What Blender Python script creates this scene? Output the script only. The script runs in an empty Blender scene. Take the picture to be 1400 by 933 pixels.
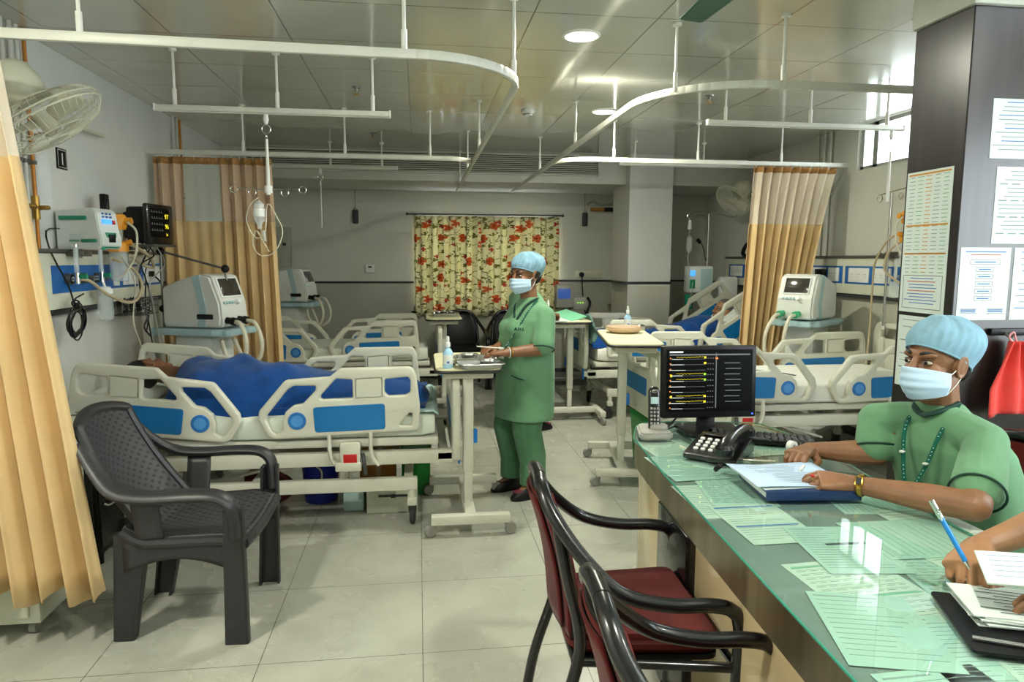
import bpy, bmesh, math, random
from mathutils import Vector, Matrix, Euler
random.seed(7)
SC = bpy.context.scene
COL = SC.collection
PI = math.pi
def rad(d): return d * PI / 180.0
def V(*a): return Vector(a)
# ------------------------------------------------------------------ materials
def lin(c):
    if isinstance(c, str):
        c = c.lstrip('#'); c = [int(c[i:i + 2], 16) / 255 for i in (0, 2, 4)]
    return tuple((x / 12.92 if x <= 0.04045 else ((x + 0.055) / 1.055) ** 2.4) for x in c) + (1.0,)
class NT:
    def __init__(s, name):
        s.m = bpy.data.materials.new(name); s.m.use_nodes = True
        s.t = s.m.node_tree; s.b = s.t.nodes['Principled BSDF']; s.out = s.t.nodes['Material Output']
    def n(s, kind, **kw):
        x = s.t.nodes.new(kind)
        for k, v in kw.items(): setattr(x, k, v)
        return x
    def l(s, a, b): s.t.links.new(a, b)
    def math(s, op, a, b=None, c=None, clamp=False):
        x = s.n('ShaderNodeMath', operation=op); x.use_clamp = clamp
        for i, v in enumerate((a, b, c)):
            if v is None: continue
            if isinstance(v, (int, float)): x.inputs[i].default_value = v
            else: s.l(v, x.inputs[i])
        return x.outputs[0]
    def mix(s, f, a, b):
        x = s.n('ShaderNodeMix', data_type='RGBA')
        for i, v in ((0, f), (6, a), (7, b)):
            if isinstance(v, (int, float)): x.inputs[i].default_value = v
            elif isinstance(v, (tuple, list)): x.inputs[i].default_value = v
            else: s.l(v, x.inputs[i])
        return x.outputs[2]
    def coord(s, which='Object'):
        return s.n('ShaderNodeTexCoord').outputs[which]
    def noise(s, scale, detail=3, vec=None):
        x = s.n('ShaderNodeTexNoise'); x.inputs['Scale'].default_value = scale; x.inputs['Detail'].default_value = detail
        s.l(vec if vec is not None else s.coord(), x.inputs['Vector']); return x.outputs['Fac']
    def ramp(s, f, a, b):
        return s.math('MULTIPLY', s.math('SUBTRACT', f, a), 1.0 / (b - a), clamp=True)
    def bump(s, h, strength=0.3, dist=0.01):
        x = s.n('ShaderNodeBump'); x.inputs['Strength'].default_value = strength; x.inputs['Distance'].default_value = dist
        s.l(h, x.inputs['Height']); s.l(x.outputs[0], s.b.inputs['Normal'])
def mat(name, col, rough=0.5, metal=0.0, var=0.08, scale=6.0, bump=0.0, bscale=60.0, coat=0.0, spec=0.5):
    m = NT(name); c = lin(col)
    d = tuple(x * (1 - var) for x in c[:3]) + (1,)
    if var > 0: m.l(m.mix(m.ramp(m.noise(scale), .35, .65), c, d), m.b.inputs['Base Color'])
    else: m.b.inputs['Base Color'].default_value = c
    m.b.inputs['Roughness'].default_value = rough; m.b.inputs['Metallic'].default_value = metal
    m.b.inputs['Coat Weight'].default_value = coat; m.b.inputs['Specular IOR Level'].default_value = spec
    if bump: m.bump(m.noise(bscale), bump, .004)
    return m.m
def emit(name, col, strength):
    m = NT(name); m.b.inputs['Base Color'].default_value = lin(col)
    m.b.inputs['Emission Color'].default_value = lin(col); m.b.inputs['Emission Strength'].default_value = strength
    return m.m
def glass(name, col='#ffffff', rough=0.02, alpha=0.25):
    m = NT(name); m.b.inputs['Base Color'].default_value = lin(col)
    m.b.inputs['Roughness'].default_value = rough; m.b.inputs['Alpha'].default_value = alpha
    return m.m
def cloth(name, col, var=0.15, trans=0.0, bump=0.25, scale=10, rough=0.9, weave=900):
    m = NT(name); c = lin(col); d = tuple(x * (1 - var) for x in c[:3]) + (1,)
    cc = m.mix(m.ramp(m.noise(scale, 4), .3, .7), c, d)
    m.l(cc, m.b.inputs['Base Color']); m.b.inputs['Roughness'].default_value = rough
    m.b.inputs['Sheen Weight'].default_value = .15; m.b.inputs['Specular IOR Level'].default_value = .2
    m.bump(m.noise(weave, 1), bump, .001)
    if trans:
        t = m.n('ShaderNodeBsdfTranslucent'); m.l(cc, t.inputs[0])
        x = m.n('ShaderNodeMixShader'); x.inputs[0].default_value = trans
        m.l(m.b.outputs[0], x.inputs[1]); m.l(t.outputs[0], x.inputs[2]); m.l(x.outputs[0], m.out.inputs[0])
    return m.m
# ------------------------------------------------------------------ mesh builder
def TR(loc=(0, 0, 0), rz=0, rx=0, ry=0, order='XYZ'):
    return Matrix.Translation(Vector(loc)) @ Euler((rx, ry, rz), order).to_matrix().to_4x4()
def frame(origin, x, y):
    x = Vector(x).normalized(); z = x.cross(Vector(y)).normalized(); y = z.cross(x)
    M = Matrix((x, y, z)).transposed().to_4x4(); M.translation = Vector(origin); return M
def smooth_path(pts, n=6, closed=False):
    P = [Vector(p) for p in pts]; out = []; N = len(P)
    rng = range(N) if closed else range(N - 1)
    for i in rng:
        if closed: a, b, c, d = P[(i - 1) % N], P[i], P[(i + 1) % N], P[(i + 2) % N]
        else: a, b, c, d = P[max(i - 1, 0)], P[i], P[i + 1], P[min(i + 2, N - 1)]
        for k in range(n):
            t = k / n
            out.append(0.5 * ((2 * b) + (c - a) * t + (2 * a - 5 * b + 4 * c - d) * t * t + (3 * b - a - 3 * c + d) * t ** 3))
    if not closed: out.append(P[-1])
    return out
def round_poly(pts, r=0.02, n=5):
    out = []; N = len(pts)
    for i in range(N):
        p = Vector(pts[i][:2]); rr = pts[i][2] if len(pts[i]) > 2 else r
        a = Vector(pts[i - 1][:2]); b = Vector(pts[(i + 1) % N][:2])
        da, db = (a - p), (b - p); la, lb = da.length, db.length
        if rr <= 0 or la < 1e-6 or lb < 1e-6: out.append(p); continue
        da /= la; db /= lb; ang = math.acos(max(-1, min(1, da.dot(db)))); 
        if ang > PI - .05: out.append(p); continue
        t = min(rr / math.tan(ang / 2), la * .48, lb * .48)
        p0 = p + da * t; p1 = p + db * t
        for k in range(n + 1):
            s = k / n; out.append((1 - s) ** 2 * p0 + 2 * s * (1 - s) * p + s * s * p1)
    return [(q.x, q.y) for q in out]
_tmp = [0]
def tmp_eval(ob):
    COL.objects.link(ob); bpy.context.view_layer.update()
    dg = bpy.context.evaluated_depsgraph_get()
    me = bpy.data.meshes.new_from_object(ob.evaluated_get(dg)); COL.objects.unlink(ob)
    return me
class MB:
    def __init__(s): s.bm = bmesh.new(); s.uv = None
    def merge(s, t, M=None, mi=None):
        if M is not None: bmesh.ops.transform(t, matrix=M, verts=t.verts)
        bmesh.ops.recalc_face_normals(t, faces=t.faces)
        if mi is not None:
            for f in t.faces: f.material_index = mi
        me = bpy.data.meshes.new('tmp'); t.to_mesh(me); t.free(); s.bm.from_mesh(me); bpy.data.meshes.remove(me); return s
    def box(s, c, size, rot=None, bev=0.0, mi=0, seg=2, M=None):
        t = bmesh.new(); bmesh.ops.create_cube(t, size=1.0)
        bmesh.ops.scale(t, vec=Vector(size), verts=t.verts)
        if bev > 0:
            bmesh.ops.bevel(t, geom=list(t.edges), offset=min(bev, min(size) * .49), segments=seg, affect='EDGES', profile=.5, clamp_overlap=True)
        X = Matrix.Translation(Vector(c)) @ (rot.to_matrix().to_4x4() if isinstance(rot, Euler) else Euler(rot).to_matrix().to_4x4() if rot else Matrix.Identity(4))
        return s.merge(t, (M @ X) if M is not None else X, mi)
    def span(s, a, b, bev=0.0, mi=0, M=None):
        a, b = Vector(a), Vector(b)
        return s.box((a + b) / 2, [abs(x) for x in (b - a)], bev=bev, mi=mi, M=M)
    def bar(s, p0, p1, w, h, bev=0.0, mi=0, up=(0, 0, 1), M=None):
        p0, p1 = Vector(p0), Vector(p1); d = p1 - p0
        u = Vector(up)
        if abs(d.normalized().dot(u)) > .98: u = Vector((0, 1, 0))
        F = frame((p0 + p1) / 2, d, u)
        # local x along, y = width side, z
        F2 = Matrix((F.col[0].xyz, F.col[2].xyz * -1, F.col[1].xyz)).transposed().to_4x4(); F2.translation = (p0 + p1) / 2
        return s.box((0, 0, 0), (d.length, w, h), bev=bev, mi=mi, M=(M @ F2) if M is not None else F2)
    def cyl(s, p0, p1, r0, r1=None, seg=16, mi=0, M=None):
        return s.tube([p0, p1], r0, seg=seg, rads=[r0, r0 if r1 is None else r1], mi=mi, M=M)
    def tube(s, pts, r, seg=8, closed=False, rads=None, mi=0, M=None, flat=None):
        P = [Vector(p) for p in pts]; n = len(P)
        if n < 2: return s
        t = bmesh.new(); rings = []; prev = None
        for i in range(n):
            if closed: d = P[(i + 1) % n] - P[i - 1]
            else: d = P[min(i + 1, n - 1)] - P[max(i - 1, 0)]
            if d.length < 1e-9: d = Vector((0, 0, 1))
            d.normalize()
            if prev is None:
                a = Vector((0, 0, 1)) if abs(d.z) < .9 else Vector((1, 0, 0))
                u = d.cross(a).normalized()
            else:
                u = prev - d * prev.dot(d)
                u = u.normalized() if u.length > 1e-6 else d.orthogonal().normalized()
            prev = u; w = d.cross(u); rr = rads[i] if rads else r
            ring = []
            for k in range(seg):
                a = 2 * PI * k / seg
                ring.append(t.verts.new(P[i] + u * math.cos(a) * rr + w * math.sin(a) * rr * (flat if flat else 1)))
            rings.append(ring)
        for i in range(n if closed else n - 1):
            A, B = rings[i], rings[(i + 1) % n]
            for k in range(seg): t.faces.new((A[k], A[(k + 1) % seg], B[(k + 1) % seg], B[k]))
        if not closed:
            t.faces.new(rings[0]); t.faces.new(rings[-1])
        return s.merge(t, M, mi)
    def lathe(s, prof, seg=24, mi=0, M=None):
        t = bmesh.new(); rings = []
        for r, z in prof:
            if r < 1e-6: rings.append([t.verts.new((0, 0, z))])
            else: rings.append([t.verts.new((r * math.cos(2 * PI * k / seg), r * math.sin(2 * PI * k / seg), z)) for k in range(seg)])
        for A, B in zip(rings, rings[1:]):
            if len(A) == 1 and len(B) == 1: continue
            for k in range(seg):
                if len(A) == 1: t.faces.new((A[0], B[k], B[(k + 1) % seg]))
                elif len(B) == 1: t.faces.new((A[k], A[(k + 1) % seg], B[0]))
                else: t.faces.new((A[k], A[(k + 1) % seg], B[(k + 1) % seg], B[k]))
        for A in (rings[0], rings[-1]):
            if len(A) > 2: t.faces.new(A)
        return s.merge(t, M, mi)
    def ell(s, c, r, mi=0, M=None, rot=None, u=20, v=14):
        t = bmesh.new(); bmesh.ops.create_uvsphere(t, u_segments=u, v_segments=v, radius=1.0)
        r = (r, r, r) if isinstance(r, (int, float)) else r
        bmesh.ops.scale(t, vec=Vector(r), verts=t.verts)
        X = Matrix.Translation(Vector(c)) @ (Euler(rot).to_matrix().to_4x4() if rot else Matrix.Identity(4))
        return s.merge(t, (M @ X) if M is not None else X, mi)
    def prism(s, poly, h, mi=0, M=None, bev=0.0):
        t = bmesh.new(); b = [t.verts.new((x, y, 0)) for x, y in poly]; a = [t.verts.new((x, y, h)) for x, y in poly]
        n = len(poly); t.faces.new(b); t.faces.new(a)
        for i in range(n): t.faces.new((b[i], b[(i + 1) % n], a[(i + 1) % n], a[i]))
        if bev > 0:
            bmesh.ops.recalc_face_normals(t, faces=t.faces)
            bmesh.ops.bevel(t, geom=[e for e in t.edges if len(e.link_faces) == 2 and e.calc_face_angle(0) > .5], offset=bev, segments=2, affect='EDGES', clamp_overlap=True)
        return s.merge(t, M, mi)
    def plate(s, outline, holes, th, bev=0.004, mi=0, M=None, res=2):
        cu = bpy.data.curves.new('tmpc', 'CURVE'); cu.dimensions = '2D'; cu.fill_mode = 'BOTH'
        for poly in [outline] + list(holes):
            sp = cu.splines.new('POLY'); sp.points.add(len(poly) - 1); sp.use_cyclic_u = True
            for p, q in zip(sp.points, poly): p.co = (q[0], q[1], 0, 1)
        cu.extrude = max(th / 2 - bev, 0.0002); cu.bevel_depth = bev; cu.bevel_resolution = res; cu.offset = -bev
        ob = bpy.data.objects.new('tmpo', cu); me = tmp_eval(ob); bpy.data.objects.remove(ob)
        t = bmesh.new(); t.from_mesh(me); bpy.data.meshes.remove(me); bpy.data.curves.remove(cu)
        bmesh.ops.remove_doubles(t, verts=t.verts, dist=1e-5)
        return s.merge(t, M, mi)
    def text(s, txt, size, mi=0, M=None, ext=0.0008, align='LEFT'):
        cu = bpy.data.curves.new('tmpt', 'FONT'); cu.body = txt; cu.size = size; cu.extrude = ext; cu.align_x = align; cu.resolution_u = 2
        ob = bpy.data.objects.new('tmpo', cu); me = tmp_eval(ob); bpy.data.objects.remove(ob)
        t = bmesh.new(); t.from_mesh(me); bpy.data.meshes.remove(me); bpy.data.curves.remove(cu)
        return s.merge(t, M, mi)
    def grid(s, fn, nu, nv, mi=0, M=None, closed=False, mifn=None):
        base = len(s.bm.verts); uvl = s.bm.loops.layers.uv.verify()
        vs = [[s.bm.verts.new((M @ Vector(fn(i / nu, j / nv))) if M is not None else Vector(fn(i / nu, j / nv))) for i in range(nu + 1)] for j in range(nv + 1)]
        for j in range(nv):
            for i in range(nu):
                f = s.bm.faces.new((vs[j][i], vs[j][i + 1], vs[j + 1][i + 1], vs[j + 1][i]))
                f.material_index = mifn(i / nu, j / nv) if mifn else mi
                for lp, (a, b) in zip(f.loops, ((i, j), (i + 1, j), (i + 1, j + 1), (i, j + 1))): lp[uvl].uv = (a / nu, b / nv)
        return s
    def loft(s, secs, seg=20, mi=0, M=None, power=2.0):
        # secs: (center, ux vector, uy vector); closed by caps
        t = bmesh.new(); rings = []
        for c, ux, uy in secs:
            c, ux, uy = Vector(c), Vector(ux), Vector(uy); ring = []
            for k in range(seg):
                a = 2 * PI * k / seg; ca, sa = math.cos(a), math.sin(a)
                e = 2.0 / power
                ring.append(t.verts.new(c + ux * math.copysign(abs(ca) ** e, ca) + uy * math.copysign(abs(sa) ** e, sa)))
            rings.append(ring)
        for A, B in zip(rings, rings[1:]):
            for k in range(seg): t.faces.new((A[k], A[(k + 1) % seg], B[(k + 1) % seg], B[k]))
        t.faces.new(rings[0]); t.faces.new(rings[-1])
        return s.merge(t, M, mi)
    def caps(s, chain, mi=0, seg=12, M=None):
        # tapered capsule chain: list of (point, radius)
        for (a, ra), (b, rb) in zip(chain, chain[1:]):
            a, b = Vector(a), Vector(b); d = b - a; L = d.length
            if L < 1e-6: continue
            d /= L; prof = []
            for k in range(5): 
                th = PI / 2 * k / 5; prof.append((a - d * ra * math.cos(th), ra * math.sin(th)))
            prof.append((a, ra)); prof.append((b, rb))
            for k in range(4, -1, -1):
                th = PI / 2 * k / 5; prof.append((b + d * rb * math.cos(th), rb * math.sin(th)))
            s.tube([p for p, r in prof], 0, seg=seg, rads=[max(r, 1e-4) for p, r in prof], mi=mi, M=M)
        return s
    def build(s, name, mats, parent=None, world=False, smooth=True, ang=38):
        if world and parent is not None: bmesh.ops.transform(s.bm, matrix=wmat(parent).inverted(), verts=s.bm.verts)
        me = bpy.data.meshes.new(name); s.bm.to_mesh(me); s.bm.free()
        for m in (mats if isinstance(mats, (list, tuple)) else [mats]): me.materials.append(m)
        if smooth:
            me.polygons.foreach_set('use_smooth', [True] * len(me.polygons)); me.set_sharp_from_angle(angle=rad(ang))
        o = bpy.data.objects.new(name, me); COL.objects.link(o)
        if parent is not None: o.parent = parent
        return o
def wmat(o):
    M = o.matrix_basis.copy(); p = o.parent
    while p is not None: M = p.matrix_basis @ M; p = p.parent
    return M
def tag(o, label, cat, group=None, kind=None):
    o['label'] = label; o['category'] = cat
    if group: o['group'] = group
    if kind: o['kind'] = kind
    return o
def thing(name, label, cat, loc=(0, 0, 0), rz=0, group=None):
    o = bpy.data.objects.new(name, None); COL.objects.link(o); o.empty_display_size = .1
    o.location = loc; o.rotation_euler = (0, 0, rz); return tag(o, label, cat, group)
def structure(o): o['kind'] = 'structure'; return o
def copy_tree(o, parent=None):
    c = o.copy(); COL.objects.link(c)
    if parent is not None: c.parent = parent
    for ch in [x for x in COL.objects if x.parent is o]: copy_tree(ch, c)
    return c
def solidify(o, th, off=0.0):
    m = o.modifiers.new('thickness', 'SOLIDIFY'); m.thickness = th; m.offset = off; return o
def fuse(o, voxel, it=6, fac=.5, sub=0):
    m = o.modifiers.new('fuse', 'REMESH'); m.mode = 'VOXEL'; m.voxel_size = voxel; m.use_smooth_shade = True
    if it: 
        k = o.modifiers.new('smooth', 'SMOOTH'); k.factor = fac; k.iterations = it
    return o
# ------------------------------------------------------------------ palette
def grid_lines(m, sx, ox, sy, oy, w, coords):
    sep = m.n('ShaderNodeSeparateXYZ'); m.l(coords, sep.inputs[0]); out = None
    for ax, s_, o_ in ((0, sx, ox), (1, sy, oy)):
        f = m.math('FRACT', m.math('DIVIDE', m.math('SUBTRACT', sep.outputs[ax], o_), s_))
        d = m.math('MINIMUM', f, m.math('SUBTRACT', 1.0, f))
        e = m.math('LESS_THAN', d, w / s_)
        out = e if out is None else m.math('MAXIMUM', out, e)
    return out
def floor_mat():
    m = NT('floor_tiles'); co = m.coord('Object')
    g = grid_lines(m, .605, 0.0, .60, 2.53, .0016, co)
    n = m.ramp(m.noise(3.0, 5, co), .35, .7)
    base = m.mix(n, lin('#b3b4a8'), lin('#a1a297'))
    m.l(m.mix(g, base, lin('#55584e')), m.b.inputs['Base Color'])
    m.l(m.math('ADD', m.math('MULTIPLY', n, .12), .22), m.b.inputs['Roughness'])
    m.b.inputs['Specular IOR Level'].default_value = .45
    return m.m
def ceiling_mat():
    m = NT('ceiling_panels'); co = m.coord('Object')
    g = grid_lines(m, .6, -.05, .57, 3.356, .0035, co)
    n = m.ramp(m.noise(1.5, 2, co), .3, .7)
    m.l(m.mix(g, m.mix(n, lin('#c9cabc'), lin('#bcbdb0')), lin('#4a4b44')), m.b.inputs['Base Color'])
    m.b.inputs['Roughness'].default_value = .22; m.b.inputs['Metallic'].default_value = .0
    m.b.inputs['Specular IOR Level'].default_value = .9; m.b.inputs['Coat Weight'].default_value = 1.0; m.b.inputs['Coat Roughness'].default_value = .10
    return m.m
def wall_mat(name, top, low, z=1.22, rough=.6):
    m = NT(name); co = m.coord('Object'); sep = m.n('ShaderNodeSeparateXYZ'); m.l(co, sep.inputs[0])
    n = m.ramp(m.noise(1.8, 4, co), .3, .7); c = lin(top); d = lin(low)
    a = m.mix(n, c, tuple(x * .93 for x in c[:3]) + (1,)); b = m.mix(n, d, tuple(x * .9 for x in d[:3]) + (1,))
    m.l(m.mix(m.math('GREATER_THAN', sep.outputs[2], z), b, a), m.b.inputs['Base Color'])
    m.l(m.math('ADD', m.math('MULTIPLY', m.math('GREATER_THAN', sep.outputs[2], z), .3), .3), m.b.inputs['Roughness'])
    return m.m
def wood_mat(name, c1, c2, sx=14, rough=.3, axis='x'):
    m = NT(name); co = m.coord('Object'); mp = m.n('ShaderNodeMapping'); m.l(co, mp.inputs[0])
    mp.inputs['Scale'].default_value = {'x': (sx, sx, .6), 'y': (sx, .6, sx), 'z': (.6, sx, sx)}[axis]
    n = m.noise(1.0, 4, mp.outputs[0])
    m.l(m.mix(m.ramp(n, .35, .68), lin(c1), lin(c2)), m.b.inputs['Base Color']); m.b.inputs['Roughness'].default_value = rough
    m.b.inputs['Coat Weight'].default_value = .25; m.b.inputs['Coat Roughness'].default_value = .25
    return m.m
def net_mat(name, col, alpha):
    m = NT(name); m.b.inputs['Base Color'].default_value = lin(col); m.b.inputs['Roughness'].default_value = .9
    co = m.coord('UV'); sp = m.n('ShaderNodeSeparateXYZ'); m.l(co, sp.inputs[0])
    k = m.math('MULTIPLY', m.math('ABSOLUTE', m.math('SINE', m.math('MULTIPLY', sp.outputs[0], 900))), m.math('ABSOLUTE', m.math('SINE', m.math('MULTIPLY', sp.outputs[1], 260))))
    m.l(m.math('ADD', alpha - .12, m.math('MULTIPLY', k, .24), clamp=True), m.b.inputs['Alpha']); return m.m
def floral_mat():
    m = NT('floral_cloth'); uv = m.coord('UV'); mp = m.n('ShaderNodeMapping'); m.l(uv, mp.inputs[0]); mp.inputs['Scale'].default_value = (3.4, 5.0, 1)
    def flower(off, scale, petals, rad_):
        add = m.n('ShaderNodeVectorMath', operation='ADD'); m.l(mp.outputs[0], add.inputs[0]); add.inputs[1].default_value = (off, off * .7, 0)
        vo = m.n('ShaderNodeTexVoronoi', voronoi_dimensions='2D'); vo.inputs['Scale'].default_value = scale; vo.inputs['Randomness'].default_value = .75
        m.l(add.outputs[0], vo.inputs['Vector'])
        sc = m.n('ShaderNodeVectorMath', operation='SCALE'); m.l(add.outputs[0], sc.inputs[0]); sc.inputs[3].default_value = 1.0
        sb = m.n('ShaderNodeVectorMath', operation='SUBTRACT'); m.l(sc.outputs[0], sb.inputs[0]); m.l(vo.outputs['Position'], sb.inputs[1])
        sp = m.n('ShaderNodeSeparateXYZ'); m.l(sb.outputs[0], sp.inputs[0])
        an = m.math('ARCTAN2', sp.outputs[1], sp.outputs[0])
        r = m.math('MULTIPLY', m.math('ADD', .45, m.math('MULTIPLY', .55, m.math('ABSOLUTE', m.math('COSINE', m.math('MULTIPLY', an, petals / 2))))), rad_)
        ln = m.n('ShaderNodeVectorMath', operation='LENGTH'); m.l(sb.outputs[0], ln.inputs[0])
        return m.math('LESS_THAN', ln.outputs['Value'], r)
    base = lin('#e2ddba')
    wv = m.n('ShaderNodeTexNoise'); wv.inputs['Scale'].default_value = 2.2; wv.inputs['Detail'].default_value = 3; m.l(mp.outputs[0], wv.inputs['Vector'])
    vine = m.math('LESS_THAN', m.math('ABSOLUTE', m.math('SUBTRACT', wv.outputs['Fac'], .5)), .012)
    c = m.mix(vine, base, lin('#6b6a35'))
    c = m.mix(flower(3.3, 1.9, 3, .10), c, lin('#7d7b3c'))
    c = m.mix(flower(0.0, 1.0, 5, .22), c, lin('#c9622f'))
    c = m.mix(flower(0.0, 1.0, 5, .05), c, lin('#7a2a18'))
    c = m.mix(flower(7.7, 1.1, 4, .10), c, lin('#b8433a'))
    m.l(c, m.b.inputs['Base Color']); m.b.inputs['Roughness'].default_value = .9
    t = m.n('ShaderNodeBsdfTranslucent'); m.l(c, t.inputs[0])
    x = m.n('ShaderNodeMixShader'); x.inputs[0].default_value = .2
    m.l(m.b.outputs[0], x.inputs[1]); m.l(t.outputs[0], x.inputs[2]); m.l(x.outputs[0], m.out.inputs[0])
    return m.m
def skin_mat(name, col, red='#8a4a38'):
    m = NT(name); c = lin(col); n = m.ramp(m.noise(18, 4), .35, .7)
    d = tuple(x * .78 for x in c[:3]) + (1,)
    m.l(m.mix(n, c, d), m.b.inputs['Base Color']); m.b.inputs['Roughness'].default_value = .48
    m.b.inputs['Subsurface Weight'].default_value = .08; m.b.inputs['Subsurface Radius'].default_value = (.02, .008, .005)
    m.b.inputs['Subsurface Scale'].default_value = .3
    m.bump(m.noise(240, 2), .12, .001)
    return m.m
def weave_mat(name, col):
    m = NT(name); co = m.coord('UV'); sep = m.n('ShaderNodeSeparateXYZ'); m.l(co, sep.inputs[0])
    a = m.math('SINE', m.math('MULTIPLY', sep.outputs[0], 2 * PI * 8)); b = m.math('SINE', m.math('MULTIPLY', sep.outputs[1], 2 * PI * 13))
    h = m.math('MULTIPLY', a, b); c = lin(col)
    hole = m.ramp(h, .3, .6)
    m.l(m.mix(hole, c, tuple(x * .12 for x in c[:3]) + (1,)), m.b.inputs['Base Color']); m.b.inputs['Roughness'].default_value = .5
    m.bump(h, -1.0, .012); return m.m
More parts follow.
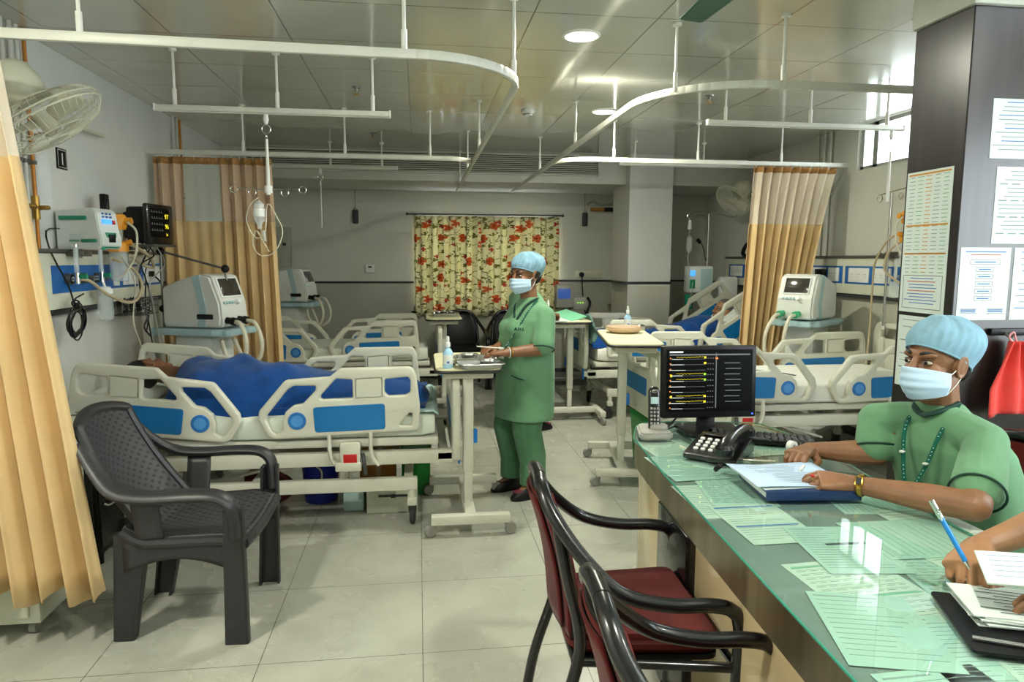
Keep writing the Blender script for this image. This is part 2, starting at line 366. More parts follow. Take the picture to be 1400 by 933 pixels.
M = dict(
    floor=floor_mat(), ceil=ceiling_mat(), wall=wall_mat('painted_wall', '#dadbd6', '#cfd0c8'), wall_far=wall_mat('far_painted_wall', '#cfd0c4', '#b0b1a4'),
    wall_r=wall_mat('tiled_wall', '#cdcdc2', '#bfbfae'), bulk=mat('bulkhead_paint', '#c6c7bb', .5), dado=mat('dado_black', '#26272a', .4),
    column=wall_mat('column_paint', '#d4d4cf', '#c6c6b8'), track=mat('track_white', '#cfcfc3', .35), rod=mat('rod_white', '#e2e2da', .4),
    black=mat('black_plastic', '#0d0d10', .4, spec=.3), blackm=mat('black_satin', '#101114', .25, coat=.4), dgrey=mat('dark_grey_plastic', '#3a3b3e', .5),
    chair=mat('charcoal_plastic', '#2b2b2e', .42, bump=.05), weave=weave_mat('charcoal_weave', '#39393d'),
    abs=mat('cream_abs', '#cfcfbf', .38, var=.04), steelw=mat('white_powder_steel', '#d2d2c4', .4), grey=mat('grey_steel', '#9b9b93', .4), blue=mat('panel_blue', '#1173b4', .35),
    blue2=mat('dial_blue', '#2b74bd', .4), blue3=mat('dial_ring', '#4f96d6', .4), matt=mat('mattress_vinyl', '#d5dcd0', .55), sheet=cloth('white_sheet', '#e4e4da', .06),
    teal=mat('pale_teal_plastic', '#a9c9cc', .4), tealcl=mat('pale_teal_sheet', '#b9d6d4', .6), red=mat('label_red', '#c01818', .4), bed_tag=mat('tag_blue', '#1176cf', .4),
    blanket=cloth('royal_blue_cloth', '#0b468c', .3, bump=.4, scale=14), pillow=cloth('pillow_cloth', '#dbe2dc', .08),
    chrome=mat('chrome', '#d8d8d8', .15, 1.0, var=.05), steel=mat('brushed_steel', '#b9bab8', .28, 1.0, var=.1), steel_d=mat('dull_metal', '#7d7d78', .4, .8),
    rubber=mat('rubber', '#2c2c2e', .7), castg=mat('caster_grey', '#8d8d86', .5), tabletop=mat('table_cream', '#e6e3bf', .35, var=.05), edge=mat('table_edge', '#1d1d1d', .5),
    cur=cloth('yellow_curtain', '#efd19b', .10, trans=.25, scale=5), net=net_mat('curtain_net_clear', '#c9cfba', .34), netd=net_mat('curtain_net_dense', '#c9ab8c', .86), netw=net_mat('curtain_net_white', '#e2d3bd', .84), band=cloth('tan_band', '#b98a52', .15, trans=.2), floral=floral_mat(),
    skin=skin_mat('skin_brown', '#8c6244'), skin2=skin_mat('skin_deep', '#7c5238'), skin3=skin_mat('skin_light_brown', '#a0734f'), scrub=cloth('green_scrubs', '#6c9a75', .16, bump=.3), scrub_d=cloth('green_trousers', '#527f5d', .14),
    pipe=mat('piping_dark_green', '#123b33', .8), cap=cloth('cap_blue', '#93bfd6', .2, trans=.2, scale=30), mask=cloth('mask_blue', '#bcd6ee', .06), hair=mat('black_hair', '#120f0e', .5, bump=.4, bscale=200), grey_hair=mat('grey_hair', '#5a5552', .6, bump=.4, bscale=200),
    lamp=emit('lamp_glow', '#fffdf2', 14.0), glass=glass('clear_glass', '#f4fbff', .02, .18), plastic_clear=glass('clear_plastic', '#e9f2f2', .15, .35),
    white=mat('white_plastic', '#e6e8e4', .4), vent=mat('ventilator_shell', '#d9dbd4', .42), ventt=mat('ventilator_teal', '#a7c4c8', .4), screen_off=mat('screen_dark', '#3b3730', .12, spec=.8),
    green=mat('teal_green', '#128a68', .4), lgreen=mat('connector_green', '#35b07c', .4), orange=mat('suction_orange', '#e59a1e', .4), gasblue=mat('outlet_blue', '#1f66b0', .4),
    pumpw=mat('pump_white', '#dde3de', .4), tubing=glass('tubing', '#e6e2cc', .2, .75), tan_tube=mat('tan_tube', '#b8a888', .45), brass=mat('brass', '#a8843c', .35, .8), copper=mat('copper_orange', '#b8782c', .45, .4),
    pipew=mat('pipe_white', '#c9cac0', .5), pillar=wood_mat('dark_laminate', '#151211', '#2a2423', 14, .32), counterw=wood_mat('brown_laminate', '#4a422d', '#7d7256', 11, .33, 'x'), cream=mat('cream_laminate', '#cdb98c', .4, var=.1, scale=2.5),
    paper=mat('paper', '#cdd8d3', .7, var=.03), paperw=mat('white_paper_under_glass', '#b9c6bb', .7, var=.05), felt=mat('grey_felt', '#6f7d78', .9), paperg=mat('paper_under_glass', '#a2bdb2', .7, var=.06), ink=mat('ink_grey', '#82948f', .8, var=0), inkd=mat('ink_dark', '#2b3440', .8, var=0), inkr=mat('ink_red', '#b5483c', .8, var=0), inkb=mat('ink_blue', '#3f6fb5', .8, var=0), inko=mat('ink_orange', '#c58a3c', .8, var=0), inkg=mat('ink_green', '#6fa88a', .8, var=0),
    maroon=cloth('maroon_cloth', '#580e0a', .25), redcloth=cloth('red_towel', '#d9453f', .15, bump=.6, weave=400), screen=mat('monitor_black', '#050506', .35, var=0, spec=.15),
    yel=emit('trace_yellow', '#d8c828', 1.0), grn=emit('trace_green', '#8fd02c', .9), wht=emit('trace_white', '#c8cccc', .6), dim=emit('trace_grey', '#6d7078', .25), led_blue=emit('led_blue', '#3e5cff', 2.0), lcd=emit('lcd_blue', '#4aa0ff', .8), ora=emit('trace_orange', '#d07828', .9), 
    navy=mat('navy_cover', '#16315c', .3), gold=mat('gold', '#c9a24c', .25, 1.0), pen=mat('pen_blue', '#1e86d8', .3), cobalt=mat('cobalt_bucket', '#1b2a9a', .4), crateg=mat('green_plastic', '#0c8a2c', .4), carton=mat('cardboard', '#b07a3e', .8), wine=mat('maroon_bag', '#5e1424', .7),
    fan=mat('fan_cream', '#c8c8b2', .4), fang=mat('fan_green', '#1d5a44', .4), wire=mat('wire_cream', '#cfcfba', .4), elec=mat('distribution_grey', '#a9aa98', .5), dark=mat('grille_dark', '#22232a', .6), alu=mat('aluminium', '#b4b6b2', .35, .7), ped=mat('cabinet_ivory', '#d6d8c4', .4),
    glassy=None, creamg=mat('cream_laminate_gloss', '#d2bf95', .12, var=.06, scale=2.5))
def counter_glass():
    m = NT('counter_glass'); tr = m.n('ShaderNodeBsdfTransparent'); tr.inputs[0].default_value = (.93, .985, .96, 1)
    gl = m.n('ShaderNodeBsdfGlossy'); gl.inputs['Roughness'].default_value = .025; gl.inputs[0].default_value = (1, 1, 1, 1)
    fr = m.n('ShaderNodeFresnel'); fr.inputs[0].default_value = 1.5; x = m.n('ShaderNodeMixShader')
    ge = m.n('ShaderNodeNewGeometry'); m.l(m.math('MULTIPLY', fr.outputs[0], m.math('SUBTRACT', 1.0, ge.outputs['Backfacing'])), x.inputs[0]); m.l(tr.outputs[0], x.inputs[1]); m.l(gl.outputs[0], x.inputs[2]); m.l(x.outputs[0], m.out.inputs[0]); return m.m
M['glassy'] = counter_glass(); M['glass_edge'] = mat('glass_edge_green', '#3f8f7a', .1)
# ------------------------------------------------------------------ the room
XL, XR, YF, YB, ZC = -2.0, 3.72, 8.8, -2.6, 2.65
def slab(name, a, b, m): return structure(MB().span(a, b).build(name, m, smooth=False))
slab('floor', (XL - .2, YB - .2, -.12), (XR + .2, YF + .2, 0), M['floor'])
slab('ceiling', (XL - .2, YB - .2, ZC), (XR + .2, YF + .2, ZC + .12), M['ceil'])
slab('wall_left', (XL - .15, YB - .2, 0), (XL, YF + .2, ZC), M['wall'])
slab('wall_back', (XL, YB - .15, 0), (XR, YB, ZC), M['wall'])
WX0, WX1, WZ0, WZ1 = -.06, 1.76, .86, 2.06
w = MB()
w.span((XL, YF, 0), (WX0, YF + .15, ZC)).span((WX1, YF, 0), (XR, YF + .15, ZC)).span((WX0, YF, 0), (WX1, YF + .15, WZ0)).span((WX0, YF, WZ1), (WX1, YF + .15, ZC))
structure(w.build('wall_far', M['wall_far'], smooth=False))
RY0, RY1, RZ0, RZ1 = 3.3, 5.62, 2.27, 2.645
w = MB()
w.span((XR, YB, 0), (XR + .15, -1.7, ZC)).span((XR, 1.7, 0), (XR + .15, RY0, ZC)).span((XR, -1.7, 0), (XR + .15, 1.7, .95)).span((XR, -1.7, 2.35), (XR + .15, 1.7, ZC)).span((XR, RY1, 0), (XR + .15, YF + .2, ZC)).span((XR, RY0, 0), (XR + .15, RY1, RZ0)).span((XR, RY0, RZ1), (XR + .15, RY1, ZC))
structure(w.build('wall_right', M['wall_r'], smooth=False))
# bulkhead carrying the air grille, with its soffit
w = MB().span((XL, 7.66, 2.34), (XR, YF, ZC)); structure(w.build('bulkhead', M['bulk'], smooth=False))
# column standing off the far wall
w = MB().span((2.30, 7.5, 0), (2.79, 8.15, ZC)); structure(w.build('column', M['column'], smooth=False))
w = MB().span((2.24, 7.485, 1.24), (2.80, 8.15, 1.265), bev=.003); structure(w.build('trim_1', M['dado'], smooth=False))
w = MB().span((XL, YF - .014, 1.205), (WX0, YF, 1.23)); structure(w.build('trim_2', M['dado'], smooth=False))
w = MB().span((WX1, YF - .014, 1.225), (XR, YF, 1.25)); structure(w.build('trim_3', M['dado'], smooth=False))
w = MB().span((XR - .012, 5.6, 1.225), (XR, YF, 1.25)); structure(w.build('trim_4', M['dado'], smooth=False))
for nm, a, b in (('baseboard_left', (XL, YB, 0), (XL + .012, YF, .1)), ('baseboard_far', (XL, YF - .012, 0), (XR, YF, .1)), ('baseboard_right', (XR - .012, YB, 0), (XR, YF, .1))):
    structure(MB().span(a, b, bev=.003).build(nm, M['dgrey'], smooth=False))
# far window: frame, mullion, panes
w = structure(MB().span((WX0, YF + .03, WZ0), (WX0 + .05, YF + .09, WZ1)).span((WX1 - .05, YF + .03, WZ0), (WX1, YF + .09, WZ1)).span((WX0, YF + .03, WZ0), (WX1, YF + .09, WZ0 + .05)).span((WX0, YF + .03, WZ1 - .05), (WX1, YF + .09, WZ1)).span((.83, YF + .03, WZ0), (.88, YF + .09, WZ1)).build('window_1', M['alu'], smooth=False))
MB().span((WX0 + .05, YF + .058, WZ0 + .05), (.83, YF + .062, WZ1 - .05)).build('pane', M['glass'], w); MB().span((.88, YF + .058, WZ0 + .05), (WX1 - .05, YF + .062, WZ1 - .05)).build('pane', M['glass'], w)
MB().span((WX0 - .03, YF - .05, WZ0 - .03), (WX1 + .03, YF + .03, WZ0), bev=.004).build('window_sill', M['dado'], w)
MB().span((WX0 - .05, YF - .02, WZ1), (WX1 + .03, YF + .02, WZ1 + .02), bev=.003).build('lintel_trim', M['track'], w)
w = structure(MB().span((XR + .03, RY0, RZ0), (XR + .09, RY0 + .05, RZ1)).span((XR + .03, RY1 - .22, RZ0), (XR + .09, RY1 - .16, RZ1)).span((XR + .03, 4.4, RZ0), (XR + .09, 4.44, RZ1)).span((XR + .03, RY1 - .04, RZ0), (XR + .09, RY1, RZ1)).span((XR + .03, RY0, RZ0), (XR + .09, RY1, RZ0 + .03)).span((XR + .03, RY0, RZ1 - .03), (XR + .09, RY1, RZ1)).build('window_2', M['alu'], smooth=False))
for a, b in ((RY0 + .05, 4.4), (4.44, RY1 - .22), (RY1 - .16, RY1 - .04)): MB().span((XR + .058, a, RZ0 + .03), (XR + .062, b, RZ1 - .03)).build('pane', M['glass'], w)
w = MB()  # unseen staff-side window, added to raise the daylight level in the room
for y in (-1.7, -.02, 1.66): w.span((XR + .03, y, .95), (XR + .09, y + .04, 2.35))
w = structure(w.span((XR + .03, -1.7, .95), (XR + .09, 1.7, .99)).span((XR + .03, -1.7, 2.31), (XR + .09, 1.7, 2.35)).build('added_window', M['alu'], smooth=False))
for a, b in ((-1.66, -.02), (.02, 1.66)): MB().span((XR + .058, a, .99), (XR + .062, b, 2.31)).build('pane', M['glass'], w)
# dark laminated pillar behind the counter
structure(MB().span((2.04, 2.43, 0), (2.75, 2.74, 2.44), bev=.004).build('pillar', M['pillar'], smooth=False))
structure(MB().span((2.02, 2.41, 2.44), (2.75, 2.74, ZC), bev=.004).build('pillar_head', M['bulk'], smooth=False))
# ------------------------------------------------------------------ camera, light
cam = bpy.data.objects.new('camera', bpy.data.cameras.new('camera')); COL.objects.link(cam); SC.camera = cam
cam.data.sensor_width = 36; cam.data.lens = 950 / 1400 * 36; cam.data.clip_start = .02
rt, fw = V(.99115604, -.13263599, .0041716), V(.13222121, .98440773, -.11601282); up = rt.cross(fw).normalized()
Mx = Matrix((rt, up, -fw)).transposed().to_4x4(); Mx.translation = V(0, 0, 1.5); cam.matrix_world = Mx
SC.view_settings.view_transform = 'Standard'; SC.view_settings.look = 'None'; SC.view_settings.gamma = 1; SC.view_settings.use_curve_mapping = False
SC.view_settings.exposure = 0.36
wd = bpy.data.worlds.new('sky'); SC.world = wd; wd.use_nodes = True
bg = wd.node_tree.nodes['Background']; bg.inputs[0].default_value = (.86, .95, 1.0, 1); bg.inputs[1].default_value = 12.0
def lamp(x, y, power, size=.17, label=None):
    t = thing('ceiling_light', label, 'ceiling light', (x, y, ZC), group='round ceiling lights')
    MB().lathe([(size / 2 + .012, 0), (size / 2 + .012, -.006), (size / 2, -.01), (size / 2 - .004, -.004), (size / 2 - .004, 0)]).build('rim', M['white'], t)
    MB().lathe([(0, -.006), (size / 2 - .004, -.006), (size / 2 - .004, -.001), (0, -.001)]).build('diffuser', M['lamp'], t)
    L = bpy.data.lights.new('lamp_light', 'AREA'); L.shape = 'DISK'; L.size = size; L.energy = power; L.color = (1.0, .985, .82)
    lo = bpy.data.objects.new('lamp_light', L); COL.objects.link(lo); lo.parent = t; lo.location = (0, 0, -.015)
    return t
lamp(.844, 3.651, 24, label='bright round ceiling light nearer the counter')
lamp(1.441, 5.417, 36, label='bright round ceiling light farther back by the right bed row')
lamp(-1.55, 1.3, 40, label='round ceiling light over the aisle behind the plastic chair')
lamp(.9, .7, 28, label='round ceiling light above the front end of the counter')
lamp(2.9, 1.0, 14, label='round ceiling light above the staff side of the counter')
# ------------------------------------------------------------------ curtain tracks, drip rails
ZT = 2.29
ZR = 2.33
def rods(t, pts, ztop, r=.0075):
    for x, y, z in pts:
        m = MB().cyl((x, y, z), (x, y, ztop), r, seg=8).cyl((x, y, z), (x, y, z + .09), r * 1.6, seg=8).cyl((x, y, ztop - .012), (x, y, ztop), r * 3, seg=10)
        m.build('suspension_rod', M['rod'], t, world=True)
def track(name, label, pts, rodpts, loc, n=10, group='curtain tracks hung from the ceiling'):
    t = thing(name, label, 'curtain track', loc, group=group)
    path = []
    for p in pts: path.append(V(*p))
    m = MB(); prof = path
    # flat bar profile swept along the path: height .034, width .022
    for a, b in zip(prof, prof[1:]):
        d = (b - a).normalized() * .002
        m.bar(a - d, b + d, .022, .036, bev=.003)
    m.build('rail', M['track'], t, world=True); rods(t, rodpts, ZC); return t
def arc(cx_, cy_, r, a0, a1, n=14, z=None): return [(cx_ + r * math.cos(rad(a0 + (a1 - a0) * k / n)), cy_ + r * math.sin(rad(a0 + (a1 - a0) * k / n)), z or ZT) for k in range(n + 1)]
XT, Y1, Y2, YE = .45, 2.83, 5.60, 8.25
def arm(t, pts, rodpts):
    m = MB(); P = [V(*p) for p in pts]
    for p, q in zip(P, P[1:]):
        d = (q - p).normalized() * .002; m.bar(p - d, q + d, .022, .036, bev=.003)
    m.build('rail', M['track'], t, world=True); rods(t, rodpts, ZC)
XT, Y1, Y2, YE = .45, 2.83, 5.60, 8.25
t = track('curtain_track', 'white curtain track on the blue covered sleeper\'s side, bending back along the aisle',
      [(XL, Y1 - .06, ZT), (XT - .45, Y1, ZT)] + arc(XT - .45, Y1 + .45, .45, -90, 0) + [(XT, YE, ZT)],
      [(-.045, Y1, ZT), (XT - .02, Y1 + .35, ZT), (-1.2, Y1 - .03, ZT), (XT, 5.2, ZT), (XT, 6.4, ZT), (XT, 7.6, ZT)], (XL, Y1, ZT))
arm(t, [(XL, Y2, ZT), (XT - .25, Y2, ZT)] + arc(XT - .25, Y2 + .25, .25, -90, 0, 8), [(-1.3, Y2, ZT), (-.55, Y2, ZT), (.1, Y2, ZT)])
XQ, Q1, Q2, QE = 1.145, 3.21, 5.75, 8.6
t = track('curtain_track', 'white curtain track running from behind the dark pillar and bending back along the aisle',
      [(XR, Q1, ZR), (XQ + .55, Q1, ZR)] + arc(XQ + .55, Q1 + .55, .55, 270, 180, 14, ZR) + [(XQ, QE, ZR)],
      [(1.72, Q1, ZR), (XQ + .12, Q1 + .2, ZR), (XQ, 5.1, ZR), (XQ, 6.6, ZR), (XQ, 7.9, ZR), (2.6, Q1, ZR)], (XR, Q1, ZR))
arm(t, [(XR, Q2, ZR), (XQ + .3, Q2, ZR)] + arc(XQ + .3, Q2 + .3, .3, 270, 180, 8, ZR), [(1.62, Q2, ZR), (2.35, Q2, ZR), (3.1, Q2, ZR)])
def drip_rail(label, x0, x1, y, z, rx):
    t = thing('drip_rail', label, 'drip rail', ((x0 + x1) / 2, y, z), group='drip rails above the beds')
    MB().span((x0, y - .018, z - .018), (x1, y + .018, z + .012), bev=.004).span((x0, y - .005, z - .024), (x1, y + .005, z - .016)).build('rail', M['track'], t, world=True)
    MB().span((x0 - .006, y - .021, z - .022), (x0 + .004, y + .021, z + .016), bev=.002).build('end_cap', M['white'], t, world=True)
    MB().span((x1 - .004, y - .021, z - .022), (x1 + .006, y + .021, z + .016), bev=.002).build('end_cap', M['white'], t, world=True)
    rods(t, [(a, y, z + .01) for a in rx], ZC); return t
drip_rail('short white drip rail above the bed with the blue covered sleeper', -1.434, -.155, 4.2, 2.335, (-1.33, -.78, -.25))
drip_rail('short white drip rail above the empty bed with dials behind the net curtain', -1.40, -.20, 7.2, 2.41, (-.85, -.35))
drip_rail('short white drip rail above the unoccupied white mattress', 1.9, 3.30, 4.5, 2.41, (2.02, 2.62, 3.18))
drip_rail('short white drip rail above the bed with the grey haired patient', 1.95, 3.55, 6.7, 2.44, (2.1, 2.8))
# hooks, rods and drip sets hanging from the rails
def ring(m, c, r, tr, ax='y', n=16):
    c = V(*c); pts = []
    for k in range(n):
        a = 2 * PI * k / n
        pts.append(c + (V(math.cos(a), 0, math.sin(a)) if ax == 'y' else V(0, math.cos(a), math.sin(a))) * r)
    m.tube(pts, tr, seg=6, closed=True); return m
def drip_hanger(label, x, y, z, L, arm=True, thick=.013):
    t = thing('drip_hanger', label, 'drip hanger', (x, y, z), group='hangers on the drip rails')
    m = MB().lathe([(0, 0), (.012, 0), (.016, -.03), (.008, -.055), (0, -.055)], seg=10, M=TR((x, y, z - .024))); m.build('glider', M['white'], t, world=True)
    m = MB(); ring(m, (x, y, z - .105), .024, .0025); m.cyl((x, y, z - .08), (x, y, z - .075), .004, seg=6); ring(m, (x, y, z - .145), .014, .002, 'x')
    m.build('hook', M['chrome'], t, world=True)
    MB().cyl((x, y, z - .16), (x, y, z - L), thick * .55, thick, seg=12).build('pole', M['rod'], t, world=True)
    if arm:
        m = MB(); zz = z - L + .03
        m.cyl((x - .17, y, zz), (x + .17, y, zz), .0035, seg=6)
        for q in (-.17, .17, -.09, .09): ring(m, (x + q + (.02 if abs(q) > .1 else 0) * (1 if q > 0 else -1), y, zz - (.0 if abs(q) > .1 else .018)), .02, .0025)
        m.build('hook_arm', M['chrome'], t, world=True)
        MB().cyl((x, y, zz - .02), (x, y, zz + .02), thick * 1.7, seg=12).build('clamp', M['white'], t, world=True)
    return t
drip_hanger('white drip pole with hooked arm over the blue covered sleeper', -.846, 4.2, 2.335, .47)
t = drip_hanger('thin chrome and white drip hanger over the empty bed behind the net curtain', -.95, 7.2, 2.41, .60, arm=False, thick=.010)
drip_hanger('drip hanger with rings in front of the high bright window', 3.22, 4.5, 2.41, .50, arm=False, thick=.012)
# drip bottle and coiled line on the first hanger
t = thing('drip_bottle', 'clear upturned drip bottle with coiled line hanging on the hooked arm', 'drip bottle', (-.90, 4.19, 1.84))
x, y, z = -.90, 4.19, 1.83
MB().lathe([(0, .0), (.012, 0), (.030, -.02), (.031, -.11), (.014, -.135), (.012, -.16), (0, -.16)], seg=18, M=TR((x, y, z))).build('bottle', M['plastic_clear'], t, world=True)
MB().lathe([(.032, -.045), (.0325, -.05), (.0325, -.085), (.032, -.09)], seg=18, M=TR((x, y, z))).build('bottle_label', M['white'], t, world=True)
m = MB(); 
pts = [(x - .0, y, z + .02), (x - .05, y, z - .03), (x - .07, y, z - .12), (x - .02, y, z - .21), (x + .03, y, z - .17), (x + .05, y - .01, z - .02), (x + .10, y - .02, z - .09), (x + .13, y - .02, z - .18), (x + .08, y - .01, z - .29), (x + .0, y, z - .31), (x - .04, y, z - .25), (x - .02, y, z - .17), (x + .02, y + .01, z - .24), (x + .05, y, z - .29)]
m.tube(smooth_path(pts, 8), .003, seg=6); m.build('drip_line', M['tubing'], t, world=True)
MB().cyl((x + .02, y, z - .17), (x + .03, y, z - .23), .010, .008, seg=10).build('drip_chamber', M['plastic_clear'], t, world=True)
# ------------------------------------------------------------------ hospital bed (head at local x=0, foot +x, floor z=0)
S0 = .000878
def Pz(lst): return [((1075 - q[0]) * S0, (590 - q[1]) * S0) + ((q[2],) if len(q) > 2 else ()) for q in lst]
R_OUT = round_poly(Pz([(530, 205, .02), (590, 153, .03), (1030, 150, .04), (1056, 215, .03), (1075, 400), (1073, 520, .03), (1058, 556, .02), (190, 590, .03), (150, 570, .03), (95, 460, .035), (105, 408, .03), (262, 222, .045)]), .02)
R_H1 = round_poly(Pz([(150, 437, .01), (275, 282, .03), (312, 258, .02), (446, 260, .018), (440, 290, .015), (364, 370, .015), (310, 378, .03), (258, 420, .03), (240, 480, .03), (243, 530, .015), (206, 556, .012), (176, 535, .015), (146, 470, .02)]), .012)
R_H2 = round_poly(Pz([(468, 338, .012), (474, 318, .01), (566, 218, .012), (664, 226, .01), (664, 340, .01), (488, 345, .01)]), .01)
R_H3 = round_poly(Pz([(860, 226, .015), (1006, 214, .02), (1018, 240), (1016, 312, .02), (985, 328, .02), (880, 331, .02), (858, 305, .02)]), .012)
R_H4 = round_poly(Pz([(948, 520, .008), (965, 495, .008), (1008, 442, .012), (1028, 446, .008), (1020, 522, .01)]), .008)
def rail(parent, frm):
    r = MB().plate(R_OUT, [R_H1, R_H2, R_H3, R_H4], .042, .012, M=frm, res=3).build('side_rail', M['abs'], parent)
    bp = round_poly(Pz([(424, 392), (858, 377), (860, 540), (434, 550)]), .018)
    for sgn in (-1, 1): pass
    MB().prism(bp, .052, M=frm @ TR((0, 0, -.026)), bev=.003).build('blue_panel', M['blue'], r)
    a, b = Pz([(328, 475)])[0]
    d = MB().lathe([(0, -.026), (.046, -.026), (.048, -.023), (.048, .023), (.046, .026), (0, .026)], seg=28, M=frm @ TR((a, b, 0)))
    d.build('angle_dial', M['blue2'], r)
    m = MB()
    m.lathe([(.022, -.0285), (.031, -.0285), (.031, .0285), (.022, .0285)], seg=28, M=frm @ TR((a, b, 0)))
    m.build('dial_ring', M['blue3'], r)
    ip = round_poly(Pz([(682, 218), (845, 210), (845, 336), (682, 340)]), .012)
    MB().prism(ip, .050, M=frm @ TR((0, 0, -.025)), bev=.004).build('grip_panel', M['abs'], r)
    return r
def bed(label, loc, rz, hb_=True, fdz=0, sw=(20, 75, 60, 10), back=0.0, dz=0.0, fl_rail=4.5, knee=0.0, sheet='matt'):
    t = thing('hospital_bed', label, 'hospital bed', loc, rz, 'adjustable hospital beds')
    for sy in (-1, 1):
        y = sy * .44
        F = Matrix(((-1, 0, 0, 1.95), (0, 0, 1, y), (0, 1, 0, .533 + dz), (0, 0, 0, 1)))
        if knee: F = Matrix.Translation((1.1, 0, .55)) @ Euler((0, rad(knee), 0)).to_matrix().to_4x4() @ Matrix.Translation((-1.1, 0, -.55)) @ F
        rail(t, F)
        F = Matrix(((1, 0, 0, .135), (0, 0, 1, y), (0, 1, 0, .518 + dz), (0, 0, 0, 1)))
        a = rad(fl_rail); piv = V(.98, 0, .53 + dz)
        F = Matrix.Translation(piv) @ Euler((0, a, 0)).to_matrix().to_4x4() @ Matrix.Translation(-piv) @ F
        rail(t, F)
        for xa, xb in ((1.46, 1.68), (.34, .56)):
            for x in (xa, xb):
                m = MB(); q = sy * .455
                pts = [(x, q, .56 + dz), (x, q * 1.01, .47 + dz), (x + .012, q * .99, .41 + dz), (x + .04, q * .97, .375 + dz)]
                m.tube(smooth_path(pts, 5), .022, seg=8, flat=.5); m.cyl((x + .05, q * .99, .385 + dz), (x + .05, q * 1.012, .385 + dz), .009, seg=10); m.build('rail_bracket', M['steelw'], t)
    # upper frame
    m = MB()
    for sy in (-1, 1): m.span((.05, sy * .40 - .025, .365 + dz), (2.13, sy * .40 + .025, .44 + dz), bev=.006)
    for x in (.07, 1.1, 2.08): m.span((x - .025, -.40, .37 + dz), (x + .025, .40, .43 + dz), bev=.005)
    m.build('upper_frame', M['steelw'], t)
    m = MB()
    for sy in (-1, 1): m.span((.28, sy * .40 - .022, .212), (1.93, sy * .40 + .022, .285), bev=.006)
    for x in (.32, 1.05, 1.88): m.span((x - .025, -.40, .22), (x + .025, .40, .28), bev=.005)
    m.build('lower_frame', M['steelw'], t)
    for x in (.62, 1.52):
        for sy in (-1, 1):
            m = MB().bar((x, sy * .34, .25), (x + .02, sy * .34, .41 + dz), .05, .04, bev=.005)
            m.build('lift_column', M['steelw'], t)
    for sy in (-1, 1): MB().bar((.95, sy * .32, .30), (1.35, sy * .32, .39 + dz), .03, .015, bev=.003).build('link_bar', M['steelw'], t)
    # mattress deck
    m = MB().span((.98, -.42, .47 + dz), (2.05, .42, .515 + dz), bev=.01)
    a = rad(back); hx, hz = .98, .515 + dz
    B = Matrix.Translation((hx, 0, hz)) @ Euler((0, a, 0)).to_matrix().to_4x4() @ Matrix.Translation((-hx, 0, -hz))
    m.span((.10, -.42, .47 + dz), (.99, .42, .515 + dz), bev=.01, M=B); m.build('mattress_deck', M['steelw'], t)
    # mattress: smooth loft along the bending line
    secs = []; n = 26; Lx = 1.90
    for k in range(n + 1):
        x = 2.03 - Lx * k / n
        if x >= 1.06: p, nrm = V(x, 0, .585 + dz), V(0, 0, 1)
        else:
            s_ = min(1, (1.06 - x) / .16); aa = a * (s_ * s_ * (3 - 2 * s_)); 
            p = Matrix.Translation((hx, 0, hz)) @ Euler((0, aa, 0)).to_matrix().to_4x4() @ V(x - hx, 0, .07); nrm = Euler((0, aa, 0)).to_matrix() @ V(0, 0, 1)
        e = min(1.0, .8 + .2 * min(k, n - k) / 1.0)
        secs.append((p, V(0, .425 * (1 if 0 < k < n else .985), 0), nrm * .07 * e))
    MB().loft(secs, 40, power=9).build('mattress', M[sheet], t, ang=50)
    # head and foot boards
    hb = round_poly([(-.46, .50), (-.46, .90, .05), (-.42, .985, .06), (.42, .985, .06), (.46, .90, .05), (.46, .50), (.40, .44, .05), (-.40, .44, .05)], .03)
    hh = [round_poly([(a_ - .10, .86), (a_ - .10, .94), (a_ + .10, .94), (a_ + .10, .86)], .02) for a_ in (-.27, .27)]
    F = Matrix(((0, 0, 1, .045), (1, 0, 0, 0), (0, 1, 0, dz), (0, 0, 0, 1)))
    if hb_: MB().plate(hb, hh, .045, .014, M=F, res=3).build('headboard', M['abs'], t)
    fb = round_poly([(-.43, .455, .03), (-.46, .55), (-.465, .88, .03), (-.44, .925, .04), (.44, .925, .04), (.465, .88, .03), (.46, .55), (.43, .455, .03)], .03)
    holes = [round_poly([(-.235, .79), (-.235, .865), (.235, .865), (.235, .79), (.0, .775)], .018)]
    for s_ in (-1, 1): holes.append(round_poly([(s_ * .285, .875), (s_ * .415, .865), (s_ * .415, .67), (s_ * .39, .655), (s_ * .285, .775)], .018))
    F = Matrix(((0, 0, 1, 2.15), (1, 0, 0, 0), (0, 1, 0, dz + fdz), (0, 0, 0, 1)))
    f = MB().plate(fb, holes, .045, .015, M=F, res=3).build('footboard', M['abs'], t)
    MB().prism(round_poly([(-.225, .60), (.225, .60), (.225, .72), (-.225, .72)], .012), .052, M=F @ TR((0, 0, -.026)), bev=.003).build('blue_panel', M['blue'], f)
    for s_ in (-1, 1):
        MB().box((2.165, s_ * .40, .405 + dz), (.012, .045, .10), bev=.004).build('blue_tag', M['bed_tag'], t)
        MB().box((2.10, s_ * .40, .405 + dz), (.12, .05, .05), bev=.008).build('bumper_bracket', M['steelw'], t)
    # control box with red label, release lever
    for s_ in (-1, 1):
        m = MB().box((1.57, s_ * .452, .445 + dz), (.11, .05, .13), bev=.012).box((1.56, s_ * .47, .375 + dz), (.14, .03, .05), bev=.008)
        c = m.build('control_box', M['abs'], t)
        MB().box((1.57, s_ * .478, .418 + dz), (.072, .004, .055), bev=.001).build('red_label', M['red'], c)
        MB().tube(smooth_path([(1.635, s_ * .45, .44 + dz), (1.645, s_ * .48, .40 + dz), (1.65, s_ * .48, .33 + dz)], 5), .011, seg=8).build('release_lever', M['dgrey'], t)
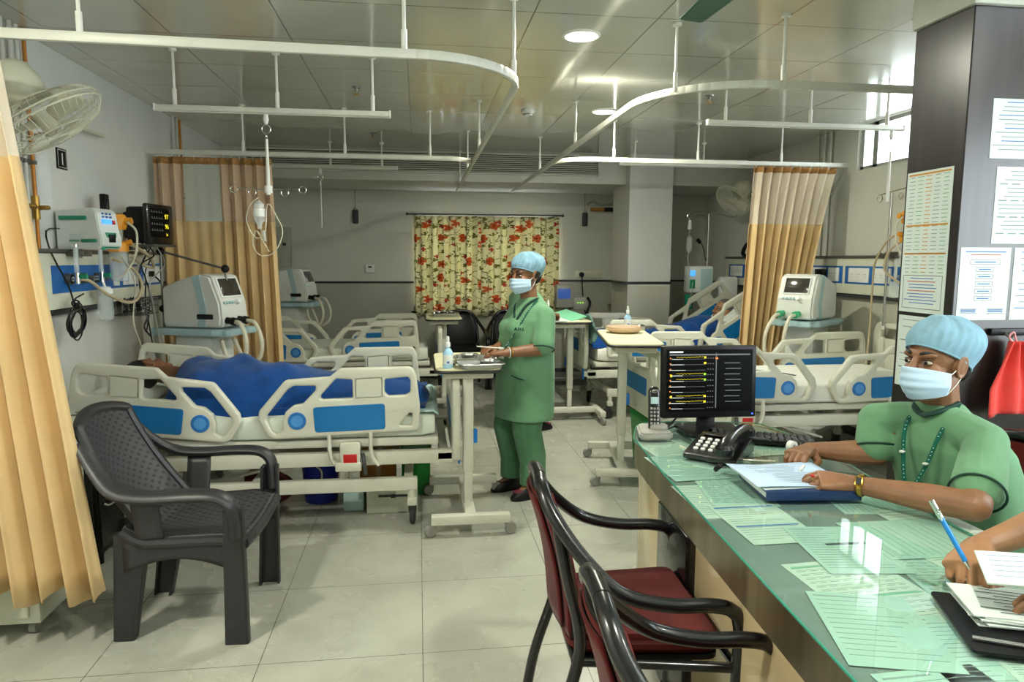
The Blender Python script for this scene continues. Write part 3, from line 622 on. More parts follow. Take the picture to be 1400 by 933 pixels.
    for i_, x in enumerate((.36, 1.90)):
        for s_ in (-1, 1):
            y = s_ * .40; Q = TR((x, y, 0), rz=rad(sw[i_ * 2 + (s_ > 0)]))
            c = MB().cyl((x, y, .13), (x, y, .215), .022, seg=12).box((x, y, .145), (.055, .05, .05), bev=.01).build('caster', M['steelw'], t)
            MB().lathe([(0, -.014), (.035, -.016), (.050, -.011), (.053, 0), (.050, .011), (.035, .016), (0, .014)], seg=24, M=Q @ TR((.022, 0, .053), rx=PI / 2)).box((.012, 0, .10), (.04, .046, .05), bev=.012, M=Q).build('wheel', M['rubber'], c)
    return t
BED_A = bed('white hospital bed holding the sleeper under a blue sheet, behind the charcoal chair', (-1.95, 4.24, 0), 0, hb_=False, fdz=-.085, sw=(10, 80, 85, 20), back=4, fl_rail=4.5)
bed('white hospital bed standing empty in the far corner beyond the net curtain', (-1.95, 7.19, 0), 0, fdz=-.085, back=0, fl_rail=0)
bed('white hospital bed with a bare white mattress beside the counter', (3.68, 4.66, 0), PI, back=0, dz=.04, fdz=-.05, fl_rail=0, sheet='sheet')
BED_D = bed('white hospital bed with raised back holding the grey haired patient', (3.69, 6.72, 0), PI, back=26, dz=.03, fl_rail=31, knee=0, sheet='sheet')
# ------------------------------------------------------------------ curtains
def fold_curtain(label, x0t, x1t, x0b, x1b, y, zt, zb, nf, amp, netz=None, zr=None, nets=('netd', 'net'), hem=0.0, group=None, ph=0.0, spread=1.0, skip=None, seed=1, shift=0.0):
    rnd = random.Random(seed); offs = [rnd.uniform(-.5, .5) for _ in range(40)]; amps = [rnd.uniform(.6, 1.25) for _ in range(40)]
    def f(u, v, z):
        k = u * nf; i = int(k) % 39; w = amps[i] * (1 - (k % 1)) + amps[i + 1] * (k % 1)
        s_ = (zt - z) / (zt - zb)
        xa = x0t + (x0b - x0t) * s_ ** spread; xb = x1t + (x1b - x1t) * s_ ** spread
        sw = math.sin(2 * PI * k + ph + offs[i] * .5 * s_)
        A = amp * w * (.65 + .5 * s_)
        return (xa + (xb - xa) * (u + .07 / nf * math.sin(4 * PI * k + offs[0]) * (1 if not skip or not (skip[0] < u < skip[1]) else 0)), y + shift * s_ + (A * sw if not (skip and skip[0] < u < skip[1]) else A * .25 * sw), z + (hem * math.sin(2 * PI * k * .5 + 1) if s_ > .99 else 0))
    t = thing('privacy_curtain', label, 'curtain', ((x0t + x1t) / 2, y, 0), group=group)
    nu = int(nf * 14)
    zz = zt
    if netz is not None:
        m = MB().grid(lambda u, v: f(u, v, zt - .045 + (netz - zt + .045) * v), nu, 8, mifn=lambda u, v: 1 if skip and skip[0] < u < skip[1] else 0); m.build('net_panel', [M[k] for k in nets], t, world=True)
        m = MB().grid(lambda u, v: f(u, v, zt - .05 * v), nu, 1); solidify(m.build('header_band', M['band'], t, world=True), .003)
        zz = netz
    m = MB().grid(lambda u, v: f(u, v, zz + (zb - zz) * v), nu, 16); solidify(m.build('cloth_panel', M['cur'], t, world=True), .003)
    n = max(4, int(nf * 1.6)); 
    for k in range(n):
        u = (k + .5) / n; p = V(*f(u, 0, zt)); mm = MB(); mm.tube([(p.x, p.y, zt - .02), (p.x, p.y * .5 + y * .5, zt + .012), (p.x, y, (zr or ZT) - .015)], .0025, seg=5); mm.build('curtain_hook', M['white'], t, world=True)
    return t
fold_curtain('yellow curtain bunched at the near edge in front of the ivory cabinet', -2.0, -1.46, -1.95, -1.195, 2.765, ZT - .03, .215, 8, .05, netz=1.86, nets=('netw', 'net'), hem=.03, seed=3, shift=-.05)
fold_curtain('yellow curtain with tan edges and a see-through net window, behind the ventilator', -1.95, -1.10, -1.93, -1.045, 5.60, ZT - .035, .18, 10, .045, netz=1.78, skip=(.22, .55), seed=5)
fold_curtain('tan yellow curtain drawn aside and gathered, beside the ventilator with green connectors', 2.84, 3.60, 2.75, 3.20, 5.71, ZR - .03, .2, 9, .045, netz=1.815, zr=ZR, nets=('netw', 'net'), seed=8, spread=.85)
# ------------------------------------------------------------------ floral window curtains
def floral(label, x0, x1, seed, gather):
    rnd = random.Random(seed); nf = 6
    def f(u, v):
        z = 2.035 + (.80 - 2.035) * v; k = u * nf
        x = x0 + (x1 - x0) * u + .012 * math.sin(2 * PI * k * 2 + seed)
        return (x, 8.72 + .040 * math.sin(2 * PI * k + seed) + .016 * math.sin(2 * PI * k * 2.3 + v * 1.5), z + (.006 * math.sin(9 * k) if v > .99 else 0))
    t = thing('floral_curtain', label, 'curtain', ((x0 + x1) / 2, 8.72, .8), group='floral curtains on the far window')
    solidify(MB().grid(f, 150, 20).build('cloth', M['floral'], t, world=True), .002)
    return t
floral('orange flowered curtain covering the half of the far window beside the thermostat wall', -.06, .78, 1, .6)
floral('orange flowered curtain covering the far window half behind the standing nurse', .76, 1.76, 2, .4)
t = tag(MB().cyl((-.12, 8.72, 2.055), (1.80, 8.72, 2.055), .011, seg=10).ell((-.13, 8.72, 2.055), .018).ell((1.81, 8.72, 2.055), .018).cyl((-.02, 8.72, 2.055), (-.02, 8.8, 2.055), .006, seg=6).cyl((1.70, 8.72, 2.055), (1.70, 8.8, 2.055), .006, seg=6).build('curtain_rod', M['dgrey']), 'thin dark rod carrying the flowered curtains', 'curtain rod')
# ------------------------------------------------------------------ air grille on the bulkhead
t = thing('air_grille', 'long slatted air conditioning grille across the bulkhead', 'air grille', (.1, 7.65, 2.5))
MB().span((-1.74, 7.645, 2.43), (1.97, 7.66, 2.64)).build('backing', M['dark'], t, world=True)
m = MB()
for z in [2.445 + .021 * k for k in range(10)]: m.box((.115, 7.635, z), (3.7, .022, .006), rot=(rad(28), 0, 0))
m.build('slats', M['steelw'], t, world=True)
m = MB().span((-1.76, 7.625, 2.42), (1.99, 7.66, 2.434), bev=.003).span((-1.76, 7.625, 2.636), (1.99, 7.66, 2.648), bev=.003).span((-1.76, 7.625, 2.42), (-1.745, 7.66, 2.648), bev=.003).span((1.975, 7.625, 2.42), (1.99, 7.66, 2.648), bev=.003)
m.build('frame', M['track'], t, world=True)
# ------------------------------------------------------------------ bed-head service panels
def head_panel(label, x, y0, y1, sgn, strips, sockets, outlets):
    t = thing('bedhead_panel', label, 'service panel', (x, (y0 + y1) / 2, 1.22), group=None)
    X = lambda d: x + sgn * d
    MB().span((x, y0, 1.225), (X(.075), y1, 1.525), bev=.006).build('trunking', M['ped'], t, world=True)
    MB().span((X(.05), y0, 1.528), (X(.092), y1, 1.548), bev=.004).span((x, y0, 1.522), (X(.06), y1, 1.532)).build('top_rail', M['steel_d'], t, world=True)
    MB().span((x, y0, 1.19), (X(.05), y1, 1.224), bev=.004).build('lower_lip', M['dgrey'], t, world=True)
    for a, b in strips:
        MB().span((X(.07), a, 1.31), (X(.079), b, 1.46), bev=.002).build('blue_strip', M['gasblue'], t, world=True)
    for a, b, lab in sockets:
        s_ = MB().span((X(.078), a, 1.325), (X(.088), b, 1.445), bev=.004).build('socket_plate', M['white'], t, world=True)
        n = max(1, int((b - a) / .07))
        for k in range(n):
            yy = a + (b - a) * (k + .5) / n; m = MB()
            for dy, dz in ((-.012, .008), (.012, .008), (0, -.014)): m.cyl((X(.086), yy + dy, 1.385 + dz), (X(.0885), yy + dy, 1.385 + dz), .0035, seg=8)
            m.build('socket_holes', M['black'], s_, world=True)
    for yy in outlets:
        o = MB().cyl((X(.078), yy, 1.385), (X(.11), yy, 1.385), .032, .030, seg=18).cyl((X(.11), yy, 1.385), (X(.15), yy, 1.385), .016, seg=14).build('gas_outlet', M['steel_d'], t, world=True)
        MB().cyl((X(.109), yy, 1.385), (X(.113), yy, 1.385), .027, .027, seg=18).build('outlet_ring', M['black'], o, world=True)
    return t
head_panel('cream service panel with blue socket strips under the patient monitor', XL, 3.85, 5.84, 1, [(3.98, 5.12), (5.17, 5.78)], [(4.72, 4.80, 0), (4.86, 4.94, 0), (4.95, 5.10, 0), (5.21, 5.40, 0), (5.42, 5.60, 0), (5.61, 5.74, 0)], [4.13, 4.30, 4.48])
head_panel('cream service panel with blue socket strips behind the bare white mattress', XR, 3.9, 6.25, -1, [(5.62, 6.2), (4.95, 5.58), (4.2, 4.92)], [(5.66, 5.82, 0), (5.86, 6.1, 0), (5.25, 5.52, 0), (4.98, 5.2, 0)], [4.62, 4.78])
head_panel('cream service panel half hidden by the gathered curtain near the grey haired patient', XR, 6.7, 7.95, -1, [(7.05, 7.85)], [(7.5, 7.8, 0), (7.2, 7.42, 0)], [])
# ------------------------------------------------------------------ gas pipes on the wall near the fan
for i, (yy, mt, r, lb) in enumerate([(3.70, 'pipew', .011, 'white gas pipe nearest the camera in the wall bundle'), (3.77, 'pipew', .011, 'second white gas pipe in the wall bundle'), (3.84, 'pipew', .013, 'third white gas pipe in the wall bundle, beside a thin orange one'), (3.90, 'pipew', .011, 'white gas pipe just beside the orange one in the wall bundle'), (3.97, 'copper', .010, 'orange brown gas pipe on the wall behind the fan')]):
    t = thing('gas_pipe', lb, 'pipe', (XL, yy, 1.53), group='gas pipes on the wall behind the fan'); x = XL + .03
    MB().cyl((x, yy, 1.53), (x, yy, ZC), r, seg=12).build('pipe', M[mt], t, world=True)
    for z in (2.42, 1.98): MB().span((XL, yy - .02, z), (x + .014, yy + .02, z + .02), bev=.003).build('pipe_clip', M['steel_d'], t, world=True)
    if i in (2, 4): MB().cyl((x, yy, 1.70), (x, yy, 1.82), .018, seg=12).cyl((x, yy - .05, 1.76), (x, yy + .04, 1.76), .013, seg=10).cyl((x, yy, 1.76), (x + .05, yy, 1.76), .012, seg=10).ell((x + .055, yy, 1.76), (.012, .026, .012)).build('valve', M['brass'], t, world=True)
for i, yy in enumerate((6.16, 6.24, 6.32)):
    t = thing('gas_pipe', ['slim gas pipe above the net curtain, closest of the three there', 'middle slim gas pipe above the net curtain', 'orange gas pipe above the net curtain'][i], 'pipe', (XL, yy, 1.53), group='gas pipes above the net curtain')
    MB().cyl((XL + .025, yy, 1.53), (XL + .025, yy, ZC), .011, seg=10).build('pipe', M['copper' if i == 2 else 'pipew'], t, world=True)
    MB().span((XL, yy - .02, 2.0), (XL + .04, yy + .02, 2.02), bev=.003).build('pipe_clip', M['steel_d'], t, world=True)
for i, yy in enumerate((5.98, 6.08, 6.18)):
    tag(MB().cyl((XR - .025, yy, 1.53), (XR - .025, yy, ZC), .012, seg=10).span((XR - .04, yy - .02, 2.1), (XR, yy + .02, 2.12), bev=.003).build('gas_pipe', M['pipew']), ['grey gas pipe rising by the high window, closest to it', 'middle grey gas pipe rising beside the high window', 'grey gas pipe rising beside the high window, farthest from it'][i], 'pipe', 'gas pipes beside the high window')
# ------------------------------------------------------------------ bed number sign
t = thing('bed_number_sign', 'small black wall sign with a white 1', 'sign', (XL, 4.33, 2.0))
MB().span((XL, 4.275, 2.0), (XL + .008, 4.385, 2.115), bev=.002).build('plate', M['black'], t, world=True)
m = MB().span((XL + .0075, 4.283, 2.008), (XL + .0085, 4.377, 2.011)).span((XL + .0075, 4.283, 2.104), (XL + .0085, 4.377, 2.107)).span((XL + .0075, 4.283, 2.008), (XL + .0085, 4.286, 2.107)).span((XL + .0075, 4.374, 2.008), (XL + .0085, 4.377, 2.107)); m.build('border', M['white'], t, world=True)
MB().text('1', .095, M=Matrix(((0, 0, 1, XL + .0085), (1, 0, 0, 4.33), (0, 1, 0, 2.024), (0, 0, 0, 1))), align='CENTER').build('numeral', M['white'], t, world=True)
# ------------------------------------------------------------------ wall fans
def wall_fan(label, c, axis, R_, wallp, mt='fan', rod=True):
    t = thing('wall_fan', label, 'fan', wallp)
    c = V(*c); a = V(*axis).normalized(); F = frame(c, a.orthogonal(), a.cross(a.orthogonal()))
    z = F.col[2].xyz
    if z.dot(a) < 0: F = F @ Euler((PI, 0, 0)).to_matrix().to_4x4()
    cage = MB(); n = 44
    for k in range(n):
        th = 2 * PI * k / n; ca, sa = math.cos(th), math.sin(th)
        front = [(ca * r * R_, sa * r * R_, h) for r, h in ((.16, .085), (.5, .08), (.85, .055), (1.0, .012), (1.0, -.012), (.85, -.05), (.5, -.075), (.25, -.08))]
        cage.tube(front, .0016, seg=4, M=F)
    for r, h in ((1.0, .012), (1.0, -.012), (.6, .076), (.6, -.07), (.17, .086), (.26, -.08)):
        cage.tube([(r * R_ * math.cos(2 * PI * k / 32), r * R_ * math.sin(2 * PI * k / 32), h) for k in range(32)], .004 if r == 1.0 else .0025, seg=5, closed=True, M=F)
    cage.build('cage', M['wire'], t, world=True)
    MB().lathe([(0, .092), (.17 * R_, .09), (.17 * R_, .082), (0, .082)], M=F).build('badge', M['fan'], t, world=True)
    hub = MB().lathe([(0, .05), (.035, .045), (.04, -.03), (0, -.03)], M=F)
    for k in range(3):
        def bl(u, v, k=k):
            r = .03 + (.86 * R_ - .03) * u; w = (.25 + .5 * math.sin(PI * min(1, u * .9 + .1))) * (v - .5) * 1.25; th = 2 * PI * k / 3 + w
            return (r * math.cos(th), r * math.sin(th), -.03 * (v - .5) * 1.6)
        hub.grid(bl, 8, 6, M=F)
    b = hub.build('blades', M[mt], t, world=True); solidify(b, .003)
    MB().lathe([(0, -.26), (.055, -.255), (.085, -.22), (.092, -.15), (.075, -.09), (.045, -.082), (0, -.082)], seg=24, M=F).build('motor_housing', M['fan'], t, world=True)
    w = V(*wallp); k = F @ V(0, 0, -.2)
    MB().tube([k, (k + w) / 2 + V(0, 0, -.03), w], .02, seg=10).build('arm', M['fan'], t, world=True)
    sx = .03 if wallp[0] < 0 else -.03
    MB().span((w.x, w.y - .06, w.z - .09), (w.x + sx, w.y + .06, w.z + .09), bev=.01).build('wall_plate', M['fan'], t, world=True)
    return t
wall_fan('cream wall fan in a wire cage near the ceiling above the yellow curtain', (-1.575, 3.30, 2.085), (.45, .13, -.72), .245, (XL, 3.42, 2.22))
wall_fan('cream wall fan beside the gathered tan curtain', (3.33, 7.15, 2.14), (-.62, -.15, -.66), .20, (XR, 7.3, 2.18))
t = tag(MB().bar((-2.0, 4.15, 2.27), (-1.93, 4.72, 2.25), .03, .02, bev=.004).build('wall_bracket', M['fan']), 'cream bracket arm on the wall below the fan', 'bracket')
# green ceiling fan (only a blade tip shows)
t = thing('ceiling_fan', 'dark green ceiling fan showing one blade tip', 'ceiling fan', (1.02, 1.90, 2.42))
MB().lathe([(0, .06), (.10, .05), (.12, .0), (.10, -.05), (0, -.06)], M=TR((1.02, 1.90, 2.42))).cyl((1.02, 1.90, 2.45), (1.02, 1.90, ZC), .015).build('motor', M['fang'], t, world=True)
for k in range(3):
    F = TR((1.02, 1.90, 2.38), rz=rad(92) + 2 * PI * k / 3)
    MB().plate(round_poly([(.10, -.03), (.25, -.055), (.66, -.05, .02), (.68, .035, .01), (.25, .055), (.10, .03)], .03), [], .006, .002, M=F @ Euler((rad(10), 0, 0)).to_matrix().to_4x4()).build('blade', M['fang'], t, world=True)
# ------------------------------------------------------------------ small ceiling and wall fittings
for x, y, lb in ((-.40, 4.93, 'small brass ceiling sprinkler nearer the camera, above the drip rail'), (-.40, 6.65, 'small brass ceiling sprinkler farther away towards the air grille'), (2.03, 4.80, 'small brass ceiling sprinkler over the bare white mattress')):
    t = thing('sprinkler', lb, 'sprinkler', (x, y, ZC), group='ceiling sprinklers')
    MB().lathe([(0, 0), (.03, 0), (.028, -.008), (.012, -.01), (.010, -.03), (0, -.03)], seg=14, M=TR((x, y, ZC))).build('body', M['steel_d'], t, world=True)
    MB().lathe([(0, -.052), (.02, -.052), (.02, -.049), (0, -.049)], seg=12, M=TR((x, y, ZC))).cyl((x - .009, y, ZC - .03), (x - .006, y, ZC - .05), .002, seg=5).cyl((x + .009, y, ZC - .03), (x + .006, y, ZC - .05), .002, seg=5).build('deflector', M['brass'], t, world=True)
t = thing('smoke_detector', 'round white smoke detector on the ceiling near the air grille', 'smoke detector', (.85, 5.455, ZC))
MB().lathe([(0, 0), (.055, 0), (.055, -.012), (.05, -.022), (.035, -.03), (.032, -.045), (0, -.048)], M=TR((.85, 5.455, ZC))).build('housing', M['white'], t, world=True)
MB().lathe([(.0335, -.034), (.037, -.034), (.037, -.038), (.0335, -.038)], M=TR((.85, 5.455, ZC))).ell((.87, 5.44, ZC - .046), .005).build('sensor_ring', M['dgrey'], t, world=True)
def pull_lamp(x, lb):
    t = thing('wall_device', lb, 'wall device', (x, YF, 1.93), group='grey devices on the far wall')
    MB().span((x - .035, YF - .05, 1.93), (x + .035, YF, 2.10), bev=.012).build('box', M['dgrey'], t, world=True)
    MB().lathe([(0, .03), (.022, .02), (.026, 0), (0, 0)], seg=14, M=TR((x, YF - .03, 2.10))).build('dome', M['elec'], t, world=True)
    MB().cyl((x, YF - .01, 2.12), (x, YF - .01, 2.34), .006, seg=8).build('conduit', M['elec'], t, world=True)
pull_lamp(-.755, 'grey conduit device on the far wall between the electrical box and the flowered curtain')
pull_lamp(2.11, 'grey conduit device on the far wall beside the column')
t = thing('pipe_stub', 'orange and black pipe stub running into the column', 'pipe', (2.2, YF - .06, 2.15))
MB().cyl((2.17, YF - .08, 2.14), (2.34, YF - .08, 2.14), .022, seg=12).build('orange_pipe', M['copper'], t, world=True)
MB().cyl((2.34, YF - .08, 2.14), (2.66, YF - .08, 2.14), .026, seg=12).build('black_sleeve', M['black'], t, world=True)
MB().tube(smooth_path([(2.13, YF - .05, 2.2), (2.2, YF - .06, 2.24), (2.3, YF - .07, 2.20), (2.5, YF - .07, 2.21), (2.66, YF - .07, 2.21)], 5), .014, seg=8).build('bent_pipe', M['elec'], t, world=True)
MB().cyl((2.48, YF - .07, 2.21), (2.64, YF - .07, 2.21), .02, seg=10).build('black_joint', M['black'], t, world=True)
t = thing('electrical_box', 'grey electrical cabinet on the far wall partly behind the net curtain', 'electrical box', (-1.7, YF, 1.4))
MB().span((-1.98, YF - .10, 1.41), (-1.525, YF, 1.88), bev=.008).build('cabinet', M['elec'], t, world=True)
MB().span((-1.96, YF - .108, 1.43), (-1.545, YF - .10, 1.86), bev=.004).build('door', M['elec'], t, world=True)
MB().span((-1.61, YF - .125, 1.66), (-1.57, YF - .105, 1.69), bev=.003).build('latch', M['black'], t, world=True)
t = thing('thermostat', 'small white thermostat on the far wall above the dark dado line', 'thermostat', (-.59, YF, 1.36))
MB().span((-.65, YF - .03, 1.335), (-.535, YF, 1.44), bev=.008).build('case', M['white'], t, world=True)
MB().span((-.615, YF - .033, 1.395), (-.57, YF - .029, 1.415)).build('display', M['screen_off'], t, world=True)
t = thing('wall_socket', 'round wall socket with a hanging black cable between window and column', 'socket', (2.08, YF, 1.31))
MB().span((2.0, YF - .012, 1.27), (2.36, YF, 1.36), bev=.004).build('plate', M['ped'], t, world=True)
MB().cyl((2.08, YF - .012, 1.315), (2.08, YF - .04, 1.315), .035, .03, seg=18).build('plug', M['black'], t, world=True)
MB().tube(smooth_path([(2.08, YF - .04, 1.30), (2.085, YF - .03, 1.2), (2.12, YF - .02, .9), (2.2, YF - .03, .5), (2.22, YF - .05, .02)], 6), .007, seg=6).build('cable', M['black'], t, world=True)
# ------------------------------------------------------------------ equipment at the near bed head
PX = XL + .09
# infusion pump
t = thing('infusion_pump', 'white infusion pump with teal clamp bars and a small blue display', 'infusion pump', (XL + .16, 4.22, 1.545))
F = TR((XL + .16, 4.24, 1.55), rz=rad(-14))
prof = round_poly([(-.13, 0), (.12, 0), (.14, .02), (.14, .06), (.125, .12), (.115, .20), (.09, .225), (-.13, .21)], .012)
MB().prism(prof, .17, M=F @ Matrix(((1, 0, 0, 0), (0, 0, 1, -.085), (0, 1, 0, 0), (0, 0, 0, 1))), bev=.006).build('case', M['pumpw'], t, world=True)
G = F @ TR((.128, 0, 0))
MB().box((.005, 0, .055), (.012, .085, .075), bev=.004, M=G).build('door', M['green'], t, world=True)
MB().box((.013, 0, .060), (.012, .05, .045), bev=.004, M=G).build('door_window', M['black'], t, world=True)
MB().box((-.003, -.015, .152), (.012, .07, .022), rot=(0, rad(-9), 0), M=G).build('display', M['lcd'], t, world=True)
MB().box((-.003, .04, .15), (.012, .02, .022), rot=(0, rad(-9), 0), bev=.003, M=G).build('stop_key', M['red'], t, world=True)
m = MB()
for k in range(3):
    for j in range(2): m.box((-.008 - .003 * j, -.035 + .03 * k, .178 + .018 * j), (.010, .014, .010), rot=(0, rad(-9), 0), bev=.002, M=G)
m.build('keys', M['inkb'], t, world=True)
MB().box((.0, -.06, .015), (.01, .02, .04), bev=.003, M=G).box((.0, 0.0, .012), (.012, .13, .012), bev=.003, M=G).build('lower_trim', M['green'], t, world=True)
MB().box((-.02, -.09, .17), (.16, .018, .022), bev=.004, M=F).build('pole_clamp', M['green'], t, world=True)
MB().box((.07, -.092, .045), (.09, .014, .018), bev=.004, M=F).build('side_bar', M['green'], t, world=True)
MB().box((-.01, -.087, .06), (.08, .003, .045), M=F).build('rating_label', M['paper'], t, world=True)
MB().box((-.02, -.088, .046), (.06, .003, .012), M=F).build('rating_text', M['inkg'], t, world=True)
MB().cyl((XL + .12, 4.2, 1.50), (XL + .12, 4.2, 1.556), .016).box((XL + .12, 4.2, 1.525), (.10, .10, .03), bev=.006).build('mount', M['steel_d'], t, world=True)
# dangling coiled black mains cable
t = thing('coiled_cable', 'coil of black power cable hanging under the infusion pump', 'cable', (XL + .16, 4.05, 1.2))
m = MB(); rnd = random.Random(4)
pts = [V(XL + .05, 4.15, 1.66), V(XL + .06, 3.99, 1.64), V(XL + .09, 3.97, 1.52), V(XL + .13, 4.03, 1.36), V(XL + .14, 4.06, 1.26)]
cx_, cy_, cz_ = XL + .14, 4.08, 1.155
for k in range(7 * 12):
    a = 2 * PI * k / 12 + PI / 2; r = .082 + .016 * math.sin(k * .37) + rnd.uniform(-.006, .006)
    pts.append(V(cx_ + .012 * math.sin(k * .55), cy_ + r * math.cos(a) * 1.1, cz_ + r * math.sin(a) * .95 - .01 * math.sin(k * .21)))
pts += [V(XL + .14, 4.06, 1.27), V(XL + .13, 4.2, 1.30)]
m.tube(smooth_path(pts, 3), .0048, seg=6); tag(t, t['label'], 'cable'); m.build('cable', M['blackm'], t, world=True)
m = MB().tube([V(cx_ + .018 * math.cos(a), 4.08 + .006 * math.sin(2 * a), 1.25 + .02 * math.sin(a)) for a in [k * PI / 8 for k in range(16)]], .005, seg=6, closed=True); m.build('cable_tie', M['black'], t, world=True)
# flow meters with humidifier
def flowmeter(y, lb, bottle):
    t = thing('flowmeter', lb, 'flowmeter', (PX, y, 1.40), group='flowmeters on the service panel')
    x = PX + .05
    MB().cyl((PX - .02, y, 1.385), (x, y, 1.385), .014, seg=12).cyl((x, y, 1.36), (x, y, 1.42), .016, seg=12).build('inlet_body', M['chrome'], t, world=True)
    MB().cyl((x, y, 1.42), (x, y, 1.56), .013, seg=14).build('sight_tube', M['plastic_clear'], t, world=True)
    MB().cyl((x, y, 1.56), (x, y, 1.575), .016, seg=14).build('tube_cap', M['chrome'], t, world=True)
    MB().cyl((x, y, 1.40), (x + .05, y, 1.40), .012, .015, seg=10).build('control_knob', M['green'], t, world=True)
    if bottle:
        MB().lathe([(0, 0), (.04, 0), (.043, -.02), (.043, -.15), (.035, -.165), (0, -.165)], seg=20, M=TR((x + .01, y, 1.30))).build('humidifier_jar', M['plastic_clear'], t, world=True)
        MB().lathe([(0, .025), (.03, .022), (.044, 0), (.044, -.02), (0, -.02)], seg=20, M=TR((x + .01, y, 1.31))).build('jar_lid', M['white'], t, world=True)
        MB().cyl((x + .01, y, 1.33), (x, y, 1.37), .010, seg=8).build('neck', M['chrome'], t, world=True)
flowmeter(4.12, 'oxygen flowmeter tube below the infusion pump without a jar', False)
flowmeter(4.42, 'oxygen flowmeter with a clear humidifier jar hanging under it', True)
# tall clear bottle on the wall
t = thing('hanging_flask', 'tall clear bottle hung on the wall beside the number sign', 'bottle', (XL + .06, 4.00, 1.80))
MB().lathe([(0, 0), (.025, .004), (.036, .03), (.038, .22), (.030, .25), (.014, .27), (.012, .30), (0, .30)], seg=20, M=TR((XL + .06, 4.00, 1.78))).build('flask', M['glass'], t, world=True)
MB().span((XL, 3.99, 1.98), (XL + .015, 4.02, 2.16), bev=.003).build('white_strip', M['white'], t, world=True)
m = MB(); ring(m, (XL + .06, 4.00, 2.11), .035, .003); m.cyl((XL, 4.00, 2.14), (XL + .06, 4.00, 2.14), .004, seg=6); m.build('holder', M['chrome'], t, world=True)
# suction regulator
def suction(x, y, sgn, lb, z=1.62):
    t = thing('suction_unit', lb, 'suction unit', (x, y, z - .3))
    MB().lathe([(0, .05), (.045, .048), (.055, .035), (.055, -.03), (.048, -.045), (0, -.045)], seg=22, M=TR((x, y, z + .10))).cyl((x, y, z + .10), (x + sgn * .09, y, z + .11), .028, .02, seg=14).build('regulator', M['orange'], t, world=True)
    MB().lathe([(0, .04), (.05, .038), (.06, .02), (.06, -.02), (0, -.02)], seg=22, M=TR((x, y, z - .06))).cyl((x, y - .0, z - .04), (x + sgn * .08, y, z - .02), .018, seg=10).build('jar_lid', M['orange'], t, world=True)
    MB().cyl((x, y, z - .03), (x, y, z + .06), .03, seg=16).build('gauge_tube', M['plastic_clear'], t, world=True)
    MB().lathe([(0, 0), (.052, 0), (.055, -.02), (.05, -.17), (.042, -.18), (0, -.18)], seg=22, M=TR((x, y, z - .08))).build('collection_jar', M['plastic_clear'], t, world=True)
    MB().cyl((x - sgn * .05, y, z + .02), (x - sgn * .05, y, z + .22), .014, seg=10).span((x - sgn * .08, y - .03, z + .13), (x - sgn * .045, y + .03, z + .27), bev=.006).build('back_plate', M['black'], t, world=True)
    P = [(x + sgn * .07, y - .02, z + .10), (x + sgn * .12, y - .02, z + .04), (x + sgn * .11, y - .03, z - .10), (x + sgn * .06, y - .05, z - .2), (x + sgn * .02, y - .06, z - .24)]
    MB().tube(smooth_path(P, 6), .007, seg=8).build('hose', M['tubing'], t, world=True)
    return t
suction(XL + .16, 4.62, 1, 'orange suction regulator with clear jar between pump and monitor')
P = lambda *a: [V(*p) for p in a]
t = tag(MB().tube(smooth_path(P((XL + .13, 4.14, 1.385), (XL + .16, 4.22, 1.37), (XL + .2, 4.34, 1.29), (XL + .24, 4.5, 1.235), (XL + .25, 4.64, 1.25), (XL + .25, 4.72, 1.34), (XL + .22, 4.66, 1.44), (XL + .16, 4.52, 1.50)), 7), .0095, seg=8).build('suction_tube', M['tan_tube']), 'tan rubber tube looping below the orange suction unit', 'tube')
t = tag(MB().tube(smooth_path(P((XL + .20, 4.55, 1.52), (XL + .22, 4.66, 1.40), (XL + .2, 4.74, 1.30), (XL + .17, 4.76, 1.1), (XL + .17, 4.84, .96), (XL + .2, 4.9, .78)), 7), .0045, seg=8).build('thin_tube', M['tubing']), 'thin clear tube hanging from the suction unit towards the bed', 'tube')
t = tag(MB().tube(smooth_path(P((XL + .17, 4.7, 1.60), (XL + .2, 4.84, 1.56), (XL + .22, 4.98, 1.50), (XL + .2, 5.06, 1.44), (XL + .17, 4.96, 1.46), (XL + .15, 4.82, 1.52)), 7), .011, seg=8).build('corrugated_tube', M['tan_tube']), 'tan tube bundle beneath the patient monitor', 'tube')
# patient monitor on a bracket
t = thing('patient_monitor', 'black patient monitor with yellow numbers on a wall bracket', 'monitor', (XL + .25, 4.98, 1.57))
F = TR((XL + .24, 5.02, 1.72), rz=rad(-12))
MB().box((-.05, 0, 0), (.14, .26, .24), bev=.02, M=F).box((-.13, 0, .0), (.07, .20, .18), bev=.02, M=F).build('case', M['black'], t, world=True)
MB().box((.028, 0, 0.005), (.035, .30, .27), bev=.012, M=F).build('bezel', M['blackm'], t, world=True)
MB().box((.043, -.012, .015), (.006, .22, .19), M=F).build('screen', M['screen'], t, world=True)
m = MB()
TXT = F @ Matrix(((0, 0, 1, .0465), (1, 0, 0, 0), (0, 1, 0, 0), (0, 0, 0, 1)))

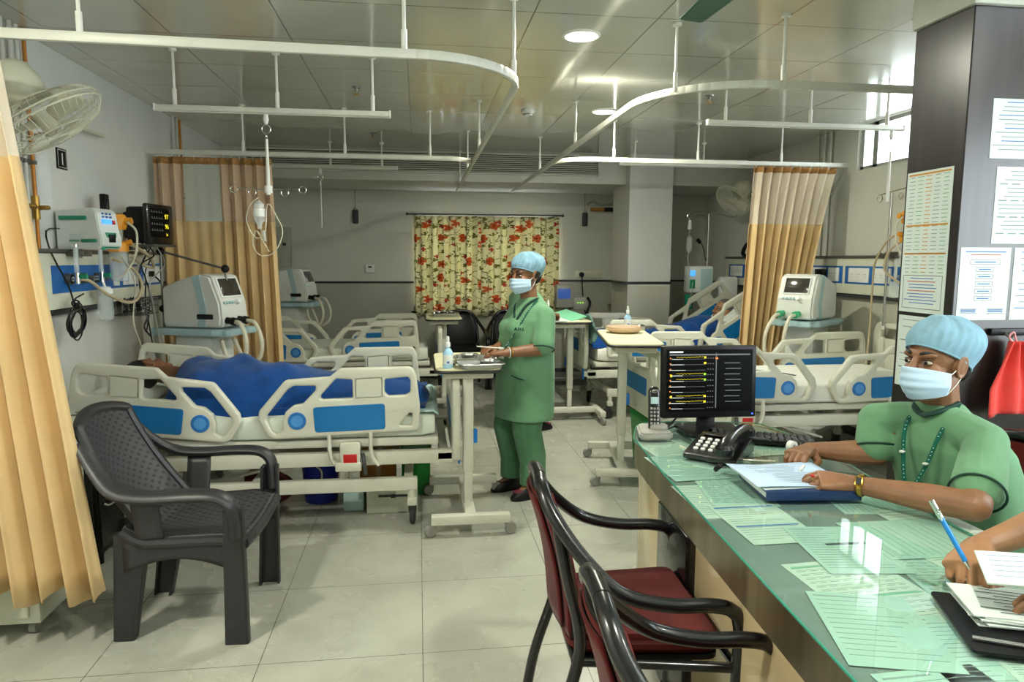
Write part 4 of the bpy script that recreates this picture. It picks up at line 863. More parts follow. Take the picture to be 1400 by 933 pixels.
for tx, sz, dx, dy in (('97', .045, .045, .045), ('96', .045, .045, -.02), ('36', .022, .055, -.068)): MB().text(tx, sz, M=TXT @ TR((dx, dy, 0))).build('reading', M['yel'], t, world=True)
m = MB()
m = MB()
for j in range(4):
    m.tube([TXT @ V(-.115 + .14 * k / 30, .085 - .04 * j + (.012 * (k % 6 == 3) - .004 * (k % 6 == 4)), .0005) for k in range(31)], .0009, seg=4)
m.build('traces', M['dim'], t, world=True)
MB().box((0.02, 0.148, 0), (.03, .02, .12), bev=.006, M=F).build('side_handle', M['blackm'], t, world=True)
MB().box((-.03, 0, -.135), (.20, .27, .016), bev=.003, M=F).build('bracket_tray', M['steel_d'], t, world=True)
MB().bar((XL, 5.0, 1.56), (XL + .2, 5.02, 1.575), .06, .025, bev=.004).span((XL, 4.94, 1.50), (XL + .02, 5.06, 1.66), bev=.003).build('bracket_arm', M['steel_d'], t, world=True)
for j, pp in enumerate([((XL + .18, 4.95, 1.60), (XL + .2, 5.02, 1.5), (XL + .17, 5.0, 1.40), (XL + .2, 4.98, 1.24), (XL + .18, 4.95, 1.02)), ((XL + .22, 4.92, 1.60), (XL + .25, 4.95, 1.52), (XL + .2, 4.86, 1.46), (XL + .2, 4.92, 1.36), (XL + .2, 4.9, 1.2), (XL + .24, 4.88, .9)), ((XL + .25, 5.0, 1.58), (XL + .27, 5.08, 1.46), (XL + .2, 5.0, 1.34), (XL + .22, 4.96, 1.22), (XL + .26, 4.98, .85)), ((XL + .2, 5.05, 1.58), (XL + .16, 5.0, 1.48), (XL + .14, 4.98, 1.40), (XL + .16, 4.93, 1.28))]):
    tag(MB().tube(smooth_path(P(*pp), 7), .0048, seg=6).build('monitor_cable', M['grey' if j == 2 else 'blackm']), ['black lead hanging straight below the patient monitor', 'black lead curling beneath the patient monitor to the bed', 'grey lead trailing from the patient monitor to the bed', 'short black lead from the patient monitor into the wire basket'][j], 'cable', 'leads under the patient monitor')
# wire basket with black leads
t = thing('wire_basket', 'small wire basket on the wall filled with black leads', 'basket', (XL + .12, 4.92, 1.15))
m = MB(); x0, x1, y0, y1, z0, z1 = XL + .02, XL + .22, 4.78, 5.06, 1.13, 1.235
for z in (z0, (z0 + z1) / 2, z1): m.tube(P((x0, y0, z), (x1, y0, z), (x1, y1, z), (x0, y1, z)), .003, seg=5, closed=True)
for k in range(8):
    y = y0 + (y1 - y0) * k / 7; m.tube(P((x0, y, z1), (x0, y, z0), (x1, y, z0), (x1, y, z1)), .002, seg=5)
for k in range(1, 5):
    x = x0 + (x1 - x0) * k / 5; m.tube(P((x, y0, z1), (x, y0, z0), (x, y1, z0), (x, y1, z1)), .002, seg=5)
m.build('basket', M['steel_d'], t, world=True)
m = MB(); rnd = random.Random(11)
for k in range(5):
    pp = [V(rnd.uniform(x0 + .03, x1 - .02), rnd.uniform(y0 + .02, y1 - .02), rnd.uniform(z0 + .012, z1 + .005)) for _ in range(9)]
    m.tube(smooth_path(pp, 5), .006, seg=6)
m.build('leads', M['blackm'], t, world=True)
tag(MB().tube(smooth_path(P((XL + .2, 4.82, 1.22), (XL + .23, 4.83, 1.12), (XL + .22, 4.8, 1.05), (XL + .24, 4.86, .98)), 6), .006, seg=6).build('loose_lead', M['blackm']), 'loose black lead end hanging out of the wire basket', 'cable')
tag(MB().tube(smooth_path(P((PX + .02, 5.30, 1.385), (PX + .05, 5.34, 1.34), (PX + .06, 5.45, 1.25), (PX + .05, 5.62, 1.16), (PX + .08, 5.70, 1.0), (PX + .1, 5.3, .6)), 7), .006, seg=6).box((PX + .015, 5.30, 1.39), (.035, .03, .04), bev=.006).build('plug_cable', M['blackm']), 'black plug and cable in the socket strip beside the ventilator', 'cable')
# right-hand wall equipment
suction(XR - .17, 4.70, -1, 'orange suction regulator on the wall beside the dark pillar', z=1.72)
t = thing('drip_stand_arm', 'chrome pole with hooked top clamped to the service panel by the dark pillar', 'drip pole', (XR - .11, 4.98, 1.0))
x, y = XR - .12, 4.98
m = MB().cyl((x, y, 1.0), (x, y, 2.02), .011, seg=12); m.build('pole', M['chrome'], t, world=True)
m = MB().cyl((x, y + .12, 2.02), (x, y - .34, 2.06), .006, seg=8); ring(m, (x, y + .14, 1.99), .03, .004, 'x'); ring(m, (x, y - .1, 1.99), .024, .003, 'x'); m.build('hook_arm', M['chrome'], t, world=True)
MB().box((x + .03, y, 1.55), (.08, .06, .05), bev=.006).cyl((x, y + .02, 1.55), (x, y + .09, 1.55), .014, seg=10).ell((x, y + .1, 1.55), .022).build('clamp', M['steel_d'], t, world=True)
MB().cyl((x, y, .97), (x, y, 1.0), .014, seg=10).build('end_cap', M['white'], t, world=True)
t = thing('drip_stand_arm', 'short chrome pole rising above the orange suction regulator by the pillar', 'drip pole', (XR - .1, 4.52, 1.6))
MB().cyl((XR - .12, 4.56, 1.55), (XR - .12, 4.56, 2.2), .012, seg=12).span((XR - .13, 4.53, 2.02), (XR, 4.59, 2.06), bev=.004).build('pole', M['chrome'], t, world=True)
tag(MB().tube(smooth_path(P((XR - .18, 4.72, 1.72), (XR - .24, 4.82, 1.66), (XR - .25, 4.94, 1.5), (XR - .22, 5.0, 1.3), (XR - .22, 5.0, 1.0), (XR - .25, 4.98, .62)), 7), .008, seg=8).build('long_tube', M['tan_tube']), 'long tan tube hanging from the orange regulator behind the white mattress', 'tube')
tag(MB().tube(smooth_path(P((XR - .2, 4.70, 1.66), (XR - .24, 4.80, 1.58), (XR - .24, 4.84, 1.44), (XR - .2, 4.76, 1.36), (XR - .16, 4.66, 1.3)), 7), .010, seg=8).build('looped_tube', M['tan_tube']), 'tan tube looping over the blue socket strip by the pillar', 'tube')
tag(MB().box((XR - .11, 5.9, 1.38), (.05, .12, .10), bev=.01).box((XR - .14, 5.9, 1.38), (.02, .06, .06), bev=.005).build('black_adapter', M['black']), 'black plug block in the socket strip behind the ventilator with green connectors', 'adapter')
flow = thing('flowmeter', 'clear flowmeter and jar on the panel behind the white mattress', 'flowmeter', (XR - .15, 4.84, 1.25))
MB().cyl((XR - .08, 4.84, 1.385), (XR - .15, 4.84, 1.385), .013, seg=10).cyl((XR - .15, 4.84, 1.36), (XR - .15, 4.84, 1.52), .013, seg=12).build('sight_tube', M['plastic_clear'], flow, world=True)
MB().lathe([(0, 0), (.04, 0), (.042, -.12), (0, -.13)], seg=18, M=TR((XR - .15, 4.84, 1.35))).build('jar', M['plastic_clear'], flow, world=True)
# ------------------------------------------------------------------ ventilators on carts
def ventilator(label, loc, rz, hoses=True, conn='black', arm=False):
    t = thing('ventilator', label, 'ventilator', loc, rz, None)
    z0 = 1.03
    prof = round_poly([(-.22, 0), (-.23, .05), (-.225, .27, .03), (-.05, .335, .05), (.10, .365, .04), (.165, .355, .03), (.235, .17, .02), (.245, .06, .03), (.235, 0, .02)], .02)
    X = Matrix(((1, 0, 0, 0), (0, 0, 1, -.15), (0, 1, 0, z0), (0, 0, 0, 1)))
    MB().prism(prof, .30, M=X, bev=.018).build('case', M['vent'], t)
    band = round_poly([(.05, .0), (.075, .12), (.02, .345), (.085, .358), (.135, .12), (.12, 0)], .01)
    MB().prism(band, .306, M=Matrix(((1, 0, 0, 0), (0, 0, 1, -.153), (0, 1, 0, z0 + .004), (0, 0, 0, 1))), bev=.004).build('teal_band', M['ventt'], t)
    d = V(.07, 0, -.185).normalized(); n = V(.185, 0, .07).normalized()
    o = V(.165, 0, z0 + .355) + d * .035
    Fm = frame(o, V(0, 1, 0), d * -1)
    if Fm.col[2].xyz.dot(n) < 0: Fm = frame(o, V(0, -1, 0), d * -1)
    MB().box((0, -.055, .0), (.22, .15, .02), bev=.01, M=Fm).build('screen_bezel', M['white'], t)
    MB().box((0, -.055, .008), (.195, .125, .012), bev=.003, M=Fm).build('screen', M['screen_off'], t)
    m = MB().lathe([(0, .03), (.016, .028), (.018, 0), (0, 0)], seg=16, M=Fm @ TR((.03, -.165, .0))); m.build('dial_knob', M['white'], t)
    m = MB()
    for k in range(4): m.box((-.10 + .03 * k, -.165, .004), (.02, .018, .012), bev=.003, M=Fm)
    m.build('keys', M['ventt'], t)
    for k, y in enumerate((-.09, .04)):
        MB().cyl((.225, y, z0 + .05), (.285, y, z0 + .045), .024, .022, seg=16).cyl((.285, y, z0 + .045), (.31, y, z0 + .04), .028, seg=16).build('hose_port', M['lgreen'] if conn == 'green' else M['black'], t)
    if conn != 'green': MB().box((.12, -.155, z0 + .075), (.12, .02, .035), bev=.006).build('side_handle', M['black'], t)
    # tray and column
    MB().prism(round_poly([(-.30, -.20), (.20, -.20), (.26, -.17), (.31, -.17), (.31, .17), (.26, .17), (.20, .20), (-.30, .20)], .03), .045, M=TR((0, 0, z0 - .055)), bev=.008).build('tray', M['ventt'], t)
    MB().span((-.16, -.13, .16), (.14, .13, z0 - .05), bev=.03).build('column', M['vent'], t)
    b = MB().span((-.28, -.25, .09), (.28, .25, .17), bev=.03).build('cart_base', M['vent'], t)
    for sx in (-.22, .22):
        for sy in (-.2, .2): MB().lathe([(0, -.015), (.035, -.015), (.04, 0), (.035, .015), (0, .015)], seg=16, M=TR((sx, sy, .04), rx=PI / 2)).box((sx, sy, .075), (.03, .04, .04), bev=.008).build('caster', M['castg'], t)
    if hoses:
        for k, y in enumerate((-.09, .04)):
            pts = smooth_path([(.31, y, z0 + .04), (.37 + .02 * k, y - .02, z0 + .02), (.42 + .03 * k, y - .04, z0 - .10), (.40 + .03 * k, y - .05, z0 - .22), (.33, y - .06, z0 - .27), (.26 + .02 * k, y - .05, z0 - .18), (.24, y - .06, z0 - .08)] if conn != 'green' else [(.31, y, z0 + .04), (.38, y - .01, z0 + .02), (.46 - .05 * k, y - .03, z0 - .10), (.47 - .05 * k, y - .03, z0 - .25), (.44 - .04 * k, y, z0 - .40)], 10)
            m = MB().tube(pts, .014, seg=10, rads=[.0135 + .0018 * (i % 2) for i in range(len(pts))]); m.build('breathing_hose', M['tubing'], t)
    if arm:
        a0 = V(-.26, -.10, z0 - .02); a1 = V(-.26, -.10, z0 + .52); a2 = V(.18, .0, z0 + .40); a3 = V(.24, .02, z0 + .02)
        m = MB().tube([a0, a1], .010, seg=10).tube([a1, a2], .008, seg=10).tube([a2, a2 + V(.01, 0, -.16), a3], .009, seg=10); m.build('support_arm', M['steel_d'], t)
        for p in (a0 + V(0, 0, .14), a1, a2): MB().ell(p, .028).build('arm_joint', M['black'], t)
    return t
ventilator('ventilator with jointed hose arm between the sleeper and the net curtain', (-1.50, 5.15, 0), rad(-22), conn='black', arm=True)
ventilator('ventilator half hidden behind the net curtain edge in the far corner', (-1.42, 8.10, 0), rad(-15), conn='black')
ventilator('ventilator with green hose connectors in front of the gathered tan curtain', (3.20, 5.40, 0), rad(180 + 36), conn='green')
# far-right pump column, blue sensor device and headbox behind the grey haired patient
t = thing('infusion_pump', 'pale infusion pump on a pole with drip bottle beside the grey haired patient', 'infusion pump', (3.12, 7.55, 0))
x, y = 3.12, 7.55
MB().cyl((x + .12, y, .06), (x + .12, y, 2.02), .011, seg=10).build('pole', M['chrome'], t, world=True)
m = MB().tube(smooth_path([(x + .12, y, 2.0), (x + .16, y, 2.03), (x + .4, y - .02, 1.99), (x + .44, y - .02, 2.02)], 5), .006, seg=6).tube(smooth_path([(x + .12, y, 2.0), (x + .0, y, 2.03), (x - .12, y, 1.98), (x - .13, y, 2.01)], 5), .006, seg=6); m.build('hook_arm', M['chrome'], t, world=True)
for k in range(5):
    a = 2 * PI * k / 5; MB().bar((x + .12, y, .07), (x + .12 + .24 * math.cos(a), y + .24 * math.sin(a), .05), .03, .02, bev=.004).ell((x + .12 + .24 * math.cos(a), y + .24 * math.sin(a), .025), .025).build('foot', M['steel_d'], t, world=True)
MB().box((x + .02, y, 1.29), (.27, .20, .30), bev=.02).build('case', M['pumpw'], t, world=True)
MB().box((x + .07, y - .102, 1.29), (.13, .01, .24), bev=.004).build('side_panel', M['ventt'], t, world=True)
MB().box((x - .09, y - .104, 1.36), (.06, .012, .06), bev=.003).build('display', M['lcd'], t, world=True)
MB().box((x - .09, y - .104, 1.24), (.06, .012, .10), bev=.003).build('door', M['green'], t, world=True)
MB().lathe([(0, 0), (.012, 0), (.032, -.02), (.034, -.16), (.012, -.19), (0, -.19)], seg=16, M=TR((x - .10, y, 1.78))).build('drip_bottle', M['plastic_clear'], t, world=True)
MB().cyl((x - .11, y, 1.98), (x - .10, y, 1.78), .003, seg=5).cyl((x - .10, y, 1.85), (x - .10, y, 1.95), .024, .018, seg=12).build('bottle_hanger', M['white'], t, world=True)
MB().tube(smooth_path([(x - .10, y, 1.6), (x - .11, y, 1.5), (x - .09, y - .1, 1.3), (x - .1, y - .1, 1.05), (x - .05, y, .8)], 6), .004, seg=5).build('drip_line', M['tubing'], t, world=True)
MB().tube(smooth_path([(x + .0, y, 1.72), (x + .06, y, 1.66), (x + .1, y, 1.5)], 6), .005, seg=5).cyl((x - .01, y, 1.74), (x + .03, y, 1.70), .022, seg=8).build('sensor_lead', M['black'], t, world=True)
MB().lathe([(0, 0), (.05, .0), (.045, -.16), (0, -.18)], seg=14, M=TR((x - .10, y - .04, 1.12))).build('green_bag', M['green'], t, world=True)
t = thing('wall_device', 'white boxed unit with black leads behind the grey haired patient', 'wall device', (XR - .1, 7.55, 1.1))
MB().box((3.52, 7.62, 1.18), (.22, .12, .28), bev=.03).build('case', M['white'], t, world=True)
MB().tube(smooth_path([(3.42, 7.56, 1.25), (3.46, 7.5, 1.12), (3.5, 7.46, 1.02), (3.58, 7.4, 1.08), (3.62, 7.35, 1.2)], 6), .008, seg=6).build('lead', M['black'], t, world=True)
MB().box((3.62, 7.62, 1.18), (.19, .05, .05), bev=.01).build('bracket', M['steel_d'], t, world=True)
t = tag(MB().tube([V(3.62 + .05 * math.cos(a), 7.35 + .03 * math.sin(a * 2), 1.62 + .07 * math.sin(a)) for a in [k * PI / 10 for k in range(20)]], .022, seg=8, closed=True).build('cable_roll', M['black']), 'black rolled cuff cable above the service panel by the gathered curtain', 'cable')
# ------------------------------------------------------------------ counter
CT = .76
PL = round_poly([(.655, -.6, 0), (.847, 2.25, 0), (.894, 2.76, .10), (1.0, 3.05, .16), (1.54, 2.965, .06), (1.60, 2.6, 0), (1.50, 1.85, 0), (1.36, -.6, 0)], .05, 8)
def inset(poly, d):
    out = []; n = len(poly)
    A = sum(poly[i][0] * poly[(i + 1) % n][1] - poly[(i + 1) % n][0] * poly[i][1] for i in range(n)); sg = 1 if A > 0 else -1
    for i in range(n):
        p, q, r = V(*poly[i - 1]), V(*poly[i]), V(*poly[(i + 1) % n])
        a, b = (q - p), (r - q)
        if a.length < 1e-6 or b.length < 1e-6: out.append(poly[i]); continue
        na = V(-a.y, a.x).normalized(); nb = V(-b.y, b.x).normalized(); m = (na + nb)
        m = m.normalized() * (1 / max(.5, math.cos(na.angle(nb) / 2))) if m.length > 1e-6 else na
        q2 = q + m * d * sg; out.append((q2.x, q2.y))
    return out
t = thing('reception_counter', 'long counter with brown edge, black support and glass covered papers', 'counter', (1.2, 1.6, 0))
MB().prism(PL, .108, M=TR((0, 0, .638))).build('wood_top', M['counterw'], t, world=True, ang=30)
MB().prism(inset(PL, -.004), .008, M=TR((0, 0, .752))).build('glass_sheet', [M['glassy']], t, world=True, ang=30)
MB().prism(inset(PL, .006), .0004, M=TR((0, 0, .7461))).build('grey_underlay', M['felt'], t, world=True)
g = inset(PL, -.004); m = MB(); n = len(g)
m.tube([V(x, y, .756) for x, y in inset(PL, -.005)], .0035, seg=6, closed=True); m.build('glass_rim', M['glass_edge'], t, world=True)
m = MB()
edge = [V(.695, -.6, 0), V(.880, 2.25, 0), V(.925, 2.74, 0), V(.97, 2.9, 0), V(1.03, 3.0, 0), V(1.51, 2.925, 0)]
for a, b in zip(edge, edge[1:]): m.bar(a + V(0, 0, .32), b + V(0, 0, .32) + (b - a).normalized() * .012, .018, .636, bev=.001)
m.build('front_panel', M['creamg'], t, world=True)
MB().bar((.853, 2.0, .32), (.878, 2.33, .32), .06, .637, bev=.003).build('black_support', M['blackm'], t, world=True)
MB().bar((.77, .5, .32), (.795, .87, .32), .06, .637, bev=.003).build('black_support', M['blackm'], t, world=True)
MB().span((1.05, 2.3, .05), (1.35, 2.8, .63), bev=.01).span((1.0, .1, .05), (1.32, .6, .63), bev=.01).build('drawer_unit', M['ped'], t, world=True)
# ------------------------------------------------------------------ papers under the glass
def sheet(label, c, rz, size=(.21, .297), z=.7512, mat_='paperg', lines=14, seed=0, accent=None, group='papers under the counter glass', name='paper_sheet', table=False, blk=None):
    rnd = random.Random(seed); w, h = size
    t = thing(name, label, 'paper', (c[0], c[1], z), rz, group)
    MB().box((0, 0, 0), (w, h, .0008)).build('page', M[mat_], t)
    m = MB(); m2 = MB(); zz = .0006
    for k in range(lines):
        y = h * .44 - (h * .88) * k / lines; x = -w * .44
        if table:
            m.box((0, y, zz), (w * .86, .0012, .0002))
            while x < w * .40:
                L = rnd.uniform(.01, .03); m.box((x + L / 2, y - h * .02, zz), (L, .0022, .0002)); x += L + .012
        else:
            L = w * rnd.uniform(.35, .86); m.box((x + L / 2, y, zz), (L, .0018 if k else .005, .0002))
    m.build('print', M['ink'], t)
    if accent:
        for k in range(2): m2.box((0, h * (.42 - .5 * k), zz + .0002), (w * .9, h * .025, .0002))
        m2.build('colour_bar', M[accent], t)
    if blk: MB().box((w * .1, h * .1, zz + .0003), (w * .55, h * .04, .0002), rot=(0, 0, .1)).build('blue_mark', M[blk], t)
    return t
LB = ['pale printed sheet under glass beside the cordless phone', 'pale printed sheet under glass in front of the desk phone', 'printed sheet under glass below the blue topped notebook', 'printed sheet under glass along the brown edge past the notebook', 'sheet under glass with a dark blue mark near the brown edge', 'wide ruled sheet under glass in front of the bare forearm', 'sheet of tabulated text under glass where the window is mirrored', 'sheet of small print under glass beside the writing hand', 'printed sheet under glass at the near corner of the counter', 'printed sheet under glass below the black clipboard', 'torn edged sheet under glass at the brown edge', 'sheet under glass half under the keyboard', 'blank looking sheet under glass behind the monitor', 'ruled sheet under glass towards the seated man\'s elbow', 'creased sheet under glass in the nearest row', 'sheet under glass beneath the seated man\'s forearm', 'sheet under glass between notebook and monitor stand', 'sheet under glass just left of the notebook\'s open side', 'small print sheet under glass nearest the black support', 'sheet under glass below the writing person\'s clipboard edge', 'sheet under glass right at the front panel side of the near corner', 'ruled sheet under glass between the two writing arms']
spots = [(1.00, 2.60, .15), (1.12, 2.36, .05), (1.02, 2.10, -.1), (.98, 1.82, .08), (1.10, 1.62, -.05), (1.34, 1.66, 1.62), (1.02, 1.40, .12), (1.26, 1.42, -.08), (.92, .95, .1), (1.16, .98, -.12), (.93, 1.24, -.2), (1.40, 2.62, .1), (1.36, 2.86, .3), (1.42, 1.94, 1.5), (1.05, 1.13, .0), (1.46, 1.72, .1), (1.22, 2.62, -.1), (.96, 2.36, .12), (.935, 2.02, .06), (1.24, .82, .3), (.84, .70, .05), (1.38, 1.48, .2)]
for i, (x, y, a) in enumerate(spots):
    sheet(LB[i], (x, y), a + rad(-4), size=(.21, .297) if i not in (5, 6) else (.25, .32), z=.7468 + .0007 * (i % 6), mat_='paperg' if i % 3 else 'paperw', lines=13 + i % 5, seed=i, accent={6: 'inkg', 3: 'inkb', 7: 'inkg', 9: 'inkg'}.get(i), table=i in (6, 7, 9, 2), blk={4: 'inkd', 1: None}.get(i))
# ------------------------------------------------------------------ monitor
t = thing('computer_monitor', 'black computer monitor showing rows of yellow patient traces', 'monitor', (1.25, 2.83, CT))
F = TR((1.247, 2.84, .977), rz=rad(-2), rx=rad(-3))
MB().box((0, 0.012, 0), (.425, .03, .315), bev=.008, M=F).box((0, .035, -.02), (.30, .04, .2), bev=.015, M=F).build('housing', M['black'], t, world=True)
MB().box((0, -.004, .006), (.385, .004, .270), M=F).build('screen', M['screen'], t, world=True)
SF = F @ Matrix(((1, 0, 0, 0), (0, 0, -1, -.0065), (0, 1, 0, .006), (0, 0, 0, 1)))
m = MB(); my = MB(); mg = MB(); mo = MB(); md = MB()
m.box((-.15, .125, 0), (.06, .007, .0006), M=SF); md.box((0, .113, 0), (.36, .006, .0006), M=SF)
for j in range(10):
    y = .098 - .024 * j
    m.box((-.145 + (.0), y - .004, 0), (.05 + .012 * (j % 3), .0022, .0006), M=SF); md.box((-.07, y - .004, 0), (.10, .0012, .0006), M=SF)
    if j in (0, 3, 4, 7, 8): my.tube([SF @ V(-.15 + .12 * k / 24, y + .005 + .003 * math.sin(k * 1.9) * (k % 3 == 0), .0004) for k in range(25)], .0005, seg=4)
    if j in (0, 1, 3, 4, 7, 8): (mg if j in (3, 4) else my).box((-.022, y + .003, 0), (.010, .008, .0006), M=SF)
    for k in range(3): md.box((-.008 + .011 * k, y, 0), (.005, .003, .0006), M=SF)
    mo.box((-.176, y, 0), (.005, .005, .0006), M=SF)
my.box((-.172, .022, 0), (.008, .010, .0006), M=SF).box((-.172, -.07, 0), (.008, .010, .0006), M=SF)
mo.box((.03, .097, 0), (.012, .008, .0006), M=SF); md.box((.028, 0, 0), (.004, .24, .0006), M=SF)
for j in range(8): md.box((.10 + .006 * (j % 2), .062 - .024 * j + .014, 0), (.07, .003, .0006), M=SF)
m.build('screen_text', M['wht'], t, world=True); my.build('yellow_traces', M['yel'], t, world=True); mg.build('green_numbers', M['grn'], t, world=True); mo.build('orange_markers', M['ora'], t, world=True); md.build('grey_rows', M['dim'], t, world=True)
MB().box((.195, -.006, -.142), (.006, .003, .006), M=F).build('power_light', M['led_blue'], t, world=True)
MB().span((1.21, 2.86, CT + .012), (1.29, 2.885, .95), bev=.006).build('stand_neck', M['blackm'], t, world=True)
MB().prism(round_poly([(1.12, 2.74), (1.37, 2.73), (1.39, 2.92), (1.12, 2.93)], .03), .016, M=TR((0, 0, CT)), bev=.004).build('stand_base', M['blackm'], t, world=True)
MB().tube(smooth_path([(1.18, 2.88, .90), (1.12, 2.87, .82), (1.06, 2.84, .775), (1.09, 2.88, .766), (1.16, 2.94, .766)], 6), .004, seg=6).build('cable', M['black'], t, world=True)
# ------------------------------------------------------------------ keyboard, mouse
t = thing('keyboard', 'black computer keyboard angled behind the desk phone', 'keyboard', (1.40, 2.66, CT), rad(-24))
MB().prism(round_poly([(-.21, -.075), (.21, -.075), (.21, .075), (-.21, .075)], .012), .016, M=TR((0, 0, 0)), bev=.004).build('body', M['black'], t)
m = MB()
for r in range(5):
    n = 15
    for k in range(n):
        if r == 0 and 3 < k < 9: 
            if k == 6: m.box((-.19 + .0255 * 6.3, -.058, .0185), (.12, .02, .008), bev=.002)
            continue
        m.box((-.185 + .0262 * k + .004 * (r % 2), -.058 + .0275 * r, .0185), (.019, .02, .008), bev=.002)
m.build('keys', M['dgrey'], t)
t = thing('computer_mouse', 'black computer mouse beside the seated man\'s far hand', 'mouse', (1.50, 2.50, CT), rad(-30))
MB().lathe([(0, .032), (.02, .03), (.03, .018), (.032, .0), (0, 0)], seg=20, M=Matrix.Diagonal((1, 1.7, 1, 1))).build('shell', M['black'], t)
MB().box((0, .025, .03), (.006, .02, .006), bev=.002).build('wheel', M['dgrey'], t)
t = thing('tape_roll', 'white rolled tape standing by the mouse', 'tape roll', (1.44, 2.475, CT + .0))
MB().lathe([(.010, -.011), (.022, -.011), (.022, .011), (.010, .011), (.010, -.011)], seg=22, M=TR((1.435, 2.475, CT + .022), rx=PI / 2, rz=.4)).build('roll', M['white'], t, world=True)
# ------------------------------------------------------------------ cordless phone in cradle
t = thing('cordless_phone', 'dark cordless phone upright in its charging cradle', 'phone', (.985, 2.74, CT))
F = TR((.975, 2.79, CT), rz=rad(-10))
MB().prism(round_poly([(-.065, -.10), (.085, -.08), (.06, .09), (-.05, .10)], .035), .03, M=F, bev=.008).box((.03, -.0, .035), (.075, .05, .03), bev=.012, M=F).build('cradle', M['grey'], t, world=True)
H = F @ TR((.012, .0, .03), rx=rad(-12))
MB().loft([((0, 0, 0), (.026, 0, 0), (0, .015, 0)), ((0, 0, .05), (.025, 0, 0), (0, .015, 0)), ((0, 0, .12), (.024, 0, 0), (0, .016, 0)), ((0, 0, .155), (.0245, 0, 0), (0, .015, 0)), ((0, 0, .172), (.018, 0, 0), (0, .012, 0)), ((0, 0, .178), (.008, 0, 0), (0, .006, 0))], 24, power=3, M=H).build('handset', M['blackm'], t, world=True)
MB().box((0, -.0145, .118), (.032, .005, .03), bev=.002, M=H).build('display', M['ventt'], t, world=True)
m = MB()
for r in range(5):
    for k in range(3): m.box((-.0135 + .0135 * k, -.0145, .022 + .0155 * r), (.009, .004, .009), bev=.0015, M=H)
m.build('keys', M['grey'], t, world=True)
MB().tube([H @ V(.011 * math.cos(k * PI / 8), -.014, .157 + .006 * math.sin(k * PI / 8)) for k in range(16)], .0015, seg=5, closed=True).build('earpiece_ring', M['grey'], t, world=True)
# ------------------------------------------------------------------ desk phone
t = thing('desk_phone', 'black desk phone with number keys and handset lying across', 'phone', (1.135, 2.47, CT), rad(-42)); t.scale = (1.18, 1.18, 1.18)
side = round_poly([(-.10, 0), (.10, 0), (.10, .05, .01), (.03, .045, .01), (-.10, .018, .006)], .004)
MB().prism(side, .17, M=Matrix(((0, 0, 1, -.085), (1, 0, 0, 0), (0, 1, 0, 0), (0, 0, 0, 1))), bev=.004).build('base', M['blackm'], t)
m = MB()
for r in range(4):
    for k in range(3): m.box((-.055 + .024 * k, -.066 + .022 * r, .029 + .0058 * r), (.014, .012, .007), rot=(.25, 0, 0), bev=.002)
m.build('keys', M['white'], t)
MB().box((-.03, .055, .052), (.08, .035, .006), bev=.003).build('display', M['screen_off'], t)
hs = smooth_path([(.055, -.14, .052), (.055, -.11, .072), (.055, -.04, .082), (.055, .04, .084), (.055, .09, .078), (.055, .115, .064)], 6)
MB().tube(hs, .02, seg=14, rads=[.017 + .004 * abs(2 * i / (len(hs) - 1) - 1) for i in range(len(hs))], flat=.8).lathe([(0, 0), (.027, 0), (.029, .02), (.02, .032), (0, .034)], seg=18, M=TR((.055, -.125, .038))).lathe([(0, 0), (.027, 0), (.029, .02), (.02, .032), (0, .034)], seg=18, M=TR((.055, .105, .052))).build('handset', M['blackm'], t)
pp = []
for k in range(70):
    a = k * 1.1; pp.append(V(.055 + .0 + .006 * math.cos(a), -.15 - .0012 * k + .03 * math.sin(k * .03), .012 + .006 * math.sin(a)))
MB().tube(pp, .0018, seg=5).build('coiled_cord', M['black'], t)
t = tag(MB().tube(smooth_path([(1.03, 2.60, CT + .004), (1.05, 2.50, CT + .004), (1.11, 2.44, CT + .004), (1.2, 2.38, CT + .004), (1.3, 2.35, CT + .004)], 8), .0032, seg=6).build('phone_cord', M['tubing']), 'pale phone cord lying along the desk phone', 'cord')
# ------------------------------------------------------------------ notebook with loose blue papers
t = thing('notebook', 'thick navy bound notebook topped by pale blue papers', 'notebook', (1.22, 2.06, CT), rad(-6))
MB().box((0, 0, .0035), (.30, .24, .005), bev=.001).box((0, 0, .0285), (.30, .24, .004), bev=.001).box((0, -.119, .016), (.30, .005, .028), bev=.001).build('cover', M['navy'], t)
MB().box((-.0, .004, .016), (.29, .226, .021)).build('pages', M['paper'], t)
t = thing('loose_papers', 'pale blue loose papers lying on the navy notebook under the man\'s hands', 'papers', (1.20, 2.10, CT + .031), rad(-2))
def ppf(u, v): return ((u - .5) * .31, (v - .5) * .25, .004 + .010 * max(0, .35 - u) * 1.2 + .003 * math.sin(5 * u + 3 * v))
solidify(MB().grid(ppf, 16, 12).build('top_sheet', mat('pale_blue_paper', '#bcd2ee', .6, var=.1), t), .0012)
MB().box((.01, -.005, .0), (.30, .24, .003), rot=(0, 0, .05)).build('lower_sheets', M['paper'], t)
m = MB(); rnd = random.Random(3)
for k in range(12): m.box((rnd.uniform(-.04, .04), .09 - .016 * k, .0062), (rnd.uniform(.1, .2), .002, .0004))
m.build('print', M['ink'], t)
